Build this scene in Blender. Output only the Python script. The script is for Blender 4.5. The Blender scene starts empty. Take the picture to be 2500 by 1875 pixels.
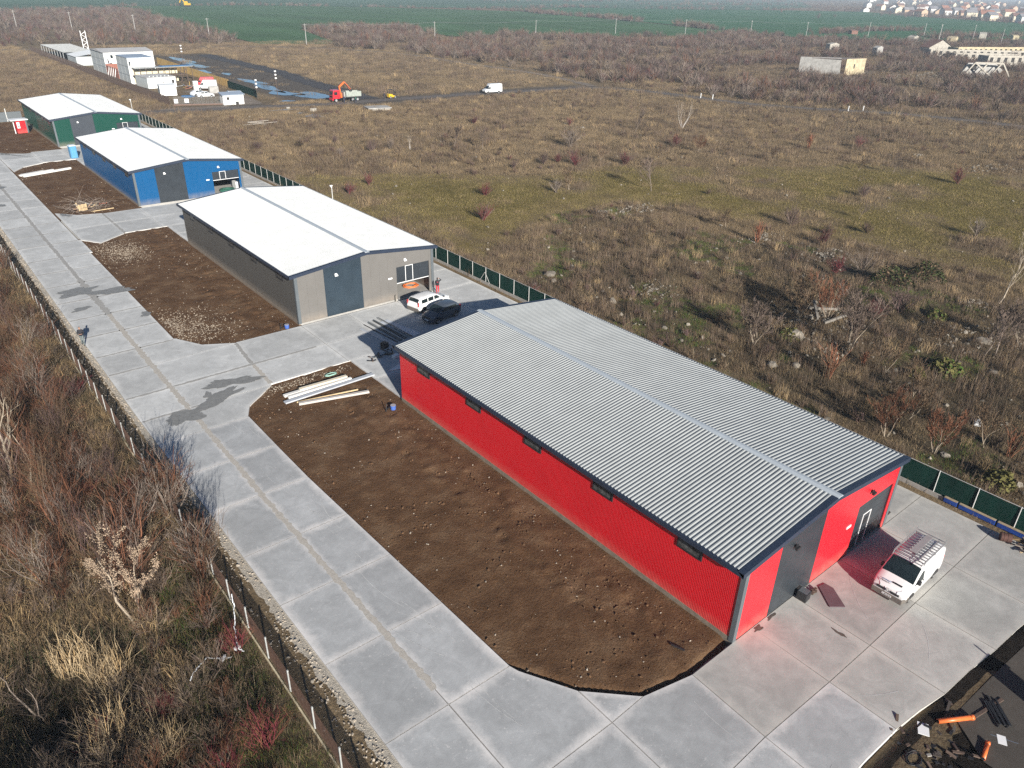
import bpy, bmesh, math, random
import numpy as np
from mathutils import Vector, Matrix

sc = bpy.context.scene
COL = sc.collection
R = math.radians

# ------------------------------------------------------------------ camera, sky, sun, exposure
cam_d = bpy.data.cameras.new('camera')
cam = bpy.data.objects.new('camera', cam_d)
COL.objects.link(cam)
CAM = Vector((-26.91, -14.175, 29.717))
YAW, PITCH, ROLL = 0.693, 0.489, 0.024
_fw = Vector((math.sin(YAW) * math.cos(PITCH), math.cos(YAW) * math.cos(PITCH), -math.sin(PITCH)))
_rt = Vector((math.cos(YAW), -math.sin(YAW), 0))
_up = _rt.cross(_fw)
_r2 = _rt * math.cos(ROLL) + _up * math.sin(ROLL)
_u2 = -_rt * math.sin(ROLL) + _up * math.cos(ROLL)
cam.matrix_world = Matrix(((_r2.x, _u2.x, -_fw.x, CAM.x), (_r2.y, _u2.y, -_fw.y, CAM.y),
                           (_r2.z, _u2.z, -_fw.z, CAM.z), (0, 0, 0, 1)))
cam_d.sensor_width = 36
cam_d.lens = 1839.5 / 2500 * 36
cam_d.clip_start = 0.5
cam_d.clip_end = 40000
sc.camera = cam

SUN_EL, SUN_AZ = R(20.5), R(15.7)          # light travels towards +y, a little to +x
world = bpy.data.worlds.new('World')
sc.world = world
world.use_nodes = True
wn = world.node_tree
bg = wn.nodes['Background']
sky = wn.nodes.new('ShaderNodeTexSky')
sky.sky_type = 'NISHITA'
sky.sun_disc = False
sky.sun_elevation = SUN_EL
sky.sun_rotation = math.pi + SUN_AZ
sky.dust_density = 0.25
sky.air_density = 0.8
sky.ozone_density = 3.0
wn.links.new(sky.outputs[0], bg.inputs[0])
bg.inputs[1].default_value = 0.05

sun_d = bpy.data.lights.new('sun', 'SUN')
sun_d.energy = 5.0
sun_d.angle = R(0.55)
sun_d.color = (1.0, 0.95, 0.87)
sun = bpy.data.objects.new('sun', sun_d)
COL.objects.link(sun)
_ld = Vector((math.sin(SUN_AZ) * math.cos(SUN_EL), math.cos(SUN_AZ) * math.cos(SUN_EL), -math.sin(SUN_EL)))
sun.rotation_euler = _ld.to_track_quat('-Z', 'Y').to_euler()
sun.location = (-30, -90, 45)

vs = sc.view_settings
vs.view_transform = 'Standard'
vs.look = 'None'
vs.gamma = 1
vs.use_curve_mapping = False
vs.exposure = 0.80
cy = sc.cycles
cy.max_bounces = 5
cy.diffuse_bounces = 3
cy.glossy_bounces = 2
cy.transmission_bounces = 2
cy.volume_bounces = 0
cy.transparent_max_bounces = 6
cy.caustics_reflective = False
cy.caustics_refractive = False
cy.use_denoising = False
sc.render.engine = 'CYCLES'

rng = np.random.default_rng(7)
random.seed(7)

# ------------------------------------------------------------------ helpers
class MB:
    """Collects faces; build() links them as one mesh object."""
    def __init__(s):
        s.v, s.f, s.m = [], [], []
    def add(s, vs_, fs_, mi=0):
        b = len(s.v)
        s.v += [tuple(map(float, p)) for p in vs_]
        for f in fs_:
            s.f.append(tuple(b + i for i in f))
            s.m.append(mi)
        return s
    def box(s, x0, x1, y0, y1, z0, z1, mi=0):
        return s.add([(x0, y0, z0), (x1, y0, z0), (x1, y1, z0), (x0, y1, z0), (x0, y0, z1), (x1, y0, z1), (x1, y1, z1), (x0, y1, z1)],
                     [(0, 3, 2, 1), (4, 5, 6, 7), (0, 1, 5, 4), (1, 2, 6, 5), (2, 3, 7, 6), (3, 0, 4, 7)], mi)
    def obox(s, c, h, rz=0.0, ry=0.0, rx=0.0, mi=0):
        M_ = Matrix.Translation(Vector(c)) @ Matrix.Rotation(rz, 4, 'Z') @ Matrix.Rotation(ry, 4, 'Y') @ Matrix.Rotation(rx, 4, 'X')
        ps = [M_ @ Vector((sx * h[0], sy * h[1], sz * h[2])) for sz in (-1, 1) for sx, sy in ((-1, -1), (1, -1), (1, 1), (-1, 1))]
        return s.add(ps, [(0, 3, 2, 1), (4, 5, 6, 7), (0, 1, 5, 4), (1, 2, 6, 5), (2, 3, 7, 6), (3, 0, 4, 7)], mi)
    def bar(s, p, q, w, h=None, mi=0):
        h = h or w
        p, q = Vector(p), Vector(q)
        d = (q - p).normalized()
        a = d.cross(Vector((0, 0, 1)))
        a = Vector((1, 0, 0)) if a.length < 1e-4 else a.normalized()
        b = a.cross(d)
        o = [a * (i * w / 2) + b * (j * h / 2) for i, j in ((-1, -1), (1, -1), (1, 1), (-1, 1))]
        return s.add([p + k for k in o] + [q + k for k in o],
                     [(3, 2, 1, 0), (4, 5, 6, 7), (0, 1, 5, 4), (1, 2, 6, 5), (2, 3, 7, 6), (3, 0, 4, 7)], mi)
    def tube(s, pts, rad, n=6, mi=0, caps=True):
        pts = [Vector(p) for p in pts]
        if not hasattr(rad, '__len__'):
            rad = [rad] * len(pts)
        b = len(s.v)
        for i, p in enumerate(pts):
            d = (pts[min(i + 1, len(pts) - 1)] - pts[max(i - 1, 0)])
            d = d.normalized() if d.length > 1e-9 else Vector((0, 0, 1))
            a = d.cross(Vector((0, 0, 1)))
            a = d.cross(Vector((0, 1, 0))).normalized() if a.length < 0.05 else a.normalized()
            c = d.cross(a)
            for k in range(n):
                t = 2 * math.pi * k / n
                s.v.append(tuple(p + (a * math.cos(t) + c * math.sin(t)) * rad[i]))
        for i in range(len(pts) - 1):
            for k in range(n):
                s.f.append((b + i * n + k, b + i * n + (k + 1) % n, b + (i + 1) * n + (k + 1) % n, b + (i + 1) * n + k))
                s.m.append(mi)
        if caps:
            s.f.append(tuple(b + k for k in range(n))[::-1]); s.m.append(mi)
            e = b + (len(pts) - 1) * n
            s.f.append(tuple(e + k for k in range(n))); s.m.append(mi)
        return s
    def prism(s, poly, z0, z1, mi=0):
        n = len(poly)
        return s.add([(x, y, z0) for x, y in poly] + [(x, y, z1) for x, y in poly],
                     [tuple(range(n))[::-1], tuple(range(n, 2 * n))] + [(i, (i + 1) % n, n + (i + 1) % n, n + i) for i in range(n)], mi)
    def sprism(s, poly, y0, y1, mi=0):
        """polygon in (x,z), extruded along y"""
        n = len(poly)
        return s.add([(x, y0, z) for x, z in poly] + [(x, y1, z) for x, z in poly],
                     [tuple(range(n)), tuple(range(n, 2 * n))[::-1]] + [((i + 1) % n, i, n + i, n + (i + 1) % n) for i in range(n)], mi)
    def mesh(s, name, mats, smooth=False):
        me = bpy.data.meshes.new(name)
        me.from_pydata(s.v, [], s.f)
        for m in (mats if isinstance(mats, (list, tuple)) else [mats]):
            me.materials.append(m)
        if any(s.m):
            me.polygons.foreach_set('material_index', s.m)
        if smooth:
            me.polygons.foreach_set('use_smooth', [True] * len(me.polygons))
        me.validate()
        me.update()
        return me
    def build(s, name, mats, parent=None, loc=None, rz=0, smooth=False):
        return put(name, s.mesh(name, mats, smooth), parent, loc, rz)

def put(name, me, parent=None, loc=None, rz=0):
    o = bpy.data.objects.new(name, me)
    COL.objects.link(o)
    if parent:
        o.parent = parent
    if loc is not None:
        o.location = loc
    if rz:
        o.rotation_euler = (0, 0, rz)
    return o

def tag(o, label=None, cat=None, group=None, kind=None):
    if label: o['label'] = label
    if cat: o['category'] = cat
    if group: o['group'] = group
    if kind: o['kind'] = kind
    return o

def thing(name, label, cat, loc=(0, 0, 0), rz=0, group=None):
    o = bpy.data.objects.new(name, None)
    o.empty_display_size = 0.3
    COL.objects.link(o)
    o.location = loc
    o.rotation_euler = (0, 0, rz)
    return tag(o, label, cat, group)

def dup(root, loc=None, rz=None, label=None, scale=None):
    r = root.copy(); COL.objects.link(r)
    if loc is not None: r.location = loc
    if rz is not None: r.rotation_euler = (0, 0, rz)
    if label: r['label'] = label
    if scale: r.scale = scale if hasattr(scale, '__len__') else (scale,) * 3
    for ch in list(root.children):
        c = ch.copy(); COL.objects.link(c); c.parent = r
        for g in list(ch.children):
            d = g.copy(); COL.objects.link(d); d.parent = c
    return r

def bevel(o, w=0.02, seg=2):
    m = o.modifiers.new('bevel', 'BEVEL'); m.width = w; m.segments = seg; m.limit_method = 'ANGLE'
    return o

# ------------------------------------------------------------------ materials
MATS = {}
def M(name, col=(0.5, 0.5, 0.5), rough=0.6, metal=0.0, var=0.12, scale=3.0, bump=0.0, bscale=None, col2=None, spec=0.5,
      stretch=None, detail=6, inst=0.0, alpha=None, coat=0.0):
    if name in MATS:
        return MATS[name]
    m = bpy.data.materials.new(name)
    m.use_nodes = True
    t = m.node_tree
    p = t.nodes['Principled BSDF']
    p.inputs['Roughness'].default_value = rough
    p.inputs['Metallic'].default_value = metal
    p.inputs['Specular IOR Level'].default_value = spec
    p.inputs['Coat Weight'].default_value = coat
    L = t.links.new
    geo = t.nodes.new('ShaderNodeNewGeometry')
    src = geo.outputs['Position']
    if stretch:
        mp = t.nodes.new('ShaderNodeMapping'); mp.inputs['Scale'].default_value = stretch
        L(src, mp.inputs[0]); src = mp.outputs[0]
    nz = t.nodes.new('ShaderNodeTexNoise')
    nz.inputs['Scale'].default_value = scale
    nz.inputs['Detail'].default_value = detail
    nz.inputs['Roughness'].default_value = 0.65
    L(src, nz.inputs['Vector'])
    rmp = t.nodes.new('ShaderNodeValToRGB')
    c1 = tuple(max(0, c * (1 - var)) for c in col)
    c2 = col2 if col2 else tuple(min(1, c * (1 + var)) for c in col)
    rmp.color_ramp.elements[0].position = 0.32; rmp.color_ramp.elements[0].color = (*c1, 1)
    rmp.color_ramp.elements[1].position = 0.68; rmp.color_ramp.elements[1].color = (*c2, 1)
    L(nz.outputs['Fac'], rmp.inputs[0])
    out = rmp.outputs[0]
    if inst:
        oi = t.nodes.new('ShaderNodeObjectInfo')
        mr = t.nodes.new('ShaderNodeMapRange')
        mr.inputs['To Min'].default_value = 1 - inst; mr.inputs['To Max'].default_value = 1 + inst
        L(oi.outputs['Random'], mr.inputs['Value'])
        hs = t.nodes.new('ShaderNodeHueSaturation')
        L(mr.outputs[0], hs.inputs['Value']); L(out, hs.inputs['Color'])
        out = hs.outputs[0]
    L(out, p.inputs['Base Color'])
    if bump:
        n2 = t.nodes.new('ShaderNodeTexNoise'); n2.inputs['Scale'].default_value = bscale or scale * 4
        n2.inputs['Detail'].default_value = 8
        L(src, n2.inputs['Vector'])
        b = t.nodes.new('ShaderNodeBump'); b.inputs['Strength'].default_value = bump; b.inputs['Distance'].default_value = 0.05
        L(n2.outputs['Fac'], b.inputs['Height']); L(b.outputs[0], p.inputs['Normal'])
    if alpha is not None:
        p.inputs['Alpha'].default_value = alpha
    MATS[name] = m
    return m

def glass(name='window_glass', col=(0.02, 0.03, 0.035)):
    return M(name, col, rough=0.06, var=0.3, scale=1.5, spec=0.8)

def pathed(name, m):
    MATS[name] = m
    return m

# ------------------------------------------------------------------ value noise (numpy) for terrain and scatter densities
_perm = rng.random((256, 256))
def vnoise(x, y, s):
    x = np.asarray(x, float) / s; y = np.asarray(y, float) / s
    xi = np.floor(x).astype(int); yi = np.floor(y).astype(int)
    fx = x - xi; fy = y - yi
    fx = fx * fx * (3 - 2 * fx); fy = fy * fy * (3 - 2 * fy)
    g = lambda a, b: _perm[a % 256, b % 256]
    return (g(xi, yi) * (1 - fx) + g(xi + 1, yi) * fx) * (1 - fy) + (g(xi, yi + 1) * (1 - fx) + g(xi + 1, yi + 1) * fx) * fy
def fbm(x, y, s, o=4):
    r = 0; a = 0.5; tot = 0
    for _ in range(o):
        r = r + a * vnoise(x, y, s); tot += a; a *= 0.5; s /= 2.03
    return r / tot
def inpoly(px, py, poly):
    px = np.asarray(px); py = np.asarray(py)
    c = np.zeros(px.shape, bool); n = len(poly)
    for i in range(n):
        x0, y0 = poly[i]; x1, y1 = poly[(i + 1) % n]
        if y0 == y1: continue
        k = ((y0 > py) != (y1 > py)) & (px < (x1 - x0) * (py - y0) / (y1 - y0) + x0)
        c ^= k
    return c
def polydist(px, py, pts, closed=True):
    px = np.asarray(px, float); py = np.asarray(py, float)
    d = np.full(px.shape, 1e9); n = len(pts)
    for i in range(n if closed else n - 1):
        x0, y0 = pts[i]; x1, y1 = pts[(i + 1) % n]
        dx, dy = x1 - x0, y1 - y0
        t = np.clip(((px - x0) * dx + (py - y0) * dy) / (dx * dx + dy * dy + 1e-12), 0, 1)
        d = np.minimum(d, np.hypot(px - x0 - t * dx, py - y0 - t * dy))
    return d
def sstep(a, b, x):
    t = np.clip((x - a) / (b - a), 0, 1)
    return t * t * (3 - 2 * t)
# ------------------------------------------------------------------ terrain
YARD = [(-17.2, -8.2), (9.5, -8.4), (14, -9.0), (20.6, -9.2), (20.6, 193), (-17.4, 193)]
ROAD1 = [(5, 196), (24, 191.5), (49.5, 187.5), (71, 181.5), (85, 182.3), (105, 180.5), (138, 177.6), (150, 176.2), (160, 174.5), (167, 168), (170, 155), (171, 142), (174, 122), (178, 112), (186, 102), (198, 82), (202, 60), (206, 30)]
ROAD2 = [(-60, 398), (40, 392), (125, 376), (153, 352), (168, 325), (172, 305), (171, 267), (172.5, 220), (169, 196), (163, 176)]
TRACK = [(92, 340), (91.5, 293), (91, 257), (86.7, 225), (86, 205), (84, 186)]
MUD = [(61, 190), (88, 187), (90, 230), (95, 260), (95, 345), (70, 350), (62, 300)]
RUB = [(23, -20), (60, -25), (66, 8), (64, 24), (66, 36), (58, 46), (57, 64), (46, 66), (40, 60), (32, 52), (23, 48)]
OLIVE = [(24, 58), (40, 64), (60, 66), (70, 42), (72, 25), (70, -10), (120, -25), (140, 30), (120, 60), (95, 72), (78, 84), (60, 86), (44, 100), (24, 112)]

def tz(x, y):
    x = np.asarray(x, float); y = np.asarray(y, float)
    z = 0.30 * (fbm(x, y, 14, 4) - 0.5)
    rub = np.where(inpoly(x, y, RUB), 1.0, 0.0) * sstep(0, 7, polydist(x, y, RUB))
    z = z + rub * (1.9 * np.clip(fbm(x + 31, y - 17, 9, 4) - 0.42, 0, 1) + 0.35 * (fbm(x, y, 2.6, 3) - .5))
    left = sstep(-19.4, -24, x)
    z = z + left * (-0.7 + 0.8 * (fbm(x - 9, y, 5, 3) - 0.5))
    z = z - 1.1 * np.exp(-((x + 27) / 3.0) ** 2 - ((y - 16.5) / 4.5) ** 2)
    flat = 1 - sstep(3, 8, np.minimum(np.minimum(polydist(x, y, ROAD1, False), polydist(x, y, ROAD2, False)), polydist(x, y, TRACK, False)))
    flat = np.maximum(flat, inpoly(x, y, MUD) * 0.9)
    flat = np.maximum(flat, sstep(33, 36, x) * sstep(64, 60, x) * sstep(190, 195, y) * sstep(400, 380, y))
    z = z * (1 - flat) - 0.04 * flat
    ins = inpoly(x, y, YARD); d = polydist(x, y, YARD)
    near = 1 - sstep(0, 2.6, d)
    z = np.where(ins, -0.07 - 0.75 * sstep(0.1, 1.2, d), z * (1 - near) - 0.07 * near)
    pad = sstep(-9.2, -9.8, y) * sstep(-1, 0.5, x) * sstep(24, 18, x)
    z = z * (1 - pad) - 0.16 * pad
    return z

def axis(lo, hi, step, far, g=1.13):
    a = list(np.arange(lo, hi + step / 2, step))
    s = step; p = a[-1]
    while p < far:
        s *= g; p += s; a.append(p)
    s = step; p = a[0]; pre = []
    while p > -far:
        s *= g; p -= s; pre.append(p)
    return np.array(pre[::-1] + a)

gx = axis(-46, 215, 1.0, 14000)
gy = axis(-30, 215, 1.0, 14000)
X, Y = np.meshgrid(gx, gy)
Z = tz(X, Y)
nx, ny = len(gx), len(gy)

def grid_mesh(name, X, Y, Z, mat, cols=None):
    ny, nx = X.shape
    me = bpy.data.meshes.new(name)
    me.vertices.add(nx * ny)
    co = np.stack([X, Y, Z], -1).reshape(-1).astype(np.float32)
    me.vertices.foreach_set('co', co)
    i = np.arange(nx * ny).reshape(ny, nx)
    q = np.stack([i[:-1, :-1], i[:-1, 1:], i[1:, 1:], i[1:, :-1]], -1).reshape(-1)
    nf = (nx - 1) * (ny - 1)
    me.loops.add(nf * 4); me.loops.foreach_set('vertex_index', q.astype(np.int32))
    me.polygons.add(nf)
    me.polygons.foreach_set('loop_start', np.arange(0, nf * 4, 4, dtype=np.int32))
    me.polygons.foreach_set('use_smooth', np.ones(nf, bool))
    me.update(calc_edges=True)
    if cols is not None:
        at = me.color_attributes.new('zone', 'FLOAT_COLOR', 'POINT')
        at.data.foreach_set('color', cols.reshape(-1).astype(np.float32))
    me.materials.append(mat)
    return me

def ground_material():
    m = bpy.data.materials.new('meadow_soil'); m.use_nodes = True
    t = m.node_tree; L = t.links.new; p = t.nodes['Principled BSDF']
    p.inputs['Roughness'].default_value = 0.95; p.inputs['Specular IOR Level'].default_value = 0.1
    geo = t.nodes.new('ShaderNodeNewGeometry')
    att = t.nodes.new('ShaderNodeVertexColor'); att.layer_name = 'zone'
    sep = t.nodes.new('ShaderNodeSeparateColor'); L(att.outputs[0], sep.inputs[0])
    def noise(s, d=8, r=0.65):
        n = t.nodes.new('ShaderNodeTexNoise'); n.inputs['Scale'].default_value = s; n.inputs['Detail'].default_value = d
        n.inputs['Roughness'].default_value = r; L(geo.outputs['Position'], n.inputs['Vector']); return n.outputs['Fac']
    def ramp(f, a, b, p0=.35, p1=.65):
        r = t.nodes.new('ShaderNodeValToRGB'); r.color_ramp.elements[0].position = p0; r.color_ramp.elements[1].position = p1
        r.color_ramp.elements[0].color = (*a, 1); r.color_ramp.elements[1].color = (*b, 1); L(f, r.inputs[0]); return r.outputs[0]
    def mix(f, a, b):
        x = t.nodes.new('ShaderNodeMix'); x.data_type = 'RGBA'
        L(f, x.inputs[0]); L(a, x.inputs[6]); L(b, x.inputs[7]); return x.outputs[2]
    n1, n2, n3 = noise(0.09), noise(0.9), noise(7.0, 10, 0.75)
    base = ramp(n1, (0.135, 0.098, 0.060), (0.235, 0.178, 0.112))
    olive = ramp(n2, (0.110, 0.088, 0.026), (0.185, 0.145, 0.052))
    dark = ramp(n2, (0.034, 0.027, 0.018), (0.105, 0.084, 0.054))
    mud = ramp(n2, (0.075, 0.063, 0.056), (0.150, 0.130, 0.112))
    c = mix(sep.outputs[0], base, olive)
    c = mix(sep.outputs[1], c, dark)
    c = mix(sep.outputs[2], c, mud)
    fine = ramp(n3, (0.45, 0.45, 0.45), (1.35, 1.32, 1.25), .3, .7)
    mm = t.nodes.new('ShaderNodeMix'); mm.data_type = 'RGBA'; mm.blend_type = 'MULTIPLY'; mm.inputs[0].default_value = 1
    L(c, mm.inputs[6]); L(fine, mm.inputs[7]); L(mm.outputs[2], p.inputs['Base Color'])
    b = t.nodes.new('ShaderNodeBump'); b.inputs['Strength'].default_value = 0.9; b.inputs['Distance'].default_value = 0.12
    L(noise(3.5, 10, 0.7), b.inputs['Height']); L(b.outputs[0], p.inputs['Normal'])
    return m

MUDZ = lambda x, y: np.clip(inpoly(x, y, MUD) * sstep(0, 6, polydist(x, y, MUD)) * 1.0, 0, 1)
def zones(x, y):
    wob = 9 * (fbm(x, y, 18, 3) - .5)
    ol = np.where(inpoly(x + wob, y - wob, OLIVE), 1.0, 0) * sstep(0, 9, polydist(x + wob, y - wob, OLIVE)) * sstep(.30, .5, fbm(x + 70, y, 11, 3))
    rb = np.where(inpoly(x, y, RUB), 1.0, 0) * sstep(0, 5, polydist(x, y, RUB)) * (0.55 + 0.45 * sstep(.4, .6, fbm(x, y + 40, 5, 3)))
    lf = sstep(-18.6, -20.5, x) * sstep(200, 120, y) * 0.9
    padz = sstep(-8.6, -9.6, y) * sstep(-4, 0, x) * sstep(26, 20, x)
    md = np.maximum(MUDZ(x, y), 1 - sstep(3, 9, polydist(x, y, ROAD1, False)))
    return np.stack([ol, np.maximum(np.maximum(rb, lf), padz), md, np.ones_like(x)], -1)
g_me = grid_mesh('ground', X, Y, Z, ground_material(), zones(X, Y))
ground = tag(put('ground', g_me), kind='structure')

# ------------------------------------------------------------------ far crop fields
def sheet(name, poly, z, mat, thick=0.0, parent=None):
    me = bpy.data.meshes.new(name)
    me.from_pydata([(x, y, z) for x, y in poly], [], [tuple(range(len(poly)))])
    me.materials.append(mat)
    me.update()
    if me.polygons[0].normal.z < 0:
        me.flip_normals()
    return put(name, me, parent)
GREEN_A = M('winter_wheat', (0.058, 0.120, 0.052), rough=0.95, var=0.25, scale=0.03, spec=0.05, bump=0.5, bscale=2.0, stretch=(1, 0.35, 1))
GREEN_B = M('young_wheat', (0.040, 0.118, 0.052), rough=0.95, var=0.2, scale=0.02, spec=0.05, bump=0.5, bscale=2.0)
GREEN_C = M('far_wheat', (0.055, 0.110, 0.065), rough=0.95, var=0.3, scale=0.008, spec=0.05, stretch=(0.5, 1.6, 1))
F1 = [(128, 384), (144, 382), (172, 371), (209, 496), (246, 517), (292, 505), (275, 446), (262, 398), (337, 412), (301, 410), (334, 372), (387, 354), (466, 355), (517, 388), (552, 501), (582, 599), (592, 692), (617, 743), (492, 889), (354, 951), (202, 906), (206, 854), (172, 646), (144, 462), (135, 386)]
F2 = [(520, 385), (506, 334), (490, 303), (527, 276), (546, 249), (700, 190), (1050, 330), (1160, 540), (1290, 690), (1135, 772), (953, 806), (815, 885), (640, 835), (600, 690), (588, 600), (558, 500)]
F3 = [(-200, 815), (84, 802), (138, 828), (202, 910), (354, 956), (492, 894), (632, 850), (815, 893), (953, 815), (1140, 782), (1480, 900), (2300, 1450), (9000, 3000), (9000, 9000), (-3000, 9000)]
for nm, po, mt, zz in (('crop_field', F1, GREEN_A, 0.22), ('crop_field', F2, GREEN_B, 0.24), ('crop_field', F3, GREEN_C, 0.26)):
    tag(sheet(nm, po, zz, mt), kind='structure')

# ------------------------------------------------------------------ roads
def ribbon(name, line, w, z, mat, seed=0, rag=0.0, step=None, parent=None):
    """a strip along a polyline, its edges a little ragged"""
    r = np.random.default_rng(seed)
    pts = []
    for i in range(len(line) - 1):
        a, b = np.array(line[i], float), np.array(line[i + 1], float)
        n = max(1, int(np.linalg.norm(b - a) / (step or 4)))
        pts += [a + (b - a) * k / n for k in range(n)]
    pts.append(np.array(line[-1], float))
    pts = np.array(pts)
    if step is None:
        for _ in range(4):
            pts[1:-1] = (pts[:-2] + 2 * pts[1:-1] + pts[2:]) / 4
    t = np.gradient(pts, axis=0); t /= np.linalg.norm(t, axis=1)[:, None] + 1e-9
    nrm = np.stack([-t[:, 1], t[:, 0]], -1)
    wl = (w / 2) * (1 + rag * (r.random(len(pts)) - .5) * 2)[:, None]; wr = (w / 2) * (1 + rag * (r.random(len(pts)) - .5) * 2)[:, None]
    l, q = pts + nrm * wl, pts - nrm * wr
    n = len(pts)
    me = bpy.data.meshes.new(name)
    me.from_pydata([(*p, z) for p in l] + [(*p, z) for p in q], [], [(i, i + n, i + n + 1, i + 1) for i in range(n - 1)])
    me.materials.append(mat); me.update()
    if me.polygons[0].normal.z < 0: me.flip_normals()
    return put(name, me, parent)
ASPH = M('old_asphalt', (0.125, 0.108, 0.098), rough=0.9, var=0.22, scale=0.8, bump=0.4, bscale=9, spec=0.2)
DIRTROAD = M('gravel_track', (0.20, 0.165, 0.135), rough=0.95, var=0.25, scale=0.5, bump=0.5, bscale=8, spec=0.1)
DARKTRACK = M('wet_track', (0.055, 0.050, 0.050), rough=0.8, var=0.3, scale=0.4, bump=0.5, bscale=6, spec=0.3)
tag(ribbon('road', ROAD1, 4.6, 0.02, ASPH, 1, 0.12), kind='structure')
tag(ribbon('road', ROAD2, 3.6, 0.016, DIRTROAD, 2, 0.2), kind='structure')
tag(ribbon('path', TRACK, 7.0, 0.012, DARKTRACK, 3, 0.2), kind='structure')
tag(ribbon('path', [(20.9, 186), (22, 192), (30, 194), (46, 190.5)], 5, 0.014, DIRTROAD, 4, 0.25), kind='structure')
tag(ribbon('path', [(52, 192), (56, 205), (55, 216), (47, 226)], 6, 0.010, DIRTROAD, 5, 0.25), kind='structure')

# puddles on the muddy ground
def blob(cx, cy, rx, ry, seed, n=36, rough=0.35, rot=0.0):
    r = np.random.default_rng(seed); ph = r.random(8) * 6.28
    out = []
    for k in range(n):
        a = 2 * math.pi * k / n
        f = 1 + rough * sum(math.sin((j + 2) * a + ph[j]) / (j + 1.6) for j in range(6))
        x, y = rx * f * math.cos(a), ry * f * math.sin(a)
        out.append((cx + x * math.cos(rot) - y * math.sin(rot), cy + x * math.sin(rot) + y * math.cos(rot)))
    return out
WATER = M('sky_tinted_water', (0.03, 0.07, 0.12), rough=0.05, var=0.2, scale=0.5, spec=0.9)  # blue of the reflected sky put into the base colour
for i, (x, y, rx, ry) in enumerate([(76, 320, 2.6, 11), (74, 306, 2, 6), (74, 293, 2.6, 6), (68.5, 276, 2.6, 6), (73, 264, 1.2, 4), (72, 239, 2.2, 8), (70, 222, 2.4, 9), (74, 200, 5.5, 6), (69, 208, 3, 7), (56, 178.6, 3.2, 1.2), (58, 165.8, 2.4, 2.4), (57.5, 172, 1.5, .8), (63, 193, 2, 1.2), (62, 168, 1.6, .5)]):
    tag(sheet('water', blob(x, y, rx, ry, 40 + i), 0.045, WATER), kind='structure')
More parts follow.
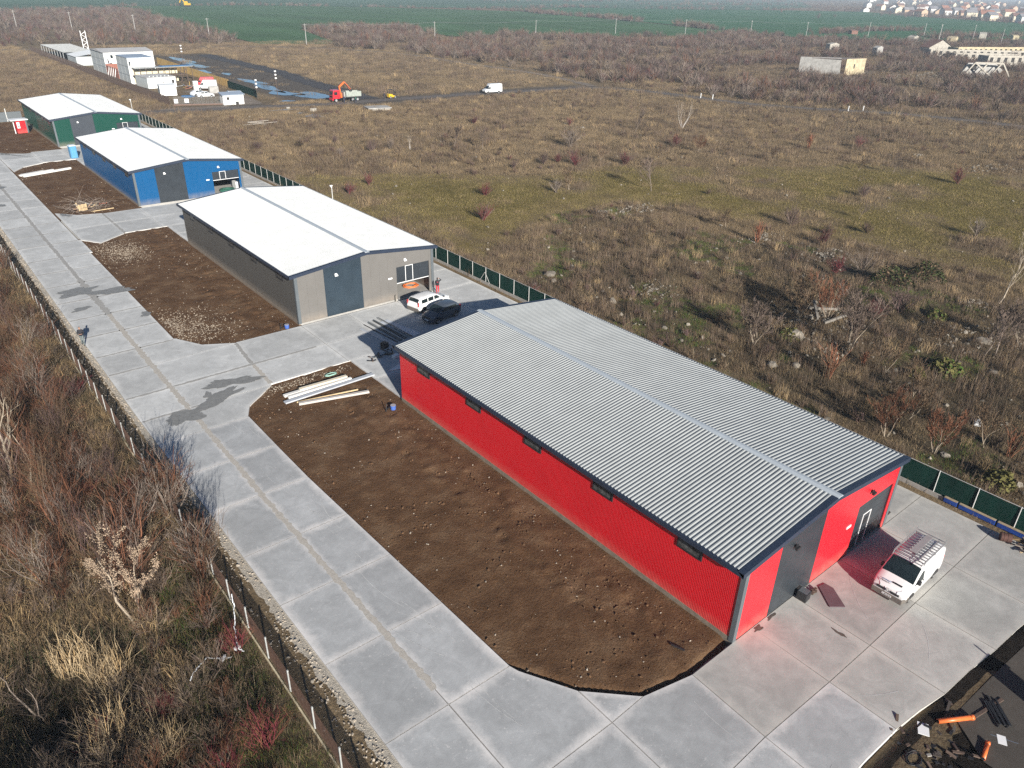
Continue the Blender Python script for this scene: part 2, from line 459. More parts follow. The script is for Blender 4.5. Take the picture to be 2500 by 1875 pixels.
# ------------------------------------------------------------------ concrete slabs
def concrete_material(name, base, pale, seed):
    m = bpy.data.materials.new(name); m.use_nodes = True
    t = m.node_tree; L = t.links.new; p = t.nodes['Principled BSDF']
    p.inputs['Roughness'].default_value = 0.82; p.inputs['Specular IOR Level'].default_value = 0.25
    geo = t.nodes.new('ShaderNodeNewGeometry')
    att = t.nodes.new('ShaderNodeAttribute'); att.attribute_name = 'edge'
    oi = t.nodes.new('ShaderNodeObjectInfo')
    def noise(s, d=6, r=0.6, st=None, dist=0.0):
        n = t.nodes.new('ShaderNodeTexNoise'); n.inputs['Scale'].default_value = s; n.inputs['Detail'].default_value = d; n.inputs['Roughness'].default_value = r
        n.inputs['Distortion'].default_value = dist
        if st:
            mp = t.nodes.new('ShaderNodeMapping'); mp.inputs['Scale'].default_value = st[:3]; mp.inputs['Rotation'].default_value = (0, 0, st[3])
            L(geo.outputs['Position'], mp.inputs[0]); L(mp.outputs[0], n.inputs['Vector'])
        else:
            L(geo.outputs['Position'], n.inputs['Vector'])
        return n.outputs['Fac']
    def rng_(v, a, b, c=0.0, d=1.0):
        r = t.nodes.new('ShaderNodeMapRange'); r.inputs['From Min'].default_value = a; r.inputs['From Max'].default_value = b
        r.inputs['To Min'].default_value = c; r.inputs['To Max'].default_value = d; L(v, r.inputs['Value']); return r.outputs[0]
    def mth(op, a, b):
        n = t.nodes.new('ShaderNodeMath'); n.operation = op
        for k, v in ((0, a), (1, b)):
            if isinstance(v, (int, float)): n.inputs[k].default_value = v
            else: L(v, n.inputs[k])
        n.use_clamp = True
        return n.outputs[0]
    def mix(f, a, b):
        x = t.nodes.new('ShaderNodeMix'); x.data_type = 'RGBA'
        if isinstance(f, (int, float)): x.inputs[0].default_value = f
        else: L(f, x.inputs[0])
        for k, v in ((6, a), (7, b)):
            if isinstance(v, tuple): x.inputs[k].default_value = (*v, 1)
            else: L(v, x.inputs[k])
        return x.outputs[2]
    cloud = rng_(noise(0.35, 7, .7), .35, .65)
    grain = rng_(noise(22, 4, .7), .3, .7)
    blot = rng_(noise(.9, 9, .75, None, 1.0), .38, .66)
    c = mix(cloud, tuple(b * 0.84 for b in base), tuple(b * 1.16 for b in base))
    c = mix(mth('MULTIPLY', blot, 0.70), c, tuple(b * 0.70 for b in base))
    # pale dust gathered along the joints
    def add3(a, nz, k):
        n = t.nodes.new('ShaderNodeMath'); n.operation = 'MULTIPLY_ADD'; L(nz, n.inputs[0]); n.inputs[1].default_value = k; L(a, n.inputs[2]); return n.outputs[0]
    e = rng_(add3(add3(att.outputs['Fac'], noise(1.1, 10, .8, None, .8), 1.7), noise(.25, 3), 1.3), 1.92, 2.85)
    e2 = mth('MULTIPLY', mth('MULTIPLY', rng_(att.outputs['Fac'], .80, 1.0), 0.75), rng_(noise(3.5, 8, .75), .3, .6))
    c = mix(mth('MAXIMUM', mth('MULTIPLY', e, 1.0), e2), c, pale)
    # scuffs, tyre and shovel marks
    s1 = rng_(noise(1.6, 10, .8, (0.35, 3.0, 1, .25)), .60, .70)
    s2 = rng_(noise(2.0, 10, .8, (3.4, 0.3, 1, -.18)), .61, .70)
    s3 = rng_(noise(4.0, 7, .8), .57, .66)
    patch = rng_(noise(0.30, 4), .40, .58)
    sc_ = mth('MULTIPLY', mth('MAXIMUM', mth('MAXIMUM', s1, s2), s3), patch)
    c = mix(mth('MULTIPLY', sc_, .75), c, pale)
    c = mix(mth('MULTIPLY', grain, .14), c, tuple(b * 0.6 for b in base))
    hs = t.nodes.new('ShaderNodeHueSaturation'); L(rng_(oi.outputs['Random'], 0, 1, .90, 1.08), hs.inputs['Value']); L(c, hs.inputs['Color'])
    L(hs.outputs[0], p.inputs['Base Color'])
    b = t.nodes.new('ShaderNodeBump'); b.inputs['Strength'].default_value = 0.25; b.inputs['Distance'].default_value = 0.02
    L(noise(14, 8, .7), b.inputs['Height']); L(b.outputs[0], p.inputs['Normal'])
    return m
CONC = concrete_material('yard_concrete', (0.425, 0.432, 0.432), (0.74, 0.71, 0.68), 1)
CONCF = concrete_material('dry_yard_concrete', (0.53, 0.532, 0.52), (0.72, 0.712, 0.685), 4)
CONCB = concrete_material('apron_concrete', (0.42, 0.41, 0.385), (0.54, 0.515, 0.47), 2)
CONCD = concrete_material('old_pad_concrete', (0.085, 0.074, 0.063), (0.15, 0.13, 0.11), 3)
SANDFILL = M('joint_sand', (0.43, 0.40, 0.355), rough=0.95, var=0.14, scale=6, bump=0.3, bscale=30, spec=0.1)

yard = put('concrete_yard', MB().box(-17.15, 20.5, -8.0, 192, -0.40, -0.335).mesh('concrete_yard', SANDFILL))
tag(yard, kind='structure')
GRIME = M('joint_grime', (0.17, 0.16, 0.145), rough=.95, var=.3, scale=4, spec=.1)
_slab_r = np.random.default_rng(11)
def slab(poly, mat=None, gap=0.007, parent=yard, z=0.0, depth=0.3, name='slab'):
    mat = mat or (CONCF if sum(p[1] for p in poly) / len(poly) > 38 else CONC)
    poly = [Vector((x, y)) for x, y in poly]
    n = len(poly)
    area = sum(poly[i].x * poly[(i + 1) % n].y - poly[(i + 1) % n].x * poly[i].y for i in range(n))
    if area < 0: poly = poly[::-1]
    def inset(d):
        out = []
        for i in range(n):
            a, b, c = poly[i - 1], poly[i], poly[(i + 1) % n]
            e1 = (b - a).normalized(); e2 = (c - b).normalized()
            n1 = Vector((-e1.y, e1.x)); n2 = Vector((-e2.y, e2.x))
            k = max(0.35, 1 + n1.dot(n2))
            out.append(b + (n1 + n2) * (d / k))
        return out
    tilt = (_slab_r.random(3) - .5) * np.array([.0012, .0012, .004])
    cx = sum(p.x for p in poly) / n; cy = sum(p.y for p in poly) / n
    zz = lambda p: z + tilt[0] * (p.x - cx) + tilt[1] * (p.y - cy) + tilt[2]
    size = min(max(p.x for p in poly) - min(p.x for p in poly), max(p.y for p in poly) - min(p.y for p in poly))
    r0, r1 = inset(gap), inset(gap + 0.016)
    r2 = inset(min(0.75, size * 0.30))
    v = [(p.x, p.y, z - depth) for p in r0] + [(p.x, p.y, zz(p) - .006) for p in r0] + [(p.x, p.y, zz(p)) for p in r1] + [(p.x, p.y, zz(p)) for p in r2]
    f = []
    for k in range(3):
        for i in range(n):
            j = (i + 1) % n
            f.append((k * n + i, k * n + j, (k + 1) * n + j, (k + 1) * n + i))
    f.append(tuple(3 * n + i for i in range(n)))
    me = bpy.data.meshes.new(name); me.from_pydata(v, [], f); me.materials.append(mat); me.materials.append(GRIME); me.polygons.foreach_set('material_index', [1 if n <= q < 2 * n else 0 for q in range(3 * n + 1)]); me.update()
    at = me.attributes.new('edge', 'FLOAT', 'POINT')
    at.data.foreach_set('value', [1.0] * (3 * n) + [0.0] * n)
    return put(name, me, parent)

YJ = [0.5, 5.9, 11.5, 16.6, 21.5, 26.7, 31.75, 36.8, 40.7, 45.0, 50.1, 54.3, 59.3, 64.3, 69.6, 75.1, 80.1, 85.3, 91.4, 96.4, 101.5, 106.3, 111.4, 116.6, 121.8, 127, 132.2, 137.6, 143, 148.4, 153.6, 158.8, 164, 170, 176, 183, 191]
xe = lambda y: -17.0 - 0.45 * min(1, max(0, (y - 5) / 35))            # left kerb line
xc = lambda y: -13.6 - 0.32 * min(1, max(0, (y - 5) / 20))            # centre joint
xr = lambda y: -9.95 - 0.75 * min(1, max(0, (y - 5.7) / 22))          # right kerb line
for a, b in zip(YJ[:-1], YJ[1:]):
    slab([(xe(a), a), (xc(a), a), (xc(b), b), (xe(b), b)])
for a, b in zip(YJ[1:-1], YJ[2:]):
    if (a, b) == (36.8, 40.7):
        slab([(xc(a), a), (-10.75, a), (-10.02, 38.3), (-7.25, 40.62), (xc(b), 40.7)])
    elif a == 40.7:
        slab([(xc(a), 40.7), (-7.25, 40.64), (-7.0, 45.15), (xc(b), 45.0)])
    elif a == 45.0:
        slab([(xc(a), 45.0), (-7.0, 45.15), (-6.5, 50.25), (xc(b), 50.1)])
    elif a == 50.1:
        slab([(xc(a), 50.1), (-6.5, 50.25), (-9.08, 51.7), (-10.58, 54.5), (xc(b), 54.3)])
    elif a == 85.3:
        slab([(xc(a), a), (-10.44, 85.5), (-10.44, 91.4), (xc(b), 91.4)])
    else:
        slab([(xc(a), a), (xr(a), a), (xr(b), b), (xc(b), b)])
# corner by the curved kerb and the front apron
slab([(-13.6, .5), (-8.3, .5), (-8.32, 2.74), (-9.8, 5.4), (-9.95, 5.9), (-13.6, 5.9)])
slab([(-8.3, .5), (-6.1, .6), (-8.30, 2.72)])
slab([(-17.0, .5), (-17.0, -4.4), (-13.5, -4.4), (-13.6, .5)])
slab([(-13.6, .5), (-13.5, -4.4), (-8.3, -4.4), (-8.3, .5)])
slab([(-8.3, .5), (-8.3, -4.4), (-3.4, -4.3), (-3.24, -.02), (-6.1, .6)])
slab([(-3.24, -.02), (-3.4, -4.3), (1.7, -4.45), (1.74, .0)], CONCB)
AX = [1.7, 5.5, 10.4, 15.2, 20.7]
for a, b in zip(AX[:-1], AX[1:]):
    slab([(a, 0), (a, -4.45 if a == 1.7 else -4.5), (b, -4.5), (b, 0)], CONCB)
BY = {-17: -8.0, -13.5: -8.0, -8.3: -7.9, -3.4: -7.75, 1.7: -7.8, 5.5: -8.3, 10.4: -8.7, 15.2: -9.05, 20.7: -9.2}
BX = list(BY)
for a, b in zip(BX[:-1], BX[1:]):
    top = lambda x: {-3.4: -4.3, 1.7: -4.45}.get(x, -4.4 if x < 0 else -4.5)
    slab([(a, top(a)), (a, BY[a]), ((a + b) / 2, (BY[a] + BY[b]) / 2 + 0.06), (b, BY[b]), (b, top(b))], CONCB if a > 1 else None)
for a, b in ((0, 5.2), (5.2, 10.6), (10.6, 16), (16, 21.4), (21.4, 26.7), (26.7, 32.05)):
    slab([(15.66, a), (20.7, a), (20.7, b), (15.66, b)], CONCB)
# lanes between the halls
for (lo, mid, hi, y0, xs) in ((40.78, 45.15, 50.35, 32.05, (-7.1, -.05, 5, 10.7, 15.6, 20.75)), (91.5, 97, 102.66, 83.4, (-10.44, -5.2, -.4, 5, 10.4, 15.6, 20.75)), (143.2, 148.6, 154, 136.2, (-10.6, -5.2, -.3, 5, 10.4, 15.6, 20.75))):
    for a, b in zip(xs[:-1], xs[1:]):
        l = -7.25 if (a == -7.1) else a
        if a == -10.44:
            slab([(a, 91.4), (-8.73, 88.7), (-5.3, 91.34), (-5.2, 97), (a, 96.6)])
            slab([(a, 96.6), (b, mid), (b, 102.9), (-8.1, 103.75), (a, 106.4)])
        elif a == -10.6:
            slab([(a, 143), (-10.45, 137.8), (-8.6, 140.8), (-5.2, 142.9), (b, mid), (a, mid)])
            slab([(a, mid), (b, mid), (b, 153.2), (-6.2, 153), (-9.9, 155.3), (a, 158)])
        else:
            slab([(l, lo), (b, lo), (b, mid), (a, mid)])
            slab([(a, mid), (b, mid), (b, hi), (a if a != -7.1 else -6.45, hi)])
        if a >= -.5:
            m2 = (y0 + lo) / 2
            slab([(max(a, .12), y0), (b, y0), (b, m2), (max(a, .12), m2)])
            slab([(max(a, .12), m2), (b, m2), (b, lo), (max(a, .12), lo)])
    n = 6
    for k in range(n):
        a = hi + (136.2 - 102.66 - .6) * k / n; b = hi + (136.2 - 102.66 - .6) * (k + 1) / n
        slab([(15.66, a), (20.75, a), (20.75, b), (15.66, b)])

# sand washed along the joints and drying wet patches, thin sheets on the slabs
WET = M('damp_concrete', (0.215, 0.212, 0.200), rough=0.5, var=0.18, scale=2.5, spec=0.4)
def strip(line, w, seed, mat=SANDFILL, z=0.008):
    o = ribbon('joint_sand', line, w, z, mat, seed, 0.45, 0.22, yard)
    return o
DAMP = M('damp_joint', (0.335, 0.325, 0.305), rough=0.8, var=0.14, scale=5, spec=0.2)
strip([(xc(y), y) for y in (7, 12, 18, 25, 33, 41)], .34, 21)
strip([(xc(y), y) for y in (41, 52, 64)], .44, 22)
strip([(xc(y), y) for y in (64, 70, 76)], .62, 23, DAMP)
strip([(xc(y), y) for y in (76, 95, 120, 150)], .40, 24, DAMP)
for i, y in enumerate(YJ[8:22]):
    strip([(xe(y) + .1, y), (xc(y) - .2, y)], .22, 60 + i, DAMP)
    if y not in (45.0, 50.1): strip([(xc(y) + .2, y), (xr(y) - .1, y)], .20, 90 + i, DAMP)
strip([(-13.7, 45.05), (-7, 45.15), (-1, 45.15)], .26, 131, DAMP)
strip([(-7.0, 45.3), (-6.55, 50.1)], .3, 132, DAMP); strip([(-7.2, 40.9), (-7, 45.0)], .34, 133, SANDFILL)
strip([(-5.2, 97.2), (-5.2, 102.7)], .3, 134, DAMP); strip([(-5.2, 91.6), (-5.2, 96.8)], .34, 135, DAMP)
def rough_blob(x, y, rx, ry, seed, rot):
    r = np.random.default_rng(seed + 7); b = blob(x, y, rx, ry, seed, 150, .34, rot); k = np.convolve(r.normal(size=150), np.ones(3) / 3, 'same') * .09
    return [(x + (p - x) * (1 + k[i]), y + (q - y) * (1 + k[i])) for i, (p, q) in enumerate(b)]
def stain(poly, seed, mat=WET, z=0.013, name='wet_patch'):
    return sheet(name, poly, z, mat, parent=yard)
for i, (x, y, rx, ry, rot) in enumerate([(-14.6, 39.6, 1.5, .9, .35), (-11.6, 40.9, 2.2, .75, .3), (-9.7, 43.0, 2.0, .8, -.15), (-15.0, 72.3, 2.2, 1.0, .2), (-12.2, 70.6, 2.3, .9, -.1), (-15.7, 67, .9, .5, 0), (-11.0, 62, .5, .6, 0), (-16.5, 127, 2.6, 1.7, .1), (-12.0, 41.9, .35, .5, 0), (-16, 115, .8, .9, 0), (-9.5, 104.5, .5, .9, .4)]):
    stain(rough_blob(x, y, rx, ry, 200 + i, rot), i, z=.0125 + .0012 * i)
sheet('puddle', blob(-16.3, 128, 2.0, 1.1, 260, 30, .3), .03, WATER, parent=yard)

# ------------------------------------------------------------------ dirt beds beside the halls
def dirt_material():
    m = bpy.data.materials.new('bare_soil'); m.use_nodes = True
    t = m.node_tree; L = t.links.new; p = t.nodes['Principled BSDF']
    p.inputs['Roughness'].default_value = 0.95; p.inputs['Specular IOR Level'].default_value = 0.12
    geo = t.nodes.new('ShaderNodeNewGeometry')
    def noise(s, d=8, r=0.65):
        n = t.nodes.new('ShaderNodeTexNoise'); n.inputs['Scale'].default_value = s; n.inputs['Detail'].default_value = d
        n.inputs['Roughness'].default_value = r; L(geo.outputs['Position'], n.inputs['Vector']); return n.outputs['Fac']
    r = t.nodes.new('ShaderNodeValToRGB'); e = r.color_ramp.elements
    e[0].position = .30; e[0].color = (0.084, 0.045, 0.023, 1); e[1].position = .72; e[1].color = (0.195, 0.126, 0.075, 1)
    k = e.new(.5); k.color = (0.126, 0.071, 0.038, 1)
    L(noise(.45), r.inputs[0])
    v = t.nodes.new('ShaderNodeTexVoronoi'); v.inputs['Scale'].default_value = 5.5; L(geo.outputs['Position'], v.inputs['Vector'])
    lt = t.nodes.new('ShaderNodeMath'); lt.operation = 'LESS_THAN'; lt.inputs[1].default_value = 0.10; L(v.outputs['Distance'], lt.inputs[0])
    pm = t.nodes.new('ShaderNodeMapRange'); pm.inputs['From Min'].default_value = .52; pm.inputs['From Max'].default_value = .66; L(noise(.6, 4), pm.inputs['Value'])
    mu = t.nodes.new('ShaderNodeMath'); mu.operation = 'MULTIPLY'; L(lt.outputs[0], mu.inputs[0]); L(pm.outputs[0], mu.inputs[1])
    x = t.nodes.new('ShaderNodeMix'); x.data_type = 'RGBA'; L(mu.outputs[0], x.inputs[0]); L(r.outputs[0], x.inputs[6]); x.inputs[7].default_value = (.36, .30, .23, 1)
    n3 = t.nodes.new('ShaderNodeValToRGB'); n3.color_ramp.elements[0].position = .3; n3.color_ramp.elements[0].color = (.6, .6, .6, 1)
    n3.color_ramp.elements[1].position = .7; n3.color_ramp.elements[1].color = (1.3, 1.27, 1.22, 1); L(noise(9, 10, .75), n3.inputs[0])
    mm = t.nodes.new('ShaderNodeMix'); mm.data_type = 'RGBA'; mm.blend_type = 'MULTIPLY'; mm.inputs[0].default_value = 1
    L(x.outputs[2], mm.inputs[6]); L(n3.outputs[0], mm.inputs[7]); L(mm.outputs[2], p.inputs['Base Color'])
    b = t.nodes.new('ShaderNodeBump'); b.inputs['Strength'].default_value = 1.0; b.inputs['Distance'].default_value = 0.10
    L(noise(6, 12, .75), b.inputs['Height']); L(b.outputs[0], p.inputs['Normal'])
    return m
SOIL = dirt_material()
CURVE = [(-9.9, 5.6), (-8.32, 2.74), (-6.1, .6), (-3.24, 0), (0, 0)]
for (y0, y1, front) in ((-.3, 41.2, True), (50.0, 92, False), (102.4, 143.6, False), (152.4, 200, False)):
    xs_ = np.arange(-11.4 if y0 < 150 else -13, .36, .2); ys_ = np.arange(y0, y1 + .1, .2 if y0 < 60 else .4)
    A, B = np.meshgrid(xs_, ys_)
    D = -0.10 + .07 * (fbm(A, B, 2.2, 3) - .5) + .08 * (fbm(A + 5, B, .45, 3) - .5)
    rut = np.exp(-((A + 1.9 + .4 * (fbm(A * 0, B, 6, 2) - .5)) / .5) ** 2) + np.exp(-((A + 3.9 + .6 * (fbm(A * 0 + 9, B, 6, 2) - .5)) / .45) ** 2)
    D += rut * .42 * (fbm(A, B, .6, 3) - .42)
    D += np.exp(-((A + .65) / .35) ** 2) * .05 * fbm(A, B, .9, 2)
    if front:
        dc = polydist(A, B, CURVE, False)
        D -= .32 * (1 - sstep(.05, .38 + .5 * sstep(-2.6, 0, A), dc + .25 * (fbm(A, B, .8, 3) - .5)))
    D = np.clip(D, -.5, -.012)
    tag(put('dirt_bed', grid_mesh('dirt_bed', A, B, D, SOIL)), kind='structure')

# broken concrete edge: gravel along the left kerb, and along the kerbs of the dirt beds
CHALK = M('chalk_gravel', (0.40, 0.36, 0.30), rough=0.95, var=0.35, scale=9, bump=0.8, bscale=18, spec=0.1)
for k_ in range(3):
    tag(ribbon('gravel_edge', [(xe(q) - .02 - .16 * k_, q) for q in (1, 12, 30, 60, 100, 150)], .5 - .1 * k_, -.052 - .004 * k_, CHALK, 400 + k_, .9, .35), kind='structure')
STONE = M('rubble_stone', (0.33, 0.285, 0.23), rough=0.9, var=0.3, scale=8, inst=0.25)
def stone_proto(seed, n=1):
    r = np.random.default_rng(seed); mb = MB()
    bm = bmesh.new(); bmesh.ops.create_icosphere(bm, subdivisions=1, radius=.5)
    for v in bm.verts:
        v.co *= .65 + .6 * r.random(); v.co.z *= .6
    me = bpy.data.meshes.new('stone'); bm.to_mesh(me); bm.free(); me.materials.append(STONE)
    return me
# ------------------------------------------------------------------ the four steel halls
HW, HL, HE, HR = 15.63, 32.0, 4.9, 5.77
SLOPE = (HR - HE) / (HW / 2 + .4)
rz_ = lambda x: HE + (min(x, HW - x) + .4) * SLOPE
ROOF = M('white_roof_sheet', (0.53, 0.54, 0.535), rough=0.45, var=0.06, scale=0.7, spec=0.4)
ROOFG = M('grey_roof_sheet', (0.335, 0.348, 0.345), rough=0.45, var=0.07, scale=0.6, spec=0.4)
RIDGE = M('ridge_cap', (0.44, 0.48, 0.51), rough=0.45, var=0.06, scale=1.2)
NAVY = M('navy_trim', (0.022, 0.032, 0.055), rough=0.45, var=0.15, scale=2)
GREYTRIM = M('grey_trim', (0.10, 0.115, 0.125), rough=0.5, var=0.1, scale=2)
ANTH = M('anthracite_panel', (0.030, 0.036, 0.043), rough=0.36, var=0.14, scale=0.9, spec=0.4)
PLINTH = M('dusty_plinth', (0.20, 0.16, 0.12), rough=0.9, var=0.25, scale=3)
HFLOOR = M('hall_floor', (0.34, 0.33, 0.31), rough=0.8, var=0.15, scale=1.2)
INNER = M('inner_lining', (0.42, 0.42, 0.42), rough=0.7, var=0.08, scale=1)
WHITE = M('white_paint', (0.78, 0.78, 0.77), rough=0.4, var=0.05, scale=2)
BLACKP = M('black_plastic', (0.02, 0.02, 0.022), rough=0.5, var=0.2, scale=6)
CHROME = M('bare_metal', (0.55, 0.56, 0.57), rough=0.35, metal=0.9, var=0.1, scale=5)
PANE = M('dirty_pane', (0.045, 0.045, 0.043), rough=0.3, var=0.85, scale=2.6, spec=0.3, detail=9, col2=(.13, .13, .125))

def wall_material(name, col, bounce_dust=(0.36, 0.30, 0.24), rough=0.38, gloss=0.5, stripe=0.0):
    m = M(name, col, rough=rough, var=0.06, scale=0.5, spec=gloss)
    t = m.node_tree; L = t.links.new; p = t.nodes['Principled BSDF']
    src = p.inputs['Base Color'].links[0].from_socket
    geo = t.nodes.new('ShaderNodeNewGeometry'); sx = t.nodes.new('ShaderNodeSeparateXYZ'); L(geo.outputs['Position'], sx.inputs[0])
    mr = t.nodes.new('ShaderNodeMapRange'); mr.inputs['From Min'].default_value = .95; mr.inputs['From Max'].default_value = .22
    mr.inputs['To Max'].default_value = .55; L(sx.outputs['Z'], mr.inputs['Value'])
    nz = t.nodes.new('ShaderNodeTexNoise'); nz.inputs['Scale'].default_value = 2.2; nz.inputs['Detail'].default_value = 8; L(geo.outputs['Position'], nz.inputs['Vector'])
    mu = t.nodes.new('ShaderNodeMath'); mu.operation = 'MULTIPLY'; L(mr.outputs[0], mu.inputs[0]); L(nz.outputs['Fac'], mu.inputs[1])
    x = t.nodes.new('ShaderNodeMix'); x.data_type = 'RGBA'; L(mu.outputs[0], x.inputs[0]); L(src, x.inputs[6]); x.inputs[7].default_value = (*bounce_dust, 1)  # paler wall foot: reflected light put into the colour, along with dust
    L(x.outputs[2], p.inputs['Base Color'])
    return m

# shared part meshes --------------------------------------------------------
def roof_panel_mesh(side, mat):
    prof = [(0, 0), (.045, .042), (.115, .042), (.15, 0)]
    line = []
    for k in range(4):
        line += [(k * .25 + y, z) for y, z in prof]
    line.append((1.0, 0))
    xr0, xe0 = HW / 2, (-.42 if side < 0 else HW + .42)
    mb = MB(); n = len(line)
    nz_ = Vector((side * SLOPE, 0, 1)).normalized()
    for x in (xr0, xe0):
        for y, z in line:
            zz = rz_(x) + z * nz_.z + .03
            mb.v.append((x, y, zz))
    for i in range(n - 1):
        mb.f.append((i, i + 1, n + i + 1, n + i) if side > 0 else (i, n + i, n + i + 1, i + 1)); mb.m.append(0)
    me = mb.mesh('roof_panel', mat)
    return me
RP = {(s, w): roof_panel_mesh(s, ROOFG if w else ROOF) for s in (-1, 1) for w in (0, 1)}
def side_panel_mesh(mat, name='wall_panel'):
    mb = MB(); pts = [(0, .0)]
    for k in range(10):
        y = k * .1
        pts += [(y + .012, 0), (y + .030, -.005), (y + .070, -.005), (y + .088, 0)]
    pts.append((.994, 0))
    n = len(pts)
    for z in (.22, 4.86):
        mb.v += [(x, y, z) for y, x in pts]
    for i in range(n - 1):
        mb.f.append((i, n + i, n + i + 1, i + 1)); mb.m.append(0)
    # seam return so that the joint reads
    b = len(mb.v); mb.v += [(.03, .994, .22), (.03, .994, 4.86), (.03, 0, .22), (.03, 0, 4.86)]
    mb.f += [(n - 1, 2 * n - 1, b + 1, b), (0, b + 2, b + 3, n)]; mb.m += [0, 0]
    return mb.mesh(name, mat)

def make_hall(y0, label, mat_a, mat_side, dark, door_z, cat='building'):
    root = thing('warehouse_hall', label, cat, (0, y0, 0))
    P = lambda mb, nm, mt, par=None, **k: mb.build(nm, mt, par or root, **k)
    P(MB().box(0.05, HW - .05, 0.02, HL - .05, -.3, 0.012), 'floor', HFLOOR)
    # plinth on three sides, the open front left free
    P(MB().box(-.025, .12, -.0, HL, -.3, .22), 'plinth', PLINTH)
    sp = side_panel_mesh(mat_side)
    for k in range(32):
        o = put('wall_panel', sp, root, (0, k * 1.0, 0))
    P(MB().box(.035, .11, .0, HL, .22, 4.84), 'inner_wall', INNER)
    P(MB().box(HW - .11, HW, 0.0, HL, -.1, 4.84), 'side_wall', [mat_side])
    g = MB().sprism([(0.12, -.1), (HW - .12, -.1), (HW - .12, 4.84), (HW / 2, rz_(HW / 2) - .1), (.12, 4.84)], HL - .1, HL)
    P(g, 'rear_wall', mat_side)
    # roof: deck, ribbed panels, ridge, gutters and gable trims
    deck = MB()
    for s in (-1, 1):
        xa, xb = (HW / 2, -.38) if s < 0 else (HW / 2, HW + .38)
        za, zb = rz_(HW / 2), rz_(xb)
        ys = (-.1, HL + .1)
        v = [(xa, ys[0], za + .01), (xb, ys[0], zb + .01), (xb, ys[1], zb + .01), (xa, ys[1], za + .01)]
        v += [(x, y, z - .1) for x, y, z in v]
        deck.add(v, [(0, 1, 2, 3), (7, 6, 5, 4), (0, 4, 5, 1), (1, 5, 6, 2), (2, 6, 7, 3)])
    roof = P(deck, 'roof', INNER)
    for s in (-1, 1):
        for k in range(32):
            put('roof_panel', RP[s, int(y0 < 1)], roof, (0, k * 1.0 - .0, 0))
    rc = MB(); w = .24; zt = rz_(HW / 2) + .085
    rc.add([(HW / 2 - w, -.16, zt - w * SLOPE), (HW / 2, -.16, zt + .012), (HW / 2 + w, -.16, zt - w * SLOPE), (HW / 2 - w, HL + .16, zt - w * SLOPE), (HW / 2, HL + .16, zt + .012), (HW / 2 + w, HL + .16, zt - w * SLOPE),
            (HW / 2 - w, -.16, zt - w * SLOPE - .05), (HW / 2 - w, HL + .16, zt - w * SLOPE - .05), (HW / 2 + w, -.16, zt - w * SLOPE - .05), (HW / 2 + w, HL + .16, zt - w * SLOPE - .05), (HW / 2, -.16, zt - .04)],
           [(0, 1, 4, 3), (1, 2, 5, 4), (0, 3, 7, 6), (2, 8, 9, 5), (0, 6, 10, 1), (1, 10, 8, 2)])
    P(rc, 'ridge_cap', RIDGE, roof)
    for s in (-1, 1):
        x0, x1 = ((-.54, -.39) if s < 0 else (HW + .39, HW + .54))
        P(MB().box(x0, x1, -.14, HL + .14, HE - .22, HE + .03), 'gutter', NAVY, roof)
        for yy, yn in ((-.15, .18), (HL - .18, HL + .15)):
            xb = -.54 if s < 0 else HW + .54
            xa = HW / 2
            za, zb = rz_(HW / 2) + .082, rz_(xb) + .082
            f = 1 if s < 0 else -1
            v = [(xb, yy, zb), (xa, yy, za), (xa, yn, za), (xb, yn, zb), (xb, yy, zb - .30), (xa, yy, za - .30), (xa, yn, za - .06), (xb, yn, zb - .06)]
            P(MB().add(v, [(0, 1, 2, 3), (0, 4, 5, 1), (3, 2, 6, 7), (0, 3, 7, 4), (4, 7, 6, 5)]), 'gable_trim', NAVY, roof)
    # front gable: upright panels
    cuts = [(.26, 3.0, 'a', 3), (3.0, 7.1, 'd', 4), (7.1, 11.1, 'a', 4), (11.1, 15.1, 'o', 4), (15.1, 15.37, 'a', 1)]
    for x0, x1, c, n in cuts:
        for k in range(n):
            a = x0 + (x1 - x0) * k / n + .003; b = x0 + (x1 - x0) * (k + 1) / n - .003
            zb = 3.5 if c == 'o' else .03
            top = [(b, rz_(b) - .1)]
            if a < HW / 2 < b: top.append((HW / 2, rz_(HW / 2) - .1))
            top.append((a, rz_(a) - .1))
            P(MB().sprism([(a, zb), (b, zb)] + top, 0.0, .055), 'gable_panel', dark if c == 'd' else mat_a)
    il = MB()
    for x0, x1, zb in ((.1, 11.08, 0), (11.08, 15.12, 3.52), (15.12, 15.5, 0)):
        p = [(x0, zb), (x1, zb), (x1, rz_(x1) - .12)] + ([(HW / 2, rz_(HW / 2) - .12)] if x0 < HW / 2 < x1 else []) + [(x0, rz_(x0) - .12)]
        il.sprism(p, .06, .11)
    P(il, 'gable_lining', INNER)
    for xa, xb in ((-.03, .255), (15.375, HW + .03)):
        zt_ = rz_((xa + xb) / 2) - .12
        P(MB().box(xa, xb, -.03, .0, 0.0, zt_).box(-.05 if xa < 1 else HW + .02, -.028 if xa < 1 else HW + .045, -.03, .24, 0.0, 4.7), 'corner_trim', GREYTRIM)
    # windows under the eaves of the long wall
    for yc in (3.4, 9.75, 16.0, 22.3, 28.55):
        fr = MB(); h0, h1, w = 3.62, 4.36, .81
        fr.box(-.07, .0, yc - w, yc - w + .09, h0, h1).box(-.07, .0, yc + w - .09, yc + w, h0, h1)
        fr.box(-.07, .0, yc - w + .09, yc + w - .09, h0, h0 + .09).box(-.07, .0, yc - w + .09, yc + w - .09, h1 - .09, h1)
        f = P(fr, 'window', BLACKP)
        P(MB().box(-.035, -.02, yc - w + .085, yc + w - .085, h0 + .085, h1 - .085), 'pane', PANE, f)
    # sectional door
    rev = .10
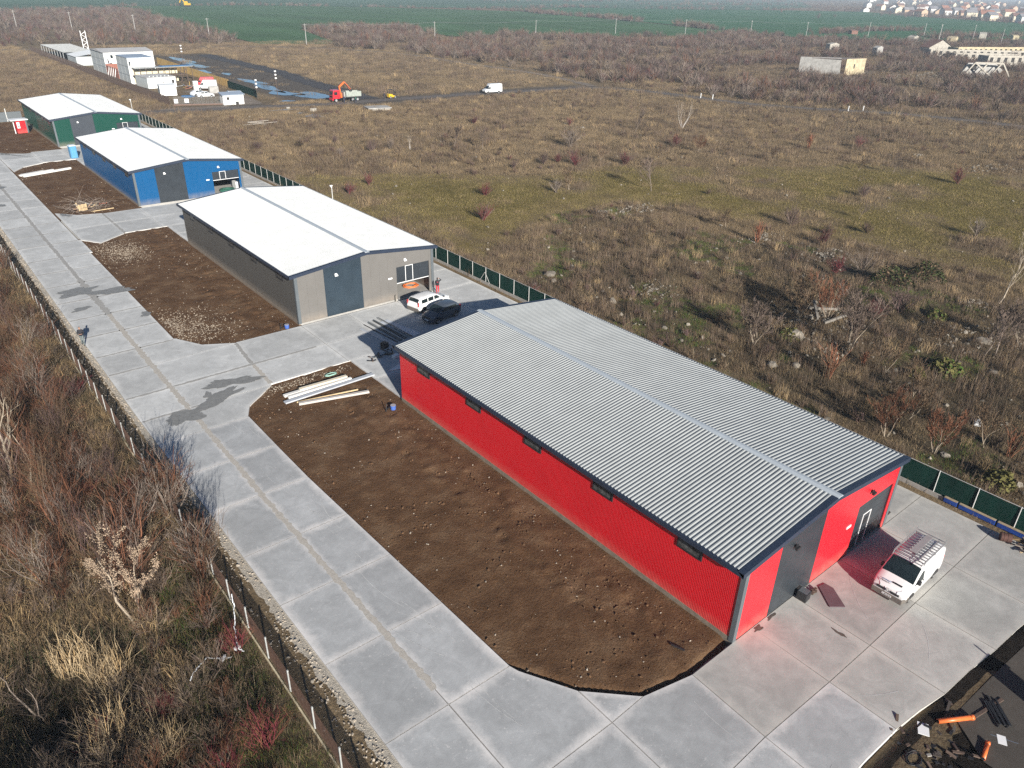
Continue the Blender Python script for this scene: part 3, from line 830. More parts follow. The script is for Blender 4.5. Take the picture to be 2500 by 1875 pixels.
    rv = MB().box(11.04, 11.1, .056, .22, 0, 3.5).box(15.1, 15.16, .056, .22, 0, 3.5).box(11.04, 15.16, .112, .22, 3.5, 3.56)
    P(rv, 'door_reveal', BLACKP)
    bot, top = door_z
    dr = MB(); nsec = max(2, round((top - bot) / .55)); h = (top - bot) / nsec
    for k in range(nsec):
        dr.box(11.105, 15.095, rev, rev + .05, bot + k * h + .006, bot + (k + 1) * h - .006)
    dr.box(11.13, 15.07, rev + .01, rev + .045, bot + .003, top - .003)
    door = P(dr, 'door', ANTH)
    wt = min(bot + 2.35, top - .02)
    fx = MB()
    for xa in (12.2, 13.08):
        fx.box(xa, xa + .06, rev - .03, rev - .002, bot + .08, wt)
    fx.box(12.26, 13.08, rev - .03, rev - .002, wt - .06, wt)
    if bot > .5: fx.box(11.12, 15.08, rev - .035, rev - .005, bot - .05, bot + .02)
    P(fx, 'wicket_frame', WHITE, door)
    if bot < .5:
        P(MB().box(12.42, 12.92, rev - .02, rev - .003, 1.55, 1.95), 'wicket_window', BLACKP, door)
        P(MB().box(12.99, 13.04, rev - .07, rev - .003, 1.0, 1.12), 'handle', CHROME, door)
    # floodlights and number plate
    lm = BLACKP if bot < .5 else WHITE
    for xl in (4.25, 12.1):
        P(MB().box(xl - .16, xl + .16, -.26, -.12, 4.08, 4.22).box(xl - .03, xl + .03, -.12, .0, 4.16, 4.3).box(xl - .12, xl + .12, -.14, -.1, 4.2, 4.34), 'floodlight', lm)
    P(MB().box(10.08, 10.56, -.035, .0, 2.38, 2.54), 'sign_plate', WHITE)
    return root

RED = wall_material('red_panel', (0.62, 0.018, 0.028), bounce_dust=(.60, .22, .17), rough=.32)
REDS = wall_material('red_wall', (0.58, 0.014, 0.022), bounce_dust=(.62, .22, .17), rough=.38)
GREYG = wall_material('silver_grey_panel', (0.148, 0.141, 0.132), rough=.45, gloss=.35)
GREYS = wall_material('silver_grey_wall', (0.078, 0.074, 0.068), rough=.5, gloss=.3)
BLUEG = wall_material('blue_panel', (0.002, 0.072, 0.195), rough=.38, gloss=.35)
GRNG = wall_material('green_panel', (0.004, 0.052, 0.036), rough=.36, gloss=.35)
make_hall(0, 'bright red steel hall with grey ribbed roof, nearest of the four', RED, REDS, ANTH, (0.05, 3.49))
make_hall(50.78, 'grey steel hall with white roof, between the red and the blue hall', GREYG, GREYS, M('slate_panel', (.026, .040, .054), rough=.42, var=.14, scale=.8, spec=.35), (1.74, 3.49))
make_hall(103.8, 'blue steel hall with white roof and open roller door', BLUEG, BLUEG, ANTH, (2.26, 3.49))
make_hall(156.65, 'dark green steel hall with white roof, farthest of the four', GRNG, GRNG, M('slate_panel_far', (.045, .052, .063), rough=.42, var=.1, scale=.8, spec=.35), (2.0, 3.49))

# ------------------------------------------------------------------ fences
POSTW = M('galvanised_post', (0.52, 0.52, 0.50), rough=0.55, var=0.12, scale=4)
NET = M('green_shade_net', (0.006, 0.030, 0.023), rough=0.85, var=0.3, scale=1.2, spec=0.1, stretch=(1, 1, .3))
fr = thing('net_fence', 'dark green shade net fence on pale steel posts along the meadow', 'fence', (21.5, 0, 0))
pm = MB().tube([(0, 0, -.3), (0, 0, 1.9)], .032, 8).mesh('post', POSTW)
def net_mesh(seed):
    r = np.random.default_rng(seed); n = 8; mb = MB()
    for j in range(5):
        for i in range(n + 1):
            t = i / n; z = .16 + (1.84 - .16) * j / 4
            sag = -.05 * math.sin(math.pi * t) if j == 4 else 0
            mb.v.append((.03 + .03 * (r.random() - .5) + .02 * math.sin(5 * t + j), t * 2.5, z + sag))
    for j in range(4):
        for i in range(n):
            mb.f.append((j * (n + 1) + i, j * (n + 1) + i + 1, (j + 1) * (n + 1) + i + 1, (j + 1) * (n + 1) + i)); mb.m.append(0)
    me = mb.mesh('net_panel', NET, True)
    return me
nets = [net_mesh(s) for s in range(4)]
wires = MB()
y = -12.8 + 0.06
k = 0
while y < 184:
    if not (58.5 < y < 81 or 111 < y < 134.5 or 165 < y < 182) or True:
        put('post', pm, fr, (.0, y, 0))
        if y < 181.5: put('net_panel', nets[k % 4], fr, (0, y, 0))
    y += 2.475; k += 1
MB().box(-.02, .02, -12.7, 184, 1.86, 1.875).build('tension_wire', POSTW, fr)
for yb in (49.3, 9.8, 96.5):
    MB().tube([(0, yb, 1.3), (0, yb + 1.0, .0)], .022, 5).build('brace', POSTW, fr); MB().tube([(0, yb, 1.3), (0, yb - 1.0, .0)], .022, 5).build('brace', POSTW, fr)
PRE = M('precast_plinth', (0.33, 0.31, 0.285), rough=0.9, var=0.2, scale=4)
ny_ = 184; y = -1.1
pb = thing('fence_plinth', 'low weathered concrete board plinth under the green net fence', 'plinth', (21.5, 0, 0))
pl = MB().box(-.12, -.06, .02, 2.45, -.2, .26).mesh('plinth_board', PRE)
while y < 182:
    put('plinth_board', pl, pb, (0, y, 0)); y += 2.475

BLUEST = M('blue_steel', (0.015, 0.055, 0.26), rough=0.5, var=0.25, scale=3)
for i, (a, b) in enumerate(((-2.0, -1.15), (-4.35, -2.1), (-6.9, -4.45), (-9.4, -7.0))):
    o = thing('blue_beam', ['shortest blue steel beam beside the net fence, next to concrete plinth', 'second blue steel beam along the foot of the net fence', 'long blue steel beam at the fence foot, behind the rusty drum', 'blue steel beam at the fence foot by the right picture edge'][i], 'beam', (21.36, a, 0), 0, 'blue beams along the fence')
    L_ = b - a
    bevel(MB().box(-.09, .09, 0, L_, -.02, .32).build('web', BLUEST, o), .03)
    MB().box(-.11, .11, 0.02, L_ - .02, .322, .35).build('flange', M('rusty_edge', (.33, .26, .17), .9, var=.3), o)

lf = thing('wire_fence', 'rusty wire mesh fence on pale concrete posts beside the concrete road', 'fence', (-19.05, 0, 0))
CPOST = M('concrete_post', (0.34, 0.35, 0.34), rough=0.9, var=0.2, scale=6)
WIRE = M('rusty_mesh', (0.105, 0.055, 0.036), rough=0.9, var=0.3, scale=3)
CURB = M('fence_curb', (0.52, 0.45, 0.31), rough=0.9, var=0.25, scale=4)
lp = MB().box(-.035, .035, -.035, .035, -.5, 1.42).mesh('post', CPOST)
wm = MB()
for k in range(31): wm.box(.018, .026, k * .0835, k * .0835 + .020, .08, 1.3)
for k in range(16): wm.box(.014, .020, 0, 2.53, .1 + k * .08, .122 + k * .08)
wme = wm.mesh('mesh_panel', WIRE)
cb = MB().box(-.13, -.06, 0, 2.5, -.3, .06).mesh('curb_board', CURB)
for k in range(-3, 46):
    yy = 6.0 + 2.535 * k
    put('post', lp, lf, (0, yy, 0)); put('mesh_panel', wme, lf, (0, yy, 0)); put('curb_board', cb, lf, (0, yy + .02, 0))
# ------------------------------------------------------------------ vehicles
def paint(nm, c, r=.28):
    return M(nm, c, rough=r, var=.05, scale=1.5, spec=.6, coat=.3)
CARW = paint('white_car_paint', (.76, .76, .75)); CARG = paint('slate_car_paint', (.062, .075, .095)); CARR = paint('red_car_paint', (.55, .02, .03)); CARY = paint('yellow_machine_paint', (.70, .42, .02))
VGL = M('car_glass', (.012, .02, .022), rough=.08, var=.3, scale=2, spec=.8)
TYRE = M('tyre_rubber', (.022, .021, .020), rough=.9, var=.25, scale=6); RIM = M('steel_rim', (.42, .42, .42), rough=.45, metal=.5, var=.15, scale=9)
LAMPG = M('headlamp_glass', (.62, .63, .63), rough=.12, var=.25, scale=9, spec=.8); TAILR = M('tail_lamp', (.45, .02, .02), rough=.2, var=.2)
DUSTY = M('dirty_bumper', (.13, .115, .10), rough=.8, var=.25, scale=4)

class Car:
    """lofted body: stations along the length from the nose (s=0) with the height of the top line and the roof's half width"""
    def __init__(c, root, L_, W_, st, zb, zbelt, paint_, tumble=.14, nose=.10):
        c.root, c.L, c.W, c.zb, c.belt, c.tum, c.nose = root, L_, W_, zb, zbelt, tumble, nose
        c.st = st; c.paint = paint_
        c.S = np.array([q[0] for q in st]); c.T = np.array([q[1] for q in st])
        mb = MB(); rings = []
        for s in c.S:
            zt = c.top(s); w = c.half(s, min(c.belt, zt - .1)); be = min(c.belt, zt - .10)
            wt = c.half(s, zt)
            pts = [(0, c.zb), (w * .86, c.zb), (w * .985, c.zb + .14), (w, (c.zb + be) / 2), (w * .985, be), (wt * 1.0, zt - .09), (wt * .90, zt - .018), (wt * .5, zt + .012), (0, zt + .02)]
            ring = [(c.L / 2 - s, y_, z_) for y_, z_ in pts] + [(c.L / 2 - s, -y_, z_) for y_, z_ in pts[-2:0:-1]]
            rings.append(ring)
        n = len(rings[0])
        for ring in rings: mb.v += ring
        for i in range(len(rings) - 1):
            for k in range(n):
                mb.f.append((i * n + k, (i + 1) * n + k, (i + 1) * n + (k + 1) % n, i * n + (k + 1) % n)); mb.m.append(0)
        mb.f.append(tuple(range(n))); mb.m.append(0); e = (len(rings) - 1) * n; mb.f.append(tuple(e + k for k in range(n))[::-1]); mb.m.append(0)
        o = mb.build('body', c.paint, root)
        bm = bmesh.new(); bm.from_mesh(o.data); bmesh.ops.recalc_face_normals(bm, faces=bm.faces); bm.to_mesh(o.data); bm.free()
        o.data.polygons.foreach_set('use_smooth', [True] * len(o.data.polygons))
        try: o.data.set_sharp_from_angle(angle=R(38))
        except Exception: pass
        c.body = o
    def top(c, s): return float(np.interp(s, c.S, c.T))
    def half(c, s, z):
        pl = 1 - c.nose * max(0, 1 - s / (c.L * .13)) ** 2 - .05 * max(0, 1 - (c.L - s) / (c.L * .07)) ** 2
        w = c.W / 2 * pl
        return w if z <= c.belt else w - c.tum * (z - c.belt) / (1.0 if c.T.max() < 1.7 else 1.25)
    def side(c, poly, nm, mt, off=.012, parent=None, sides=(-1, 1)):
        for sg in sides:
            vo = [(c.L / 2 - s, sg * (c.half(s, z) * (1 if z <= c.belt else .992) + off), z) for s, z in poly]
            vi = [(x, y_ - sg * .03, z) for x, y_, z in vo]; n = len(poly)
            MB().add(vo + vi, [tuple(range(n)), tuple(range(n, 2 * n))[::-1]] + [(i, n + i, n + (i + 1) % n, (i + 1) % n) for i in range(n)]).build(nm, mt, parent or c.root)
    def over(c, s0, s1, f0, f1, nm, mt, off=.022, n=6, parent=None):
        """glass or panel following the top line between two stations"""
        v = []; m_ = 5
        for i in range(n + 1):
            s = s0 + (s1 - s0) * i / n; f = f0 + (f1 - f0) * i / n
            for j in range(m_ + 1):
                t_ = -1 + 2 * j / m_
                y_ = c.half(s, c.top(s)) * f * t_
                v.append((c.L / 2 - s, y_, c.top(s) + off + .012 - .035 * abs(t_) ** 3))
        fs = [(i * (m_ + 1) + j, i * (m_ + 1) + j + 1, (i + 1) * (m_ + 1) + j + 1, (i + 1) * (m_ + 1) + j) for i in range(n) for j in range(m_)]
        MB().add(v, fs).build(nm, mt, parent or c.root, smooth=True)
    def wheel(c, s, r, tr, wd=.2, rim=RIM, sides=(-1, 1), arch=True):
        for sg in sides:
            x = c.L / 2 - s; y_ = sg * tr
            if arch:
                a = [(x + (r + .07) * math.cos(q), z_) for q, z_ in [(k * math.pi / 10, r + (r + .07) * math.sin(k * math.pi / 10)) for k in range(11)]]
                yy = sorted((sg * (c.W / 2 - .06), sg * (c.W / 2 + .012)))
                MB().sprism([(p, max(z_, c.zb)) for p, z_ in a], *yy).build('wheel_arch', BLACKP, c.root)
            w_ = MB().tube([(x, y_ - sg * wd * .5, r), (x, y_ - sg * wd * .45, r), (x, y_ + sg * wd * .42, r), (x, y_ + sg * wd * .5, r)], [r * .86, r, r, r * .88], 18).build('wheel', TYRE, c.root)
            MB().tube([(x, y_ + sg * wd * .40, r), (x, y_ + sg * (wd * .5 + .012), r), (x, y_ + sg * (wd * .5 + .004), r)], [r * .64, r * .62, r * .2], 14).build('rim', rim, w_)

def text_part(txt, size, mat, parent, M4):
    cu = bpy.data.curves.new('lettering', 'FONT'); cu.body = txt; cu.size = size; cu.extrude = .002; cu.align_x = 'CENTER'; cu.align_y = 'CENTER'
    o = bpy.data.objects.new('lettering', cu); COL.objects.link(o)
    dg = bpy.context.evaluated_depsgraph_get(); me = bpy.data.meshes.new_from_object(o.evaluated_get(dg)); bpy.data.objects.remove(o)
    me.materials.clear(); me.materials.append(mat); me.transform(M4)
    return put('lettering', me, parent)

# white panel van with a roof rack, front of the red hall
v = thing('panel_van', 'white panel van with metal roof rack parked before the red hall', 'van', (11.62, -3.30, 0), R(181.3))
c = Car(v, 4.80, 1.90, [(0, .72), (.02, .86), (.10, .98), (.35, 1.10), (.80, 1.24), (.95, 1.34), (1.30, 1.62), (1.66, 1.86), (1.82, 1.93), (2.2, 1.97), (3.6, 1.98), (4.5, 1.95), (4.68, 1.90), (4.80, 1.72)], .26, 1.12, CARW, .13, .16)
c.over(.84, 1.70, .93, .90, 'windscreen', VGL)
c.side([(.92, 1.16), (1.42, 1.12), (1.98, 1.12), (1.98, 1.66), (1.78, 1.72), (1.40, 1.50)], 'side_window', VGL)
c.side([(0.02, .30), (.55, .30), (.58, .58), (.02, .62)], 'bumper_end', DUSTY, .02)
bevel(MB().box(2.30, 2.45, -.86, .86, .27, .60).build('bumper', DUSTY, v), .04)
MB().box(2.41, 2.455, -.62, -.14, .70, .82).build('grille', BLACKP, v); MB().box(2.41, 2.455, .14, .62, .70, .82).build('grille', BLACKP, v)
MB().add([(2.43, 0, .92), (2.43, -.14, .80), (2.42, 0, .66), (2.43, .14, .80), (2.40, -.2, .9), (2.40, .2, .9)], [(0, 4, 1, 2, 3, 5)]).build('nose_panel', CARW, v)
bd = MB()
for (y0, z0), (y1, z1) in zip(((0, .91), (.075, .80), (0, .69), (-.075, .80)), ((.075, .80), (0, .69), (-.075, .80), (0, .91))): bd.bar((2.462, y0, z0), (2.462, y1, z1), .028, .02)
bd.build('diamond_badge', CHROME, v)
for sg in (-1, 1):
    hl = [(2.42, sg * .46, .74), (2.30, sg * .80, .74), (2.02, sg * .905, .88), (1.98, sg * .85, 1.06), (2.20, sg * .66, 1.05), (2.36, sg * .46, .93)]
    MB().add([(x + .02, y_ + sg * .012, z + .012) for x, y_, z in hl], [tuple(range(6)) if sg > 0 else tuple(range(6))[::-1]]).build('headlight', LAMPG, v)
    mi = MB().box(1.05, 1.22, sg * 1.0 - .12, sg * 1.0 + .12, 1.12, 1.40).build('mirror', BLACKP, v); bevel(mi, .05, 3)
    MB().box(-2.41, -2.36, sg * .84 - .06, sg * .84 + .06, .75, 1.25).build('tail_lamp', TAILR, v)
    MB().box(.28, .42, sg * .965 - .012, sg * .965 + .012, .98, 1.02).build('door_handle', BLACKP, v)
plate = MB().box(2.455, 2.468, -.26, .26, .44, .55).build('number_plate', WHITE, v)
MB().box(2.02 - .06, 2.02 + .06, -.02, .52, 1.115, 1.145).build('bonnet_vent', BLACKP, v)
BLUEINK = M('blue_lettering', (.03, .14, .30), .5, var=.1); INK = M('dark_lettering', (.03, .03, .035), .5, var=.1); PALEINK = M('pale_blue_lettering', (.45, .62, .68), .5, var=.1)
hood = lambda x, y_, z: Matrix.Translation((x, y_, z)) @ Matrix.Rotation(R(90), 4, 'Z') @ Matrix.Rotation(R(14), 4, 'X')
text_part('romstal', .16, BLUEINK, v, hood(2.10, -.30, 1.135)); text_part('Partener', .15, INK, v, hood(2.22, -.30, 1.105))
text_part('C 183 ROX', .10, INK, plate, Matrix.Translation((2.472, 0, .495)) @ Matrix.Rotation(R(90), 4, 'Z') @ Matrix.Rotation(R(90), 4, 'X'))
for i, tx in enumerate(('instalatii', 'sanitare - termice', 'romstal')):
    text_part(tx, .15, PALEINK, v, Matrix.Translation((-.75, .972 - .02 * 0 - .03 * (1 - i) * .3, 1.42 - .2 * i)) @ Matrix.Rotation(R(180), 4, 'Z') @ Matrix.Rotation(R(90 - 7), 4, 'X'))
c.wheel(.86, .32, .82); c.wheel(3.94, .32, .82)
RACK = M('rack_aluminium', (.36, .36, .36), .5, .6, .12, 5)
rk = MB(); x0, x1, wz = -2.2, .98, 2.16
for sg in (-1, 1):
    rk.tube([(x0, sg * .80, wz), (x1 - .25, sg * .80, wz), (x1, sg * .76, wz - .10)], .022, 6).tube([(x0, sg * .80, wz + .16), (x1 - .25, sg * .80, wz + .12), (x1, sg * .76, wz - .08)], .018, 6)
    for xx in (-2.1, -.9, .4): rk.box(xx - .02, xx + .02, sg * .79 - .015, sg * .79 + .015, 1.93, wz + .14)
rack = rk.build('roof_rack', RACK, v)
for k in range(12):
    xx = x0 + (x1 - .12 - x0) * k / 11
    MB().box(xx - .03, xx + .03, -.80, .80, wz - .02, wz + .015).build('rack_slat', RACK, rack)
MB().box(-2.0, .1, -.22, .12, wz + .02, wz + .05).box(-2.0, .3, .44, .5, wz + .02, wz + .05).build('rack_walkway', M('rack_plank', (.28, .27, .27), .6, var=.1), rack)

# white estate car in front of the grey hall
v = thing('estate_car', 'white estate car with muddy rear beside the grey hall door', 'car', (12.6, 47.15, 0), R(11))
c = Car(v, 4.45, 1.74, [(0, .68), (.05, .80), (.35, .92), (1.0, 1.02), (1.15, 1.10), (1.55, 1.38), (1.80, 1.50), (2.3, 1.57), (3.6, 1.56), (4.1, 1.52), (4.30, 1.30), (4.42, 1.0), (4.45, .95)], .24, 1.0, CARW, .17, .2)
c.over(1.10, 1.76, .9, .84, 'windscreen', VGL); c.over(4.14, 4.36, .80, .84, 'rear_window', VGL)
c.side([(1.40, 1.06), (2.22, 1.05), (2.22, 1.43), (1.82, 1.40)], 'front_side_window', VGL); c.side([(2.34, 1.05), (3.06, 1.05), (3.06, 1.44), (2.34, 1.43)], 'rear_side_window', VGL); c.side([(3.18, 1.05), (3.96, 1.06), (4.0, 1.36), (3.9, 1.42), (3.18, 1.44)], 'boot_window', VGL)
bevel(MB().box(-2.27, -2.10, -.83, .83, .26, .60).build('rear_bumper', DUSTY, v), .04); bevel(MB().box(2.10, 2.25, -.80, .80, .26, .52).build('front_bumper', CARW, v), .04)
for sg in (-1, 1):
    MB().box(-2.235, -2.15, sg * .79 - .06, sg * .79 + .06, .82, 1.25).build('tail_lamp', TAILR, v); MB().box(1.2, 1.3, sg * .95 - .09, sg * .95 + .09, 1.0, 1.13).build('mirror', BLACKP, v)
    MB().box(2.1, 2.2, sg * .6 - .14, sg * .6 + .14, .68, .80).build('headlight', LAMPG, v)
MB().box(-2.236, -2.20, -.3, .3, .62, .73).build('number_plate', WHITE, v)
c.wheel(.80, .31, .74); c.wheel(3.70, .31, .74)

# dark hatchback
v = thing('hatchback', 'dark slate hatchback standing in the shade of the red hall', 'car', (11.95, 43.95, 0), R(191.5))
c = Car(v, 4.05, 1.70, [(0, .62), (.05, .76), (.30, .88), (.85, 1.0), (1.0, 1.06), (1.5, 1.36), (1.72, 1.46), (2.2, 1.52), (3.2, 1.49), (3.58, 1.44), (3.85, 1.12), (3.98, .95), (4.05, .85)], .22, 1.0, CARG, .17, .22)
c.over(.95, 1.68, .9, .84, 'windscreen', VGL); c.over(3.62, 3.84, .78, .82, 'rear_window', VGL)
c.side([(1.26, 1.05), (2.12, 1.05), (2.12, 1.39), (1.74, 1.37), (1.5, 1.25)], 'front_side_window', VGL); c.side([(2.22, 1.05), (3.0, 1.05), (3.34, 1.10), (3.38, 1.36), (2.22, 1.40)], 'rear_side_window', VGL)
MB().box(1.96, 2.035, -.45, .45, .60, .72).build('grille', BLACKP, v); MB().box(2.0, 2.045, -.26, .26, .40, .50).build('number_plate', WHITE, v)
for sg in (-1, 1):
    MB().add([(1.99, sg * .50, .62), (1.88, sg * .76, .66), (1.70, sg * .835, .84), (1.90, sg * .52, .82)], [(0, 1, 2, 3) if sg > 0 else (3, 2, 1, 0)]).build('headlight', LAMPG, v)
    MB().box(.86, .98, sg * .93 - .09, sg * .93 + .09, .98, 1.12).build('mirror', CARG, v); MB().box(-2.03, -1.93, sg * .74 - .08, sg * .74 + .08, .8, 1.1).build('tail_lamp', TAILR, v)
c.wheel(.78, .31, .73); c.wheel(3.30, .31, .73)

def box_van(name, label, loc, rz, L_, W_, H_, col, mat2=None, box=True):
    v = thing(name, label, 'van', loc, rz)
    c = Car(v, L_, W_, [(0, .85), (.03, 1.0), (.25, 1.15), (.75, 1.32), (.95, 1.45), (1.35, 1.95), (1.55, 2.10 if not box else 2.2), (1.9, H_), (L_ - .25, H_), (L_ - .06, H_ - .06), (L_, H_ - .3)], .38, 1.3, col, .12, .12)
    c.over(.85, 1.5, .92, .9, 'windscreen', VGL)
    c.side([(1.0, 1.40), (1.9, 1.38), (1.9, 1.95), (1.5, 1.95)], 'side_window', VGL)
    bevel(MB().box(L_ / 2 - .12, L_ / 2 + .05, -W_ * .46, W_ * .46, .38, .72).build('bumper', DUSTY, v), .03)
    MB().box(-L_ / 2 + .1, L_ / 2 - .3, -W_ * .475, W_ * .475, .30, .46).build('skirt', BLACKP, v)
    for sg in (-1, 1):
        MB().box(L_ / 2 - .14, L_ / 2 + .01, sg * W_ * .36 - .14, sg * W_ * .36 + .14, .86, 1.06).build('headlight', LAMPG, v); MB().box(L_ / 2 - 1.15, L_ / 2 - 1.0, sg * (W_ / 2 + .1) - .1, sg * (W_ / 2 + .1) + .1, 1.35, 1.7).build('mirror', BLACKP, v)
    c.wheel(.95, .36, W_ / 2 - .12); c.wheel(L_ - 1.25, .36, W_ / 2 - .12)
    return v
box_van('delivery_van', 'tall white delivery van driving on the asphalt road across the meadow', (122.4, 178.4, .02), R(174), 6.0, 2.1, 2.75, CARW)

# red tipper truck with an orange loading crane
v = thing('crane_truck', 'red truck with orange loading crane and grey tipper body on the road', 'truck', (76.6, 184.9, .02), R(176.5))
cab = bevel(MB().sprism([(2.15, .9), (4.2, .9), (4.3, 1.2), (4.25, 1.9), (4.0, 3.05), (2.2, 3.1), (2.15, 3.0)], -1.22, 1.22).build('cab', CARR, v), .08, 3)
MB().add([(4.285, -1.08, 1.86), (4.285, 1.08, 1.86), (4.075, 1.02, 2.80), (4.075, -1.02, 2.80)], [(0, 1, 2, 3)]).build('windscreen', VGL, cab)
for sg in (-1, 1): MB().box(2.9, 3.85, sg * 1.235 - .01, sg * 1.235 + .01, 1.9, 2.65).build('side_window', VGL, cab)
MB().box(4.26, 4.34, -.9, .9, 1.25, 1.62).build('grille', BLACKP, cab)
bevel(MB().box(4.1, 4.42, -1.22, 1.22, .5, .95).build('bumper', CARR, v), .05)
MB().box(-4.0, 4.1, -.42, .42, .72, 1.0).box(-3.9, 1.8, -1.1, -1.02, .95, 1.1).box(-3.9, 1.8, 1.02, 1.1, .95, 1.1).build('chassis', BLACKP, v)
TIP = M('tipper_grey', (.30, .33, .29), .7, var=.2, scale=2)
tb = MB().box(-4.1, .35, -1.24, -1.16, 1.35, 2.55).box(-4.1, .35, 1.16, 1.24, 1.35, 2.55).box(-4.1, -4.02, -1.16, 1.16, 1.35, 2.55).box(.27, .35, -1.16, 1.16, 1.35, 2.75).box(-4.1, .35, -1.2, 1.2, 1.25, 1.34)
for k in range(8):
    for sg in (-1, 1): tb.box(-3.9 + k * .58, -3.82 + k * .58, sg * 1.26 - .02, sg * 1.26 + .02, 1.36, 2.5)
tb.build('tipper_body', TIP, v)
MB().box(-3.95, .2, -1.1, 1.1, 1.9, 2.1).build('load', M('pink_gravel', (.45, .36, .32), .9, var=.3, scale=3), v)
ORP = M('crane_orange', (.72, .14, .03), .4, var=.08)
cr = MB().box(1.15, 1.6, -.25, .25, 1.0, 2.2).bar((1.5, 0, 2.0), (1.75, 0, 3.9), .30, .34).bar((1.75, 0, 3.8), (.2, 0, 4.9), .32, .42).bar((.3, 0, 4.95), (-1.5, 0, 3.0), .26, .36).build('crane', ORP, v)
MB().bar((.2, .14, 4.7), (-1.9, .14, 2.6), .12, .2).bar((-1.5, 0, 3.0), (-1.9, 0, 1.9), .18, .2).box(1.15, 1.55, -1.1, -.3, 1.0, 2.3).build('crane_arm', BLACKP, cr)
MB().box(.6, 1.0, -1.1, 1.1, 1.1, 2.5).build('tool_rack', M('grey_cabinet', (.3, .3, .28), .6, var=.15), v)
wt = Car.__new__(Car); wt.root = v; wt.L = 0; wt.W = 2.3; wt.zb = .3
for s in (-3.35, 1.55, 2.95): wt.wheel(s, .5, 1.0, .34, RIM, (-1, 1), False)

v = thing('forklift', 'small yellow forklift working beside the truck', 'forklift', (90.6, 183.9, .02), R(2))
bevel(MB().sprism([(-1.3, .3), (.9, .3), (.9, .7), (.2, .75), (-.2, 1.15), (-1.3, 1.3)], -.55, .55).build('body', CARY, v), .06, 2)
fm, fc = MB(), MB()
for sg in (-1, 1):
    fc.bar((-1.05, sg * .5, 1.25), (-1.0, sg * .5, 2.3), .09).bar((.35, sg * .5, .9), (.15, sg * .5, 2.3), .09); fm.box(1.0, 1.12, sg * .38 - .05, sg * .38 + .05, .2, 2.5)
fc.box(-1.05, .2, -.55, .55, 2.28, 2.36).build('cage', BLACKP, v); fm.box(.98, 1.14, -.45, .45, 1.4, 1.5).build('mast', BLACKP, v)
MB().box(1.1, 2.1, -.35, -.22, .25, .32).build('fork', BLACKP, v); MB().box(1.1, 2.1, .22, .35, .25, .32).build('fork', BLACKP, v)
wt = Car.__new__(Car); wt.root = v; wt.L = 0; wt.W = 1.1; wt.zb = .1
for s in (.8, -.7): wt.wheel(s, .33, .52, .22, RIM, (-1, 1), False)

v = thing('excavator', 'tiny yellow excavator standing in the far green field', 'excavator', (268, 893, .3), R(120))
v.scale = (1.7,) * 3
MB().box(-1.8, 1.8, -1.3, -.7, 0, .8).build('track', BLACKP, v); MB().box(-1.8, 1.8, .7, 1.3, 0, .8).build('track', BLACKP, v); MB().box(-1.9, 1.2, -1.2, 1.2, .9, 2.0).build('body', CARY, v); MB().box(.1, 1.3, -1.1, -.1, 2.0, 3.0).build('cab', CARY, v)
MB().bar((1.0, .3, 1.8), (3.4, .3, 5.2), .4, .6).bar((3.4, .3, 5.2), (5.2, .3, 2.0), .35, .5).build('boom', CARY, v); MB().box(4.6, 5.6, -.2, .8, .9, 2.0).build('bucket', BLACKP, v)

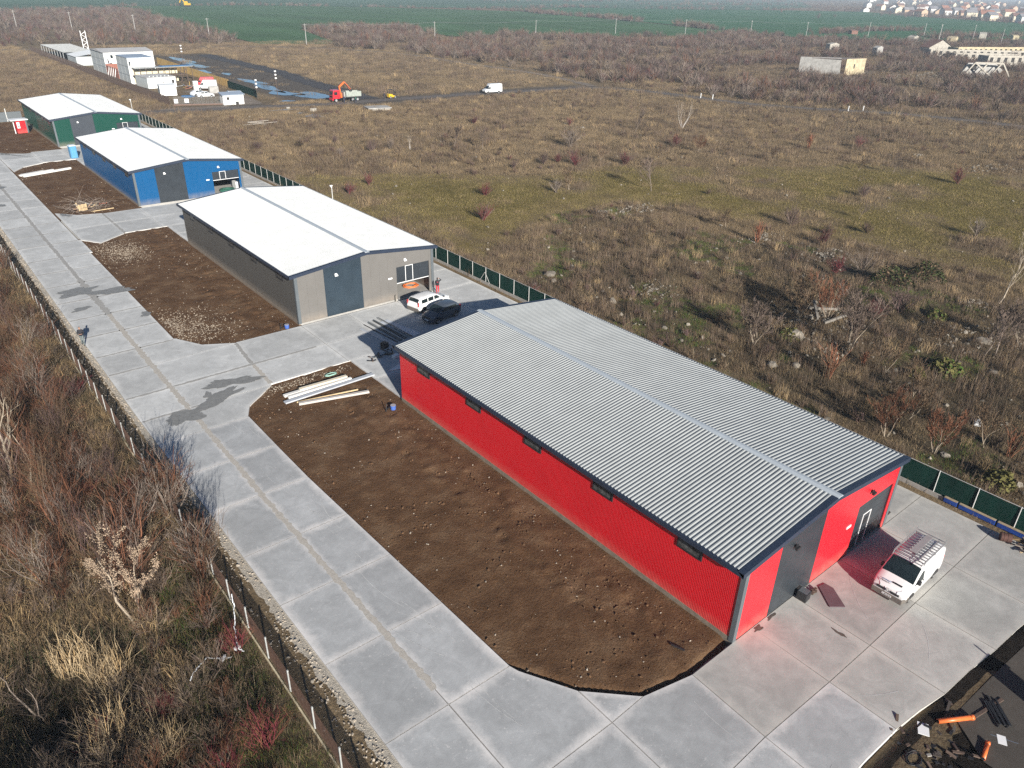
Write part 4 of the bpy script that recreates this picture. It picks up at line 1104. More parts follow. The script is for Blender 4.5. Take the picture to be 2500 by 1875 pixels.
# ------------------------------------------------------------------ people
SKIN = M('skin', (.42, .24, .17), .6, var=.08); HAIR = M('dark_hair', (.02, .016, .013), .8, var=.2)
def person(label, loc, rz, top, legs, pose='stand', shoe=(.03, .03, .03), hair=HAIR, sc_=1.0):
    J = {'pel': (0, 0, .98), 'wai': (0, 0, 1.12), 'che': (.01, 0, 1.33), 'nek': (.02, 0, 1.50), 'hd0': (.045, 0, 1.58), 'hd1': (.055, 0, 1.70), 'hd2': (.045, 0, 1.79)}
    rad = {'pel': .155, 'wai': .145, 'che': .165, 'nek': .06, 'hd0': .075, 'hd1': .098, 'hd2': .075}
    E_ = [('pel', 'wai'), ('wai', 'che'), ('che', 'nek'), ('nek', 'hd0'), ('hd0', 'hd1'), ('hd1', 'hd2')]
    for s, sg in (('l', 1), ('r', -1)):
        st = .20 * sg if pose == 'walk' else 0.02 * sg
        J.update({'hip' + s: (0, .095 * sg, .92), 'kne' + s: (st * .55 + .03, .10 * sg, .50), 'ank' + s: (st - .02, .10 * sg, .09), 'toe' + s: (st + .16, .115 * sg, .035)})
        rad.update({'hip' + s: .105, 'kne' + s: .07, 'ank' + s: .048, 'toe' + s: .042})
        E_ += [('pel', 'hip' + s), ('hip' + s, 'kne' + s), ('kne' + s, 'ank' + s), ('ank' + s, 'toe' + s)]
        J['sho' + s] = (0, .19 * sg, 1.42); rad['sho' + s] = .078
        if pose == 'phone' or pose == 'walk':
            J['elb' + s] = (.06, .26 * sg, 1.13); J['wri' + s] = (.30, .09 * sg, 1.16); J['han' + s] = (.37, .05 * sg, 1.18)
        elif pose == 'shade' and sg < 0:
            J['elb' + s] = (.18, .42 * sg, 1.46); J['wri' + s] = (.16, .20 * sg, 1.64); J['han' + s] = (.15, .12 * sg, 1.68)
        else:
            J['elb' + s] = (-.02, .25 * sg, 1.13); J['wri' + s] = (.06, .27 * sg, .88); J['han' + s] = (.08, .27 * sg, .79)
        rad.update({'elb' + s: .055, 'wri' + s: .036, 'han' + s: .036})
        E_ += [('che', 'sho' + s), ('sho' + s, 'elb' + s), ('elb' + s, 'wri' + s), ('wri' + s, 'han' + s)]
        h = Vector(J['han' + s]); d = (h - Vector(J['wri' + s])).normalized()
        for q in range(4):
            o_ = Vector((0, (q - 1.5) * .02, 0)); J['f%d%s' % (q, s)] = tuple(h + d * .07 + o_); rad['f%d%s' % (q, s)] = .010; E_.append(('han' + s, 'f%d%s' % (q, s)))
        J['th' + s] = tuple(h + d * .02 + Vector((.03, -sg * .045, .01))); rad['th' + s] = .011; E_.append(('han' + s, 'th' + s))
    ks = list(J); me = bpy.data.meshes.new('body'); me.from_pydata([J[k] for k in ks], [(ks.index(a), ks.index(b)) for a, b in E_], [])
    o = bpy.data.objects.new('body', me); COL.objects.link(o)
    md = o.modifiers.new('skin', 'SKIN'); md.use_smooth_shade = True
    for i, k in enumerate(ks):
        sv = me.skin_vertices[0].data[i]; sv.radius = (rad[k], rad[k] * (1.2 if k in ('che', 'wai', 'pel') else 1)); sv.use_root = k == 'pel'
    o.modifiers.new('sub', 'SUBSURF').levels = 1
    dg = bpy.context.evaluated_depsgraph_get(); m2 = bpy.data.meshes.new_from_object(o.evaluated_get(dg)); bpy.data.objects.remove(o)
    m2.materials.clear()
    SH = M('shoe_leather', shoe, .7, var=.2)
    for q in (top, legs, SKIN, hair, SH): m2.materials.append(q)
    hands = [Vector(J['hanl']), Vector(J['hanr'])]
    for p in m2.polygons:
        c_ = p.center
        mi = 0 if c_.z > .93 else (1 if c_.z > .09 else 4)
        if c_.z > 1.53 and abs(c_.y) < .11: mi = 3 if (c_.z > 1.72 or c_.x < .02) else 2
        if min((c_ - h).length for h in hands) < .105: mi = 2
        p.material_index = mi; p.use_smooth = True
    R0 = thing('person', label, 'person', loc, rz); R0.scale = (sc_,) * 3
    put('body', m2, R0)
    fz = MB().obox((.142, 0, 1.655), (.018, .013, .022)).build('nose', SKIN, R0); MB().obox((.135, 0, 1.61), (.008, .024, .005)).build('mouth', M('lips', (.3, .12, .1), .6), R0)
    for sg in (-1, 1): MB().obox((.138, sg * .033, 1.685), (.008, .011, .006)).build('eye', HAIR, R0)
    return R0
BLK = M('black_jacket', (.013, .013, .018), .8, var=.3, scale=6); GRYP = M('grey_trousers', (.125, .15, .15), .85, var=.15, scale=6); REDP = M('red_trousers', (.52, .03, .045), .8, var=.12, scale=6)
person('person in black jacket and grey trousers walking down the concrete road', (-17.55, 57.9, 0), R(-105), BLK, GRYP, 'walk')
p = person('person in dark jacket and red trousers beside the grey hall corner', (15.45, 49.75, 0), R(60), BLK, REDP, 'shade')
MB().obox((-.19, 0, 1.36), (.008, .10, .012), rx=.2).obox((-.19, 0, 1.33), (.008, .06, .012)).build('jacket_print', M('red_print', (.5, .03, .04), .7), p)
DKB = M('dark_blue_overall', (.02, .028, .055), .85, var=.2); GRV = M('green_vest', (.02, .10, .07), .8, var=.2); WHV = M('white_top', (.6, .6, .58), .8, var=.1)
person('person in dark blue overall standing by the truck cab', (74.9, 182.6, .02), R(100), DKB, DKB)
person('person in green and white top walking behind the truck', (77.3, 180.6, .02), R(120), GRV, DKB, 'walk')
person('person in dark clothes standing left of the forklift', (87.9, 183.6, .02), R(0), DKB, DKB)
# ------------------------------------------------------------------ scattering of ground cover (one object of kind stuff each)
def scatter(name, protos, P, rot, scl, idx, label, cat, tilt=0.0):
    col = bpy.data.collections.new(name + '_source')
    for i, me in enumerate(protos):
        o = bpy.data.objects.new('%s_source_%02d' % (name, i), me); col.objects.link(o)
    N = len(P)
    me = bpy.data.meshes.new(name)
    me.vertices.add(N); me.vertices.foreach_set('co', np.asarray(P, np.float32).reshape(-1))
    r3 = np.zeros((N, 3), np.float32); r3[:, 2] = rot
    if tilt:
        r3[:, 0] = (rng.random(N) - .5) * 2 * tilt; r3[:, 1] = (rng.random(N) - .5) * 2 * tilt
    for nm, ty, dat, key in (('rot', 'FLOAT_VECTOR', r3, 'vector'), ('scl', 'FLOAT_VECTOR', np.asarray(scl, np.float32) if np.ndim(scl) == 2 else np.repeat(np.asarray(scl, np.float32)[:, None], 3, 1), 'vector'), ('idx', 'INT', np.asarray(idx, np.int32), 'value')):
        a = me.attributes.new(nm, ty, 'POINT'); a.data.foreach_set(key, np.ascontiguousarray(dat).reshape(-1))
    o = put(name, me)
    ng = bpy.data.node_groups.new(name, 'GeometryNodeTree')
    ng.interface.new_socket('Geometry', in_out='INPUT', socket_type='NodeSocketGeometry')
    ng.interface.new_socket('Geometry', in_out='OUTPUT', socket_type='NodeSocketGeometry')
    n = ng.nodes; L = ng.links.new
    gi, go = n.new('NodeGroupInput'), n.new('NodeGroupOutput')
    ci = n.new('GeometryNodeCollectionInfo'); ci.inputs['Collection'].default_value = col
    ci.inputs['Separate Children'].default_value = True; ci.inputs['Reset Children'].default_value = True
    ip = n.new('GeometryNodeInstanceOnPoints'); ip.inputs['Pick Instance'].default_value = True
    def named(nm, ty):
        a = n.new('GeometryNodeInputNamedAttribute'); a.data_type = ty; a.inputs['Name'].default_value = nm; return a.outputs['Attribute']
    L(gi.outputs[0], ip.inputs['Points']); L(ci.outputs[0], ip.inputs['Instance'])
    L(named('idx', 'INT'), ip.inputs['Instance Index']); L(named('rot', 'FLOAT_VECTOR'), ip.inputs['Rotation']); L(named('scl', 'FLOAT_VECTOR'), ip.inputs['Scale'])
    L(ip.outputs[0], go.inputs[0])
    md = o.modifiers.new('scatter', 'NODES'); md.node_group = ng
    return tag(o, label, cat, kind='stuff')

# plant materials
def PM(nm, c, var=.3, inst=.28):
    return M(nm, c, rough=0.9, var=var, scale=0.25, spec=0.08, inst=inst)
DRY = PM('dry_grass', (0.255, 0.188, 0.108)); DRY2 = PM('weathered_grass', (0.190, 0.145, 0.098)); TAN = PM('straw', (0.36, 0.25, 0.13))
OLV = PM('olive_grass', (0.175, 0.142, 0.052)); GRS = PM('fresh_grass', (0.060, 0.105, 0.022)); BRN = PM('brown_weed', (0.130, 0.088, 0.056))
RST = PM('rust_twig', (0.140, 0.064, 0.038)); TWG = PM('grey_twig', (0.130, 0.098, 0.080)); PUR = PM('purple_twig', (0.115, 0.075, 0.070)); REDT = PM('red_twig', (0.135, 0.050, 0.045))
BARK = M('pale_bark', (0.34, 0.28, 0.21), rough=.9, var=.25, scale=3); BARKD = M('grey_bark', (0.20, 0.160, 0.130), rough=.9, var=.3, scale=3)
ORG = PM('orange_stem', (0.22, 0.088, 0.05)); YLF = PM('yellow_leaf', (0.125, 0.115, 0.042)); SEED = PM('pale_seed', (0.36, 0.27, 0.19)); IVY = PM('dark_ivy', (0.038, 0.046, 0.018)); MAG = PM('crimson_twig', (0.135, 0.030, 0.036))

def blades(seed, n, rad, h0, h1, w, mats, lean=.5, segs=2, wts=None, upr=0.0):
    """a tuft: n thin bent blades"""
    r = np.random.default_rng(seed); mb = MB()
    for k in range(n):
        a = r.random() * 6.283; d = rad * math.sqrt(r.random())
        x, y = d * math.cos(a), d * math.sin(a)
        b = r.random() * 6.283; ln = lean * (upr + r.random()); h = h0 + (h1 - h0) * r.random() ** 1.4
        dx, dy = math.cos(b) * ln * h, math.sin(b) * ln * h
        t = r.random() * 6.283; wx, wy = w * math.cos(t) * .5, w * math.sin(t) * .5
        mi = r.choice(len(mats), p=wts) if wts else r.integers(len(mats))
        if segs == 1:
            mb.add([(x - wx, y - wy, -.03), (x + wx, y + wy, -.03), (x + dx, y + dy, h)], [(0, 1, 2)], mi)
        else:
            mb.add([(x - wx, y - wy, -.03), (x + wx, y + wy, -.03), (x + dx * .35 - wx * .8, y + dy * .35 - wy * .8, h * .6), (x + dx * .35 + wx * .8, y + dy * .35 + wy * .8, h * .6), (x + dx, y + dy, h * (1 - .25 * ln))],
                   [(0, 1, 3, 2), (2, 3, 4)], mi)
    return mb.mesh('tuft', mats)

def branch_lines(r, p, d, ln, rad, depth, maxd, kids, spread, wob, out, segs=4, up=.15, shrink=.62):
    pts = [Vector(p)]; rr = [rad]; d = Vector(d).normalized()
    for i in range(segs):
        d = (d + Vector((r.normal() * wob, r.normal() * wob, r.normal() * wob * .6 + up * .3))).normalized()
        pts.append(pts[-1] + d * (ln / segs)); rr.append(rad * (1 - .75 * (i + 1) / segs))
    out.append((pts, rr, depth))
    if depth < maxd:
        for k in range(kids[depth]):
            t = .25 + .72 * (k + r.random()) / kids[depth]; i = min(int(t * segs), segs - 1); f = t * segs - i
            q = pts[i].lerp(pts[i + 1], min(f, 1)); dd = (pts[i + 1] - pts[i]).normalized()
            a = r.random() * 6.283; n1 = dd.orthogonal().normalized(); n2 = dd.cross(n1)
            s = spread * (.6 + .7 * r.random())
            nd = (dd + (n1 * math.cos(a) + n2 * math.sin(a)) * s + Vector((0, 0, up))).normalized()
            branch_lines(r, q, nd, ln * shrink * (.65 + .6 * r.random()) * (1.05 - .4 * t), max(rad * .5 * (1 - .5 * t), .004), depth + 1, maxd, kids, spread, wob, out, max(2, segs - 1), up, shrink)

def lines_mesh(lines, mats, r, sides=(6, 4, 3), minw=0.0, leaf=None):
    tr, tw = MB(), MB()
    for pts, rr, dp in lines:
        t = tr if dp == 0 else tw
        if dp < len(sides):
            t.tube(pts, [max(q, minw / 2) for q in rr], sides[dp], caps=False)
        else:
            w = max(rr[0] * 2, minw); a = r.random() * 6.283; o = Vector((math.cos(a), math.sin(a), r.normal() * .4)) * w * .5
            for i in range(len(pts) - 1):
                e = .5 if i == len(pts) - 2 else 1
                t.add([pts[i] - o, pts[i] + o, pts[i + 1] + o * e, pts[i + 1] - o * e], [(0, 1, 2, 3)])
    return tr, tw

def bush_mesh(seed, h, spread, stems, mats, twigs=6, w=.012, dome=True, sub=2, arch=.25):
    """bare shrub: many stems from the ground with twigs, as one mesh"""
    r = np.random.default_rng(seed); mb = MB()
    for s in range(stems):
        a = r.random() * 6.283; t = r.random() ** .7 * spread
        d0 = Vector((math.cos(a) * t, math.sin(a) * t, 1)).normalized()
        L0 = h * (.7 + .4 * r.random()) * (1 - .25 * t if dome else 1)
        out = []
        b = Vector((r.normal() * .10 * h * .4, r.normal() * .10 * h * .4, -.05))
        branch_lines(r, b, d0, L0, w * (1 + r.random()), 0, sub, (twigs, 3, 2), .75, arch, out, 4, .10, .5)
        mi = r.integers(len(mats))
        for pts, rr, dp in out:
            ww = max(rr[0] * 2, w * .8); q = r.random() * 6.283; o = Vector((math.cos(q), math.sin(q), r.normal() * .4)) * ww * .5
            for i in range(len(pts) - 1):
                e = .4 if i == len(pts) - 2 else 1
                mb.add([pts[i] - o, pts[i] + o, pts[i + 1] + o * e, pts[i + 1] - o * e], [(0, 1, 2, 3)], mi)
    return mb.mesh('twigs', mats)

# ---- prototypes
T_DRY = [blades(s, 150, 1.0, .08, .40, .017, [DRY, DRY2, BRN, DRY], 1.0, 1) for s in range(5)]
T_OLV = [blades(20 + s, 130, 1.0, .06, .20, .022, [OLV, OLV, OLV, DRY], 1.0, 1) for s in range(4)]
T_GRN = [blades(30 + s, 110, .6, .08, .28, .018, [GRS, GRS, OLV], .6, 1) for s in range(2)]
T_WEED = [blades(40 + s, 60, .6, .35, 1.0, .014, [BRN, DRY2, BRN, TWG], .55, 2) for s in range(4)]
T_STRAW = [blades(50 + s, 80, .55, .3, 1.0, .018, [TAN, DRY, DRY2], .7, 2) for s in range(4)]
B_FAR = [bush_mesh(60 + s, 2.6 + .5 * (s % 3), .75, 18, [[TWG, PUR, BRN], [TWG, PUR], [PUR, RST, TWG], [REDT, PUR], [BARKD, TWG], [DRY2, TWG]][s % 6], 5, .035, True, 1) for s in range(9)]
B_LOW = [bush_mesh(80 + s, 1.3, 1.0, 24, [[BRN, TWG], [PUR, BRN], [REDT, PUR], [DRY2, BRN]][s % 4], 5, .016, True, 1) for s in range(6)]

def pick(N, w):
    return rng.choice(len(w), N, p=np.array(w) / sum(w))
def jitter_pts(x0, x1, y0, y1, step):
    a = np.arange(x0, x1, step); b = np.arange(y0, y1, step)
    A, B = np.meshgrid(a, b); A = A.ravel() + (rng.random(A.size) - .5) * step * 1.5; B = B.ravel() + (rng.random(B.size) - .5) * step * 1.5
    return A, B
def clear_of_yard(x, y):
    k = ~(inpoly(x, y, YARD) | (polydist(x, y, YARD) < .7))
    k &= (polydist(x, y, ROAD1, False) > 2.7) & (polydist(x, y, ROAD2, False) > 2.2) & (polydist(x, y, TRACK, False) > 3.6)
    return k
SITE = [(34.0, 194), (34.0, 384), (66, 384), (67, 305), (60, 240), (59.5, 200)]
def in_view(x, y, m=1.22):
    d = np.stack([x - CAM.x, y - CAM.y, np.full_like(x, -CAM.z)], -1)
    zc = d @ np.array(_fw); u = d @ np.array(_r2) / zc; v = d @ np.array(_u2) / zc
    return (zc > 1) & (np.abs(u) < .68 * m) & (np.abs(v) < .51 * m)

# ---- meadow cover
def meadow(x0, x1, y0, y1, step, grow, dens):
    x, y = jitter_pts(x0, x1, y0, y1, step)
    k = clear_of_yard(x, y) & in_view(x, y) & ~inpoly(x, y, SITE) & (x > 22)
    x, y = x[k], y[k]
    wob = 9 * (fbm(x, y, 18, 3) - .5)
    ol = inpoly(x + wob, y - wob, OLIVE) & (fbm(x + 70, y, 11, 3) > .33)
    rb = inpoly(x, y, RUB); md = inpoly(x, y, MUD)
    n1 = fbm(x, y, 7, 3); n2 = fbm(x + 50, y + 20, 16, 3)
    keep = rng.random(len(x)) < np.where(md, .06, np.where(rb, .72, .95)) * dens * sstep(.22, .42, n1 + .12)
    x, y, ol, rb, n2, n1 = (q[keep] for q in (x, y, ol, rb, n2, n1))
    N = len(x)
    # prototypes: 0-4 dry, 5-8 olive, 9-10 green, 11-14 weed, 15-18 straw
    idx = rng.integers(0, 5, N)
    u = rng.random(N)
    idx = np.where(ol & (u < .97), rng.integers(5, 9, N), idx)
    idx = np.where(~ol & (u > .62) & (n2 > .46), rng.integers(11, 15, N), idx)
    idx = np.where(rb & (u < .40), rng.integers(11, 15, N), idx)
    idx = np.where(rb & (n1 > .57) & (u > .3), rng.integers(9, 11, N), idx)
    idx = np.where(~ol & (u < .04), rng.integers(15, 19, N), idx)
    s = (.75 + .6 * rng.random(N)) * grow
    s3 = np.stack([s, s, s / grow * (.8 + .5 * rng.random(N)) * (1 + (grow - 1) * .35)], -1)
    return np.stack([x, y, tz(x, y)], -1), s3, idx
TUFTS = T_DRY + T_OLV + T_GRN + T_WEED + T_STRAW
parts_ = [meadow(22, 74, -24, 72, .80, 1.0, 1), meadow(74, 150, -24, 175, 1.35, 1.6, 1), meadow(22, 74, 72, 190, 1.25, 1.5, 1), meadow(150, 215, 0, 175, 2.0, 2.3, 1), meadow(60, 175, 186, 400, 2.2, 2.4, .85), meadow(-40, 34, 190, 420, 1.9, 2.2, .95)]
P_ = np.concatenate([p[0] for p in parts_]); S_ = np.concatenate([p[1] for p in parts_]); I_ = np.concatenate([p[2] for p in parts_])
# the last piece lies left of the fence line too
x, y = jitter_pts(-60, 34, 196, 420, 1.9); k = clear_of_yard(x, y) & in_view(x, y) & (x < 22)
x, y = x[k], y[k]; sx_ = 2.1 * (.75 + .6 * rng.random(len(x)))
P_ = np.concatenate([P_, np.stack([x, y, tz(x, y)], -1)]); S_ = np.concatenate([S_, np.stack([sx_, sx_, sx_ * .6], -1)])
I_ = np.concatenate([I_, np.where(rng.random(len(x)) < .6, rng.integers(0, 5, len(x)), rng.integers(11, 15, len(x)))])
scatter('meadow_grass', TUFTS, P_, rng.random(len(P_)) * 6.28, S_, I_, 'dry winter grass and weeds covering the meadow beyond the fence', 'grass')
print('meadow', len(P_))

# ---- low brush between the grass
x, y = jitter_pts(23, 190, -20, 178, 3.2)
k = clear_of_yard(x, y) & in_view(x, y) & ~inpoly(x, y, OLIVE) & ~inpoly(x, y, MUD) & (x > 23.5) & (fbm(x + 11, y + 5, 15, 3) > .47) & (rng.random(len(x)) < np.where(inpoly(x, y, RUB), .85, .5))
x, y = x[k], y[k]
scatter('low_brush', B_LOW, np.stack([x, y, tz(x, y)], -1), rng.random(len(x)) * 6.28, .5 + .7 * rng.random(len(x)), pick(len(x), [3, 2, .6, 3, 3, 2]), 'low brown brush scattered through the meadow grass', 'brush')

# ---- scrub belts far off
S1 = [(-160, 440), (20, 412), (122, 388), (131, 392), (144, 462), (172, 646), (206, 854), (137, 825), (84, 800), (-160, 790)]
S3 = [(176, 318), (160, 352), (172, 371), (209, 496), (246, 517), (292, 505), (275, 446), (255, 392), (337, 412), (301, 410), (334, 372), (387, 354), (466, 355), (506, 334), (490, 303), (527, 276), (546, 249), (700, 190), (760, 120), (420, 20), (220, 10), (207, 62), (203, 84), (191, 104), (183, 114), (177, 140), (175.5, 165), (172, 178), (175, 198), (178, 222), (176, 267), (177, 305)]
def belt(poly, step, dens, grow, thr=.36, size=20):
    xs = [p[0] for p in poly]; ys = [p[1] for p in poly]
    x, y = jitter_pts(min(xs), max(xs), min(ys), max(ys), step)
    k = inpoly(x, y, poly) & in_view(x, y) & (fbm(x, y, size, 3) > thr) & (rng.random(len(x)) < dens) & ~inpoly(x, y, [(268, 150), (300, 148), (300, 190), (268, 190)])
    x, y = x[k], y[k]
    return x, y, grow * (.55 + .75 * rng.random(len(x)) ** 1.3)
def hedge(line, wdt, step, grow):
    px, py = [], []
    for a, b in zip(line[:-1], line[1:]):
        n = max(1, int(math.dist(a, b) / step))
        t = rng.random(n); px += list(a[0] + (b[0] - a[0]) * t); py += list(a[1] + (b[1] - a[1]) * t)
    px = np.array(px) + rng.normal(size=len(px)) * wdt; py = np.array(py) + rng.normal(size=len(py)) * wdt
    k = in_view(px, py) & (fbm(px, py, 60, 2) > .34)
    return px[k], py[k], grow * (.4 + .8 * rng.random(k.sum()))
sets = [belt(S3, 3.2, .92, 1.2, .45, 17), belt(S1, 6, .9, 1.3, .30, 45)]
sets += [hedge([(202, 908), (354, 953), (492, 891), (617, 745), (640, 838)], 5, 2.2, 1.3), hedge([(615, 745), (592, 692), (582, 599), (552, 501), (517, 388)], 5, 1.1, 1.7),
         hedge([(640, 840), (815, 889), (953, 810), (1135, 777), (1300, 700)], 9, 2.2, 1.7), hedge([(1060, 335), (1150, 520), (1290, 680), (1480, 880)], 25, 1.2, 1.8),
         hedge([(600, 265), (660, 260), (720, 235)], 8, .8, 1.6), hedge([(565, 330), (640, 345), (720, 330)], 7, .9, 1.5), hedge([(900, 1200), (1500, 1250), (2300, 1300)], 20, 4, 2.2),
         hedge([(1100, 1000), (1600, 1000), (2000, 1020)], 15, 4, 2.0), hedge([(460, 358), (500, 338)], 6, .7, 1.4), hedge([(1300, 380), (2600, 1000), (3600, 1600)], 160, 1.6, 2.6)]
X_ = np.concatenate([s[0] for s in sets]); Y_ = np.concatenate([s[1] for s in sets]); G_ = np.concatenate([s[2] for s in sets])
scatter('scrub_belt', B_FAR, np.stack([X_, Y_, np.clip(tz(X_, Y_), -.2, .3)], -1), rng.random(len(X_)) * 6.28, G_, pick(len(X_), [3, 3, 2, .7, 3, 2, 3, 3, 1]), 'leafless purple brown scrub filling the land before the green fields', 'scrub')
print('scrub', len(X_))
# grass floor of the belts
x, y = jitter_pts(172, 420, -10, 420, 3.4); k = inpoly(x, y, S3) & in_view(x, y); x, y = x[k], y[k]
g = 3.0 * (.8 + .5 * rng.random(len(x)))
scatter('belt_grass', TUFTS, np.stack([x, y, tz(x, y)], -1), rng.random(len(x)) * 6.28, np.stack([g, g, g * .55], -1), np.where(rng.random(len(x)) < .5, rng.integers(0, 5, len(x)), rng.integers(11, 15, len(x))), 'weathered grass under the far scrub', 'grass')

# ---- the dense strip left of the road
T_LONG = [blades(100 + s, 120, .5, .4, 1.25, .016, [DRY, BRN, TAN, DRY2][:3 + s % 2], .9, 2) for s in range(5)]
T_RUST = [blades(110 + s, 110, .5, .4, 1.3, .013, [RST, BRN, RST], .7, 2) for s in range(3)]
T_GREY = [blades(120 + s, 110, .5, .3, 1.0, .015, [DRY2, BRN, IVY], .8, 2) for s in range(3)]
T_SHORT = [blades(130 + s, 120, .5, .1, .45, .014, [GRS, OLV, BRN, IVY], .8, 1) for s in range(3)]
x, y = jitter_pts(-46, -19.5, -2, 190, .42)
far_ = rng.random(len(x)) < np.where(y < 80, 1, .45)
k = in_view(x, y, 1.2) & far_ & (fbm(x, y, 2.2, 3) > .27); x, y = x[k], y[k]
n1, n2 = fbm(x + 3, y, 6, 3), fbm(x - 20, y + 8, 9, 3); u = rng.random(len(x))
rusty = sstep(24, 40, y) * (x < -21.5)
idx = np.where(u < .62, rng.integers(0, 5, len(x)), rng.integers(8, 11, len(x)))
idx = np.where((rng.random(len(x)) < .62 * rusty) & (n2 > .36), rng.integers(5, 8, len(x)), idx)
nearf = (x > -22.6) & (y < 24); idx = np.where(nearf & (u < .85), rng.integers(11, 14, len(x)), idx)
idx = np.where((n1 > .55) & (y < 22) & (u < .7), rng.integers(11, 14, len(x)), idx)
hol = np.exp(-((x + 27) / 3.4) ** 2 - ((y - 16.5) / 5.5) ** 2)
kk = rng.random(len(x)) > hol * .75; x, y, idx, u, hol = x[kk], y[kk], idx[kk], u[kk], hol[kk]
idx = np.where((hol > .3) & (u < .8), rng.integers(8, 11, len(x)), idx)
s = (.7 + .7 * rng.random(len(x))) * np.where(x > -20.3, .6, 1.0)
scatter('rough_grass', T_LONG + T_RUST + T_GREY + T_SHORT, np.stack([x, y, tz(x, y)], -1), rng.random(len(x)) * 6.28, s, idx, 'tangled dry grass and weeds in the strip left of the wire fence', 'grass', tilt=.25)
print('left', len(x))
x, y = jitter_pts(-46, -20.4, 4, 190, 1.25); k = in_view(x, y, 1.2) & (fbm(x + 40, y, 5, 3) > np.where(y > 24, .36, .50)) & (rng.random(len(x)) < .85); x, y = x[k], y[k]
B_LEFT = [bush_mesh(140 + s, 1.9, .9, 22, [[RST, BRN], [BRN, TWG], [MAG, RST], [RST, TWG], [TWG, DRY2]][s], 7, .012, True, 2) for s in range(5)]
scatter('bramble', B_LEFT, np.stack([x, y, tz(x, y)], -1), rng.random(len(x)) * 6.28, .55 + .75 * rng.random(len(x)), np.where(y > 26, pick(len(x), [4, 2, .5, 3, 1]), pick(len(x), [1, 3, .6, 1, 3])), 'rust brown leafless brambles in the strip left of the wire fence', 'brambles')
x, y = jitter_pts(-48, -21.2, 22, 190, 1.6); k = in_view(x, y, 1.2) & (fbm(x + 13, y - 40, 8, 3) > .40) & (rng.random(len(x)) < .62); x, y = x[k], y[k]
xb, yb = jitter_pts(-40, -29.2, 4.0, 11.0, 1.7); x = np.concatenate([x, xb]); y = np.concatenate([y, yb])  # extra saplings out of view, added to shade the hollow
SAPL = [bush_mesh(170 + s, 3.6, .34, 13, [[RST, BRN], [RST, TWG], [BARKD, RST], [BRN, PUR]][s], 9, .013, False, 2, .10) for s in range(4)]
scatter('sapling_thicket', SAPL, np.stack([x, y, tz(x, y)], -1), rng.random(len(x)) * 6.28, .6 + .75 * rng.random(len(x)), rng.integers(0, 4, len(x)), 'tall rust brown leafless saplings crowding the strip left of the road', 'thicket', tilt=.12)
x, y = jitter_pts(-18.8, -17.2, 2, 150, .125); k = in_view(x, y) & (x < np.array([xe(q) - .02 for q in y])); x, y = x[k], y[k]
dd = np.array([xe(q) for q in y]) - x; k = rng.random(len(x)) < .95 * np.exp(-dd / .75) * sstep(.2, .55, fbm(x, y, 3, 2) + .12); x, y = x[k], y[k]
scatter('edge_gravel', [stone_proto(s) for s in range(5)], np.stack([x, y, tz(x, y) + .02], -1), rng.random(len(x)) * 6.28, .04 + .15 * rng.random(len(x)) ** 2.0, rng.integers(0, 5, len(x)), 'pale broken stones along the left edge of the concrete road', 'gravel', tilt=.8)
gp_ = [stone_proto(s + 70) for s in range(5)]
GPM = M('tan_gravel', (0.27, 0.225, 0.175), rough=.95, var=.3, scale=6, inst=.25, spec=.1)
for me in gp_: me.materials.clear(); me.materials.append(GPM)
# crumbs and stones on the dirt beds
xs, ys = [], []
for (a, b, n) in ((1, 40, 800), (51, 91, 1100), (104, 142, 500), (154, 190, 300)):
    xs += list(-10.4 + 10.2 * rng.random(n)); ys += list(a + (b - a) * rng.random(n))
x, y = np.array(xs), np.array(ys)
cl = np.exp(-np.minimum(np.abs(x + 1.2), np.minimum(np.abs(x + 10.3), np.abs(y - 39))) / 1.0) + .22 + .6 * (fbm(x, y, 2.5, 2) > .56)
k = rng.random(len(x)) < cl; x, y = x[k], y[k]
scatter('soil_stones', [stone_proto(s + 10) for s in range(5)], np.stack([x, y, np.full(len(x), -.09)], -1), rng.random(len(x)) * 6.28, .03 + .13 * rng.random(len(x)) ** 4, rng.integers(0, 5, len(x)), 'small pale stones lying on the bare soil beds', 'stones', tilt=.8)
for q_, (cx_, cy_, rx_, ry_, n_) in enumerate(((-7.6, 84.2, 1.5, 2.6, 1500), (-7.6, 56.5, 1.6, 2.4, 900), (-9.6, 57.5, .7, 2.0, 500), (-5.0, 39.9, 3.0, .35, 500))):
    x = cx_ + rng.normal(size=n_) * rx_; y = cy_ + rng.normal(size=n_) * ry_; k = (x > -10.45) & (x < -.4) & (y < 40.5 if q_ == 3 else y < 89); x, y = x[k], y[k]
    scatter('gravel_patch', gp_, np.stack([x, y, np.full(len(x), -.085)], -1), rng.random(len(x)) * 6.28, .05 + .12 * rng.random(len(x)) ** 2, rng.integers(0, 5, len(x)), ['pale gravel patch at the far end of the grey hall bed', 'pale gravel patch at the near end of the grey hall bed', 'pale gravel along the road kerb of the grey hall bed', 'pale gravel along the lane edge of the red hall bed'][q_], 'gravel', tilt=.8)
CLOD = M('soil_clod', (0.118, 0.068, 0.038), rough=.95, var=.3, scale=5, inst=.25, spec=.1)
cl_p = [stone_proto(s + 50) for s in range(5)]
for me in cl_p: me.materials.clear(); me.materials.append(CLOD)
n = 6000; x = -10.5 + 10.3 * rng.random(n); y = np.where(rng.random(n) < .62, .6 + 39 * rng.random(n), 51 + 91 * rng.random(n)); k = ((y < 40) | (y < 91) | (y > 104))
w_ = .10 + .9 * np.exp(-((x + 1.7) / .8) ** 2) + .6 * np.exp(-((x + 3.8) / .5) ** 2) + .5 * (fbm(x, y, 1.8, 3) > .58)
k &= rng.random(n) < w_; x, y = x[k], y[k]
